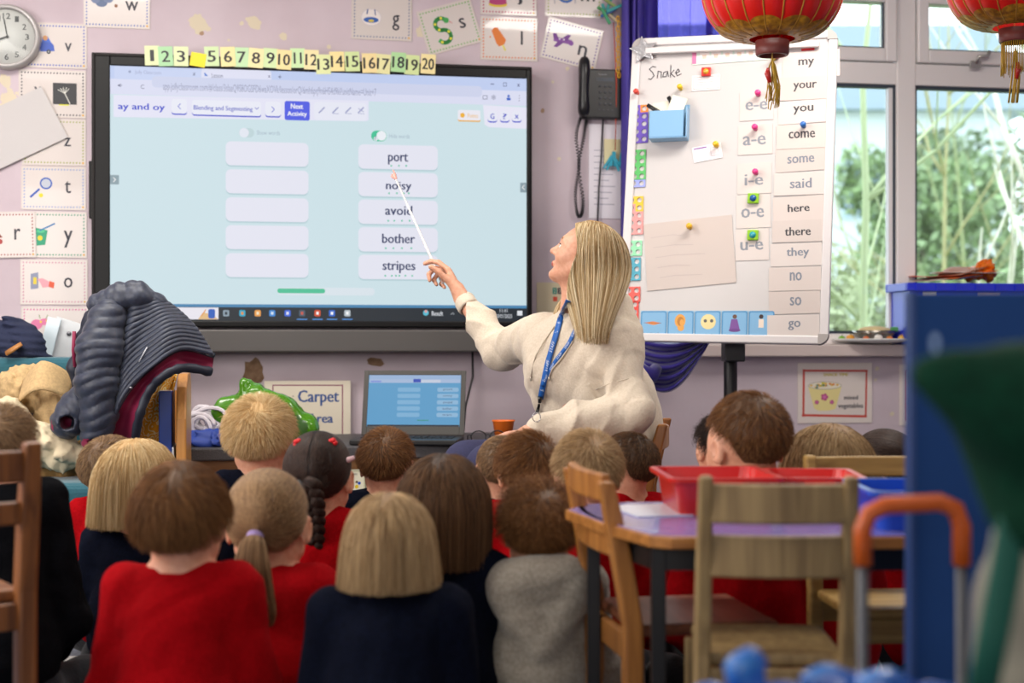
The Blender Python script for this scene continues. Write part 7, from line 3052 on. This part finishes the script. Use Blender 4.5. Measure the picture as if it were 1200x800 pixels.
def gather(a):
    """the long hair narrows and slides forward over the near shoulder; a lock on the far side over the far one"""
    a = a.copy()
    shp = a.shape
    st_ = a.reshape(-1, shp[-2], 3) if a.ndim == 3 else a.reshape(-1, 13, 3)
    loc = (st_ - np.array(H)) @ Mf / sT
    ymax = np.interp(loc[:, :, 2], [-.2, .0, .035, .075, .11], [.004, .010, .030, .066, .11])
    over = loc[:, :, 1] - ymax
    loc[:, :, 1] = np.where(over > 0, ymax - .12 * over, loc[:, :, 1])
    st_ = (loc * sT) @ Mf.T + np.array(H)
    loc0 = (st_[:, 0] - np.array(H)) @ Mf
    far = (loc0[:, 0] > .03) & (loc0[:, 1] > .0)
    z1, z0 = H.z - .02, H.z - .265
    f = np.clip((z1 - st_[:, :, 2]) / (z1 - z0), 0, 1.15)
    f = f * f * (3 - 2 * np.minimum(f, 1))
    for ax, sel, k in ((AXN, ~far, .40), (AXF, far, .22)):
        off = st_[sel][:, :, :2] - np.array(H)[None, None, :2]
        tgt = ax[None, None, :2] + off * k
        st_[sel, :, :2] = st_[sel][:, :, :2] * (1 - f[sel][..., None]) + tgt * f[sel][..., None]
    st_[far, :, 2] += f[far] * .055
    return st_.reshape(shp)


dn = tuple(Mi @ np.array([0, 0, -1.0]))
style_long(teacher, H, M, sT, HB[0], HB[1], 5, None, n=13000, t=.012, part=.012, post=gather, rag=.17, r0=.00030, down=dn, stiff=.62, fall=.262, jitter=.010, fwd=-.34)

tail(teacher, (0, 0, 0), Matrix.Identity(3), 1.0, HB[0], HB[1], 77, [tuple(A_(668, 345, 4.36)), tuple(A_(661, 357, 4.34)), tuple(A_(655, 368, 4.32)), tuple(A_(650, 379, 4.31))], [.012, .018, .017, .006], n=900, name='hair_lock')
# pointer with a little hand on its tip
p0, p1 = at(519, 333, 4.78), at(463.5, 209, 5.05)
pt_ = thing('pointer_stick', 'white pointing stick with a tiny pink hand at its tip, held up to the display', 'pointer', p0)
dv = p1 - p0
MB().tube([(0, 0, 0), dv * .5, dv], [.0052, .0042, .0032], mat('stick_white', 'e6e4e2', .3), 10).build('stick', pt_)
F = Field((-.03, -.03, -.03), (.03, .03, .05), .0016)
du = dv.normalized()
F.cap((0, 0, 0), tuple(du * .016), .006, .008, .003)
sp_ = du.cross(Vector((0, 1, 0))).normalized()
F.cap(tuple(du * .016 - sp_ * .005), tuple(du * .038 - sp_ * .004), .0032, .0028, .002)
for k in (-.001, .003, .007):
    F.cap(tuple(du * .017 + sp_ * k), tuple(du * .021 + sp_ * k), .0032, .003, .002)
F.cap(tuple(du * .008 + sp_ * .008), tuple(du * .016 + sp_ * .011), .0028, .0024, .002)
F.build('pointing_hand', pt_, mat('toy_hand_pink', 'e6a89a', .4), loc=tuple(dv))
tc_ = wooden_chair("wooden chair the woman in the cream hoodie sits on", .235, 4.325, R(82), .34, .34, .44, .645, W_ORANGE, [(.57, .63), (.49, .53)])
# ================================================================= foreground furniture
wooden_chair('brown wooden chair at the left edge in front of the child in black', -1.115, 2.62, R(35), .36, .36, .44, .705, W_DARK, [(.635, .69), (.56, .60)], post=.034)
wooden_chair('slim honey coloured wooden chair seen side on at the left end of the table', .33, 2.80, R(-80), .30, .28, .365, .628, W_ORANGE, [(.59, .64), (.49, .55)], post=.030, seat_mt=wood('seat_red_brown', '7a4a34', '5c3424', .35, 0))
wooden_chair('pale worn wooden chair seen from behind on the near side of the table', .430, 2.47, R(-3), .232, .26, .375, .668, W_PALE, [(.592, .655), (.505, .572)], post=.026)
wooden_chair('light wooden chair facing forward on the far side of the table', .80, 3.00, R(184), .28, .26, .35, .632, W_LIGHT, [(.585, .628), (.50, .53)], post=.030)

# trapezoid table
TH = .55
poly_ = [(.105, 2.86), (.16, 2.66), (.235, 2.475), (.27, 2.455), (1.30, 2.455), (1.42, 2.62), (1.42, 2.86), (1.25, 3.0), (.24, 3.0), (.14, 2.95)]
tb = thing('classroom_table', 'low classroom table with a lilac top, wooden edge and black legs', 'table', (.6, 2.7, 0))
PT = [(x - .6, y - 2.7) for x, y in poly_]
MB().prism(PT, TH - .022, TH - .001, wood('table_edge', 'b0763a', '8c5826', .4, 0), plane='xy').build('table_edge', tb, bevel=.003)
ins = [(x * .985, y * .955) for x, y in PT]
MB().prism(ins, TH - .004, TH, mat('laminate_lilac', '8d86c8', .18, coat=.3), plane='xy').build('table_top', tb)
LGB = mat('table_leg_black', '101114', .4)
for x, y in ((-.44, .14), (-.345, -.17), (.70, -.17), (.70, .20)):
    MB().bx(x - .0125, x + .0125, y - .0125, y + .0125, 0, TH - .022, LGB).build('leg', tb, bevel=.002)
for a_, b_ in (((-.44, .14), (-.345, -.17)), ((-.345, -.17), (.70, -.17)), ((-.44, .14), (.70, .20)), ((.70, -.17), (.70, .20))):
    v = Vector((b_[0] - a_[0], b_[1] - a_[1], 0))
    MB().box(((a_[0] + b_[0]) / 2, (a_[1] + b_[1]) / 2, TH - .045), (v.length, .02, .045), LGB, rz=math.atan2(v.y, v.x)).build('apron', tb)
o = tag(MB().box((0, 0, 0), (.15, .19, .002), mat('sheet_pale', 'dfe6f4', .3)).build('paper_sheet', loc=(.285, 2.83, TH + .0015), rot=(0, 0, .25)), 'pale blue-white paper on the left end of the lilac table', 'paper')


def tray(label, x, y, w_, d_, h_, c, rz=0.0):
    t = thing('plastic_tray', label, 'tray', (x, y, TH + .0005), rz, 'plastic trays on the table')
    m_ = mat('tray_plastic_' + c, c, .3, coat=.2)
    def ring(w, d, z, r=.02, n=4):
        out = []
        for cx_, cy_, a0 in ((w / 2 - r, d / 2 - r, 0), (-w / 2 + r, d / 2 - r, 90), (-w / 2 + r, -d / 2 + r, 180), (w / 2 - r, -d / 2 + r, 270)):
            for i in range(n + 1):
                a = R(a0 + 90 * i / n)
                out.append((cx_ + r * math.cos(a), cy_ + r * math.sin(a), z))
        return out
    rings = [ring(w_ - .03, d_ - .03, 0), ring(w_ - .008, d_ - .008, h_), ring(w_ + .018, d_ + .018, h_), ring(w_ + .018, d_ + .018, h_ - .008), ring(w_ + .012, d_ + .012, h_ - .008)]
    inner = [ring(w_ - .012, d_ - .012, h_ - .001), ring(w_ - .034, d_ - .034, .004)]
    vs = sum(rings, [])
    n = len(rings[0])
    fs = []
    for j in range(len(rings) - 1):
        for i in range(n):
            fs.append((j * n + i, j * n + (i + 1) % n, (j + 1) * n + (i + 1) % n, (j + 1) * n + i))
    fs.append(tuple(range(n - 1, -1, -1)))
    k = len(vs)
    vs += sum(inner, [])
    for i in range(n):
        fs.append((k + i, k + n + i, k + n + (i + 1) % n, k + (i + 1) % n))
    fs.append(tuple(k + n + i for i in range(n)))
    MB().add(vs, fs, m_).build('tub', t, bevel=0)
    MB().bx(-.03, .03, -d_ / 2 - .013, -d_ / 2 - .004, h_ - .03, h_ - .006, m_).build('grip', t, bevel=.003)
    return t


tray('larger red plastic tray at the left end of the table', .400, 2.865, .205, .26, .072, 'c81e18', .05)
tray('red plastic tray in the middle of the table, behind the pale chair', .598, 2.89, .165, .20, .068, 'd02a20', -.06)
tray('blue plastic tray on the right of the table beside the red ones', .735, 2.63, .21, .24, .070, '1f4fc0', -.03)

# blue partition board
pb_ = thing('partition_board', 'tall blue felt covered partition board standing at the right', 'partition', (.55 + .45, 2.0, 0))
BF = mat('felt_blue', '12407c', .9, bump=.3, scale=200)
MB().bx(-.45, .45, 0, .03, .05, .947, BF).build('panel', pb_, bevel=.004)
MB().bx(-.45, -.443, -.002, .032, .05, .949, mat('partition_edge', '1c3f78', .5)).build('edge_strip', pb_)
for q in (-.35, .35):
    MB().bx(q - .02, q + .02, -.16, .19, 0, .05, mat('foot_grey', '55585c', .5)).build('foot', pb_, bevel=.004)
MB().disc(0, 0, .011, 0, mat('sticker_scuff', '5f7ba6', .7), 12, .018).build('scuff_mark', pb_, loc=(-.45 + .033, -.0012, .877))

# trolley with an orange grip
tx0, tx1, ty = at(1011, 600, 1.82).x, at(1127, 600, 1.82).x, 1.82
zt2 = at(1000, 592, 1.82).z
tr2 = thing('push_trolley', 'small push trolley with an orange moulded grip and grey steel tubes', 'trolley', ((tx0 + tx1) / 2, ty, 0))
hx_ = (tx1 - tx0) / 2
OG = mat('grip_orange', 'c85a14', .35)
GT = mat('tube_grey', '5a5c60', .4, metal=.3)
pts = [(-hx_, 0, zt2 - .075), (-hx_, 0, zt2 - .03), (-hx_ + .008, 0, zt2 - .010), (-hx_ + .028, 0, zt2), (0, 0, zt2 + .002), (hx_ - .028, 0, zt2 + .004), (hx_ - .008, 0, zt2 - .004), (hx_, 0, zt2 - .026), (hx_, 0, zt2 - .075)]
MB().tube(pts, .0115, OG, 14).build('grip', tr2)
for q in (-1, 1):
    MB().tube([(q * hx_, 0, zt2 - .07), (q * hx_, 0, .1), (q * hx_, .05, .06)], .0075, GT, 10).build('tube', tr2)
MB().bx(-hx_ - .03, hx_ + .03, -.02, .24, .05, .065, GT).build('platform', tr2, bevel=.004)
for q in (-1, 1):
    for y_ in (.0, .2):
        MB().lathe([(.024, -.008), (.025, 0), (.024, .008)], SHOE, 18, c=(q * (hx_ + .035), y_, .025), M=Matrix.Rotation(R(90), 3, 'Y')).build('wheel', tr2)

# low side table with blue packets, at the bottom edge
lt_ = thing('side_table', 'low white side table below the blue packets', 'table', (.37, 1.50, 0))
MB().bx(-.24, .24, -.13, .16, .40, .42, mat('white_laminate', 'dcdcda', .4)).build('table_top', lt_, bevel=.003)
for x, y in ((-.22, -.11), (.22, -.11), (-.22, .14), (.22, .14)):
    MB().bx(x - .012, x + .012, y - .012, y + .012, 0, .40, GT).build('leg', lt_)
PK = mat('packet_blue', '0a46a8', .25, coat=.5, color2='3f86d0', scale=22, bump=.6)
for i, (px, w_, h_, lb) in enumerate(((838, .035, .118, 'leftmost blue packet on the side table'), (880, .015, .150, 'thin upright blue sleeve, tallest of the packets'), (925, .045, .120, 'blue and white packet beside the upright sleeve'), (985, .050, .132, 'wide blue and white packet in front of the pale chair'), (1042, .048, .130, 'crumpled blue packet right of the wide one'), (1098, .040, .118, 'rightmost blue packet below the orange grip'))):
    x = at(px, 700, 1.5).x
    F = Field((-.07, -.05, -.01), (.07, .05, h_ + .03), .0045)
    F.cap((-w_ * .6, 0, .03), (w_ * .6, 0, .03), .028, None, .02).cap((-w_ * .55, 0, h_ - .03), (w_ * .55, 0, h_ - .03), .009, .009, .03).cap((0, 0, .03), (0, 0, h_ - .03), .03, .012, .03)
    F.disp(crumple(300 + i, .0035, 30), .03)
    o = F.build('foil_packet', None, PK, loc=(x, 1.50 + .02 * (i % 2), .421))
    tag(o, lb, 'packet', 'blue packets on the side table')

# green garment hanging over a coat stand at the right edge
gy = 1.22
cs = thing('coat_stand', 'dark coat stand at the right edge carrying the green garment', 'stand', (at(1262, 400, gy).x, gy + .05, 0))
MB().tube([(0, 0, .02), (0, 0, 1.02)], .014, LGB, 12).build('pole', cs)
MB().lathe([(.13, 0), (.13, .012), (.03, .03), (.014, .05)], LGB, 28).build('base', cs)
g_ = lambda px, py, dy=0: tuple(at(px, py, gy + dy))
GG = mat('garment_green', '033a26', .85, bump=.4, scale=120, color2='022d1d', spec=.2)
gt = thing('green_garment', 'green fleece garment slung over the coat stand at the right edge', 'garment', (0, 0, 0))
F = Field((.31, 1.08, .55), (.60, 1.36, .98), .0055)
F.chain([g_(1084, 440), g_(1112, 448), g_(1150, 466), g_(1195, 480), g_(1250, 480)], [.012, .020, .032, .046, .060], .02)
F.chain([g_(1195, 480, .03), g_(1212, 530, .03), g_(1230, 590, .02)], [.055, .045, .05], .03)
F.disp(folds(400, .006, 16, stretch=(1, 1, .6)))
F.build('fleece_body', gt, GG)
sp2 = MB()
a1, a2, a3 = Vector(g_(1196, 560)), Vector(g_(1180, 660, .01)), Vector(g_(1150, 815, .02))
sp2.tube([a1, a1.lerp(a2, .5) + Vector((-.002, 0, 0)), a2, a2.lerp(a3, .5), a3], [.010, .012, .014, .014, .014], mat('garment_teal', '14594a', .7), 12, flat=.5, up=(0, 1, 0))
sp2.build('teal_sleeve_edge', gt)
F = Field((.40, 1.12, .38), (.66, 1.42, .82), .0065)
F.chain([g_(1235, 590, .06), g_(1222, 690, .06), g_(1210, 800, .06)], [.045, .045, .05], .03)
F.disp(folds(402, .008, 18, stretch=(1, 1, .5)))
F.build('inner_lining', gt, mat('lining_beige', '8a8678', .8))

# ================================================================= quilted jacket on the bookcase and sofa
JN = mat('jacket_navy', '2c3447', .5, sheen=.15, bump=.25, scale=60, color2='242a3a')
JM = mat('jacket_magenta', '86103f', .6, sheen=.1)
JD = mat('jacket_trim', '232836', .55)
JY = 4.52
jk = thing('quilted_jacket', 'navy quilted down jacket with magenta lining draped over the bookcase end', 'jacket', at(150, 430, JY))
jo = at(150, 430, JY)
j_ = lambda px, py, dy=0: tuple(at(px, py, JY + dy) - jo)
KJ = JY / FPX


def quilt(ax, sp, am, seed=0):
    ax = np.array(ax) / np.linalg.norm(ax)

    def fn(x, y, z):
        t_ = x * ax[0] + y * ax[1] + z * ax[2] + .007 * np.sin(x * 34 + z * 11 + seed) + .007 * np.sin(z * 21 + x * 9 + seed)
        return -am * (np.abs(np.sin(PI * t_ / sp)) ** .6 - .5)
    return fn


def jpart(name, chain, rad, ax, sp=.033, am=.0048, extra=None, mats=None, fold=.004, mt=None):
    P_ = np.array(chain)
    m_ = max(rad) + .035
    F = Field(P_.min(0) - m_, P_.max(0) + m_, .0048)
    F.chain(chain, rad, .03)
    if extra:
        extra(F)
    F.disp(quilt(ax, sp, am))
    F.disp(folds(hash(name) % 97 if False else len(chain) * 7, fold, 15))
    return F.build(name, jk, mt or JN, 1, mats)


# body of the jacket: quilted sheet from the hood down to the hem, the lining and the far front edge below it
def pline(pts, u):
    k = min(int(u * (len(pts) - 1)), len(pts) - 2)
    f = u * (len(pts) - 1) - k
    P0, P1, P2, P3 = [Vector(pts[min(max(i, 0), len(pts) - 1)]) for i in (k - 1, k, k + 1, k + 2)]
    return 0.5 * ((2 * P1) + (P2 - P0) * f + (2 * P0 - 5 * P1 + 4 * P2 - P3) * f * f + (3 * P1 - P0 - 3 * P2 + P3) * f ** 3)


HEM = [(124, 524), (134, 488), (152, 456), (178, 430), (212, 409), (251, 417)]
FAR = [(156, 526), (161, 492), (172, 462), (190, 441), (215, 430), (248, 435)]


def panel(u, v):
    t_ = Vector((140 + 48 * u, 352 - 4 * u))
    b_ = pline(HEM, u)
    p = t_.lerp(b_, v)
    p = p + Vector((9, -11)) * math.sin(PI * v) * max(0, u - .45) * 0.9
    wob = .012 * math.sin(v * 9 + u * 6)
    q = abs(math.sin(PI * (v * 15 + .25 * math.sin(u * 7)))) ** .55
    fold_ = .018 * math.sin(u * 13 + v * 2.2)
    dy = .045 - .125 * math.sin(PI * min(1, u * .8 + .12)) * (.45 + .55 * v) - .009 * q + fold_ * (.3 + .7 * v) * .8 + wob * .3
    return j_(p.x, p.y, dy)


drape('back_panel', panel, 60, 120, JN, jk, solid=.010)


def lin_(u, v):
    a_, c_ = pline(HEM, u), pline(FAR, u)
    p = a_.lerp(c_, v)
    e = .045 - .125 * math.sin(PI * min(1, u * .8 + .12)) + .018 * math.sin(u * 13 + 2.2) * .8
    return j_(p.x, p.y, e + .012 + .035 * math.sin(PI * v) - .01 * v + .004 * math.sin(u * 40))


drape('lining', lin_, 40, 10, JM, jk, solid=.006)
q = MB()
q.tube([lin_(i / 24, 1.04) for i in range(25)], [.013 + .004 * math.sin(i * 1.3) ** 2 for i in range(25)], JD, 12, flat=.8)
q.build('hem_band', jk)
q = MB()
q.tube([lin_(i / 24, -.02) for i in range(25)], .009, JD, 10, flat=.8)
q.build('hem_band', jk)
zp = Vector(lin_(.42, .0))
MB().tube([zp + Vector((-.004, -.02, 0)), zp + Vector((.008, -.022, -.004))], .004, mat('zip_metal', '9a9aa0', .3, metal=.9), 8).build('zip_pull', jk)
rt = [Vector(panel(.50, .80)) + Vector((0, -.014, 0)), Vector(panel(.58, .70)) + Vector((0, -.014, 0))]
MB().tube(rt, .002, mat('reflective_tab', 'c9ccd2', .4), 6).build('reflective_tab', jk)
jpart('sleeve', [j_(127, 372, -.02), j_(117, 410, -.05), j_(114, 450, -.06), j_(116, 485, -.06), j_(112, 512, -.06)], [.058, .066, .062, .052, .044], (-.18, 0, 1), am=.0062,
      extra=lambda F: F.cap(j_(112, 527, -.11), j_(113, 500, -.06), .026, .022, .006, True), mats=[(JM, lambda x, y, z: (((x - j_(112, 519)[0]) / .021) ** 2 + ((z - j_(112, 519)[2]) / .021) ** 2 < 1))])
jpart('sleeve', [j_(102, 462, .0), j_(92, 478, -.03), j_(80, 494, -.05)], [.046, .052, .052], (.7, 0, 1),
      extra=lambda F: F.cap(j_(76, 497, -.13), j_(81, 493, -.045), .026, .022, .006, True), mats=[(JM, lambda x, y, z: (((x - j_(78, 495.5)[0]) / .0235) ** 2 + ((z - j_(78, 495.5)[2]) / .0235) ** 2 < 1) & (y > -.085))])
jpart('hood', [j_(118, 360, .0), j_(140, 348, .0), j_(162, 344, .0), j_(182, 356, .02)], [.036, .036, .034, .030], (1, 0, .3), am=.005, fold=.010)
jpart('collar', [j_(108, 372, .02), j_(96, 400, .03), j_(88, 430, .03), j_(92, 465, .03)], [.024, .020, .016, .020], (0, 0, 1), am=.002, mt=JD)
MB().tube([j_(87, 388, -.0), j_(86, 410, -.0), j_(88, 430, -.0)], .006, JM, 8).build('lining_piping', jk)
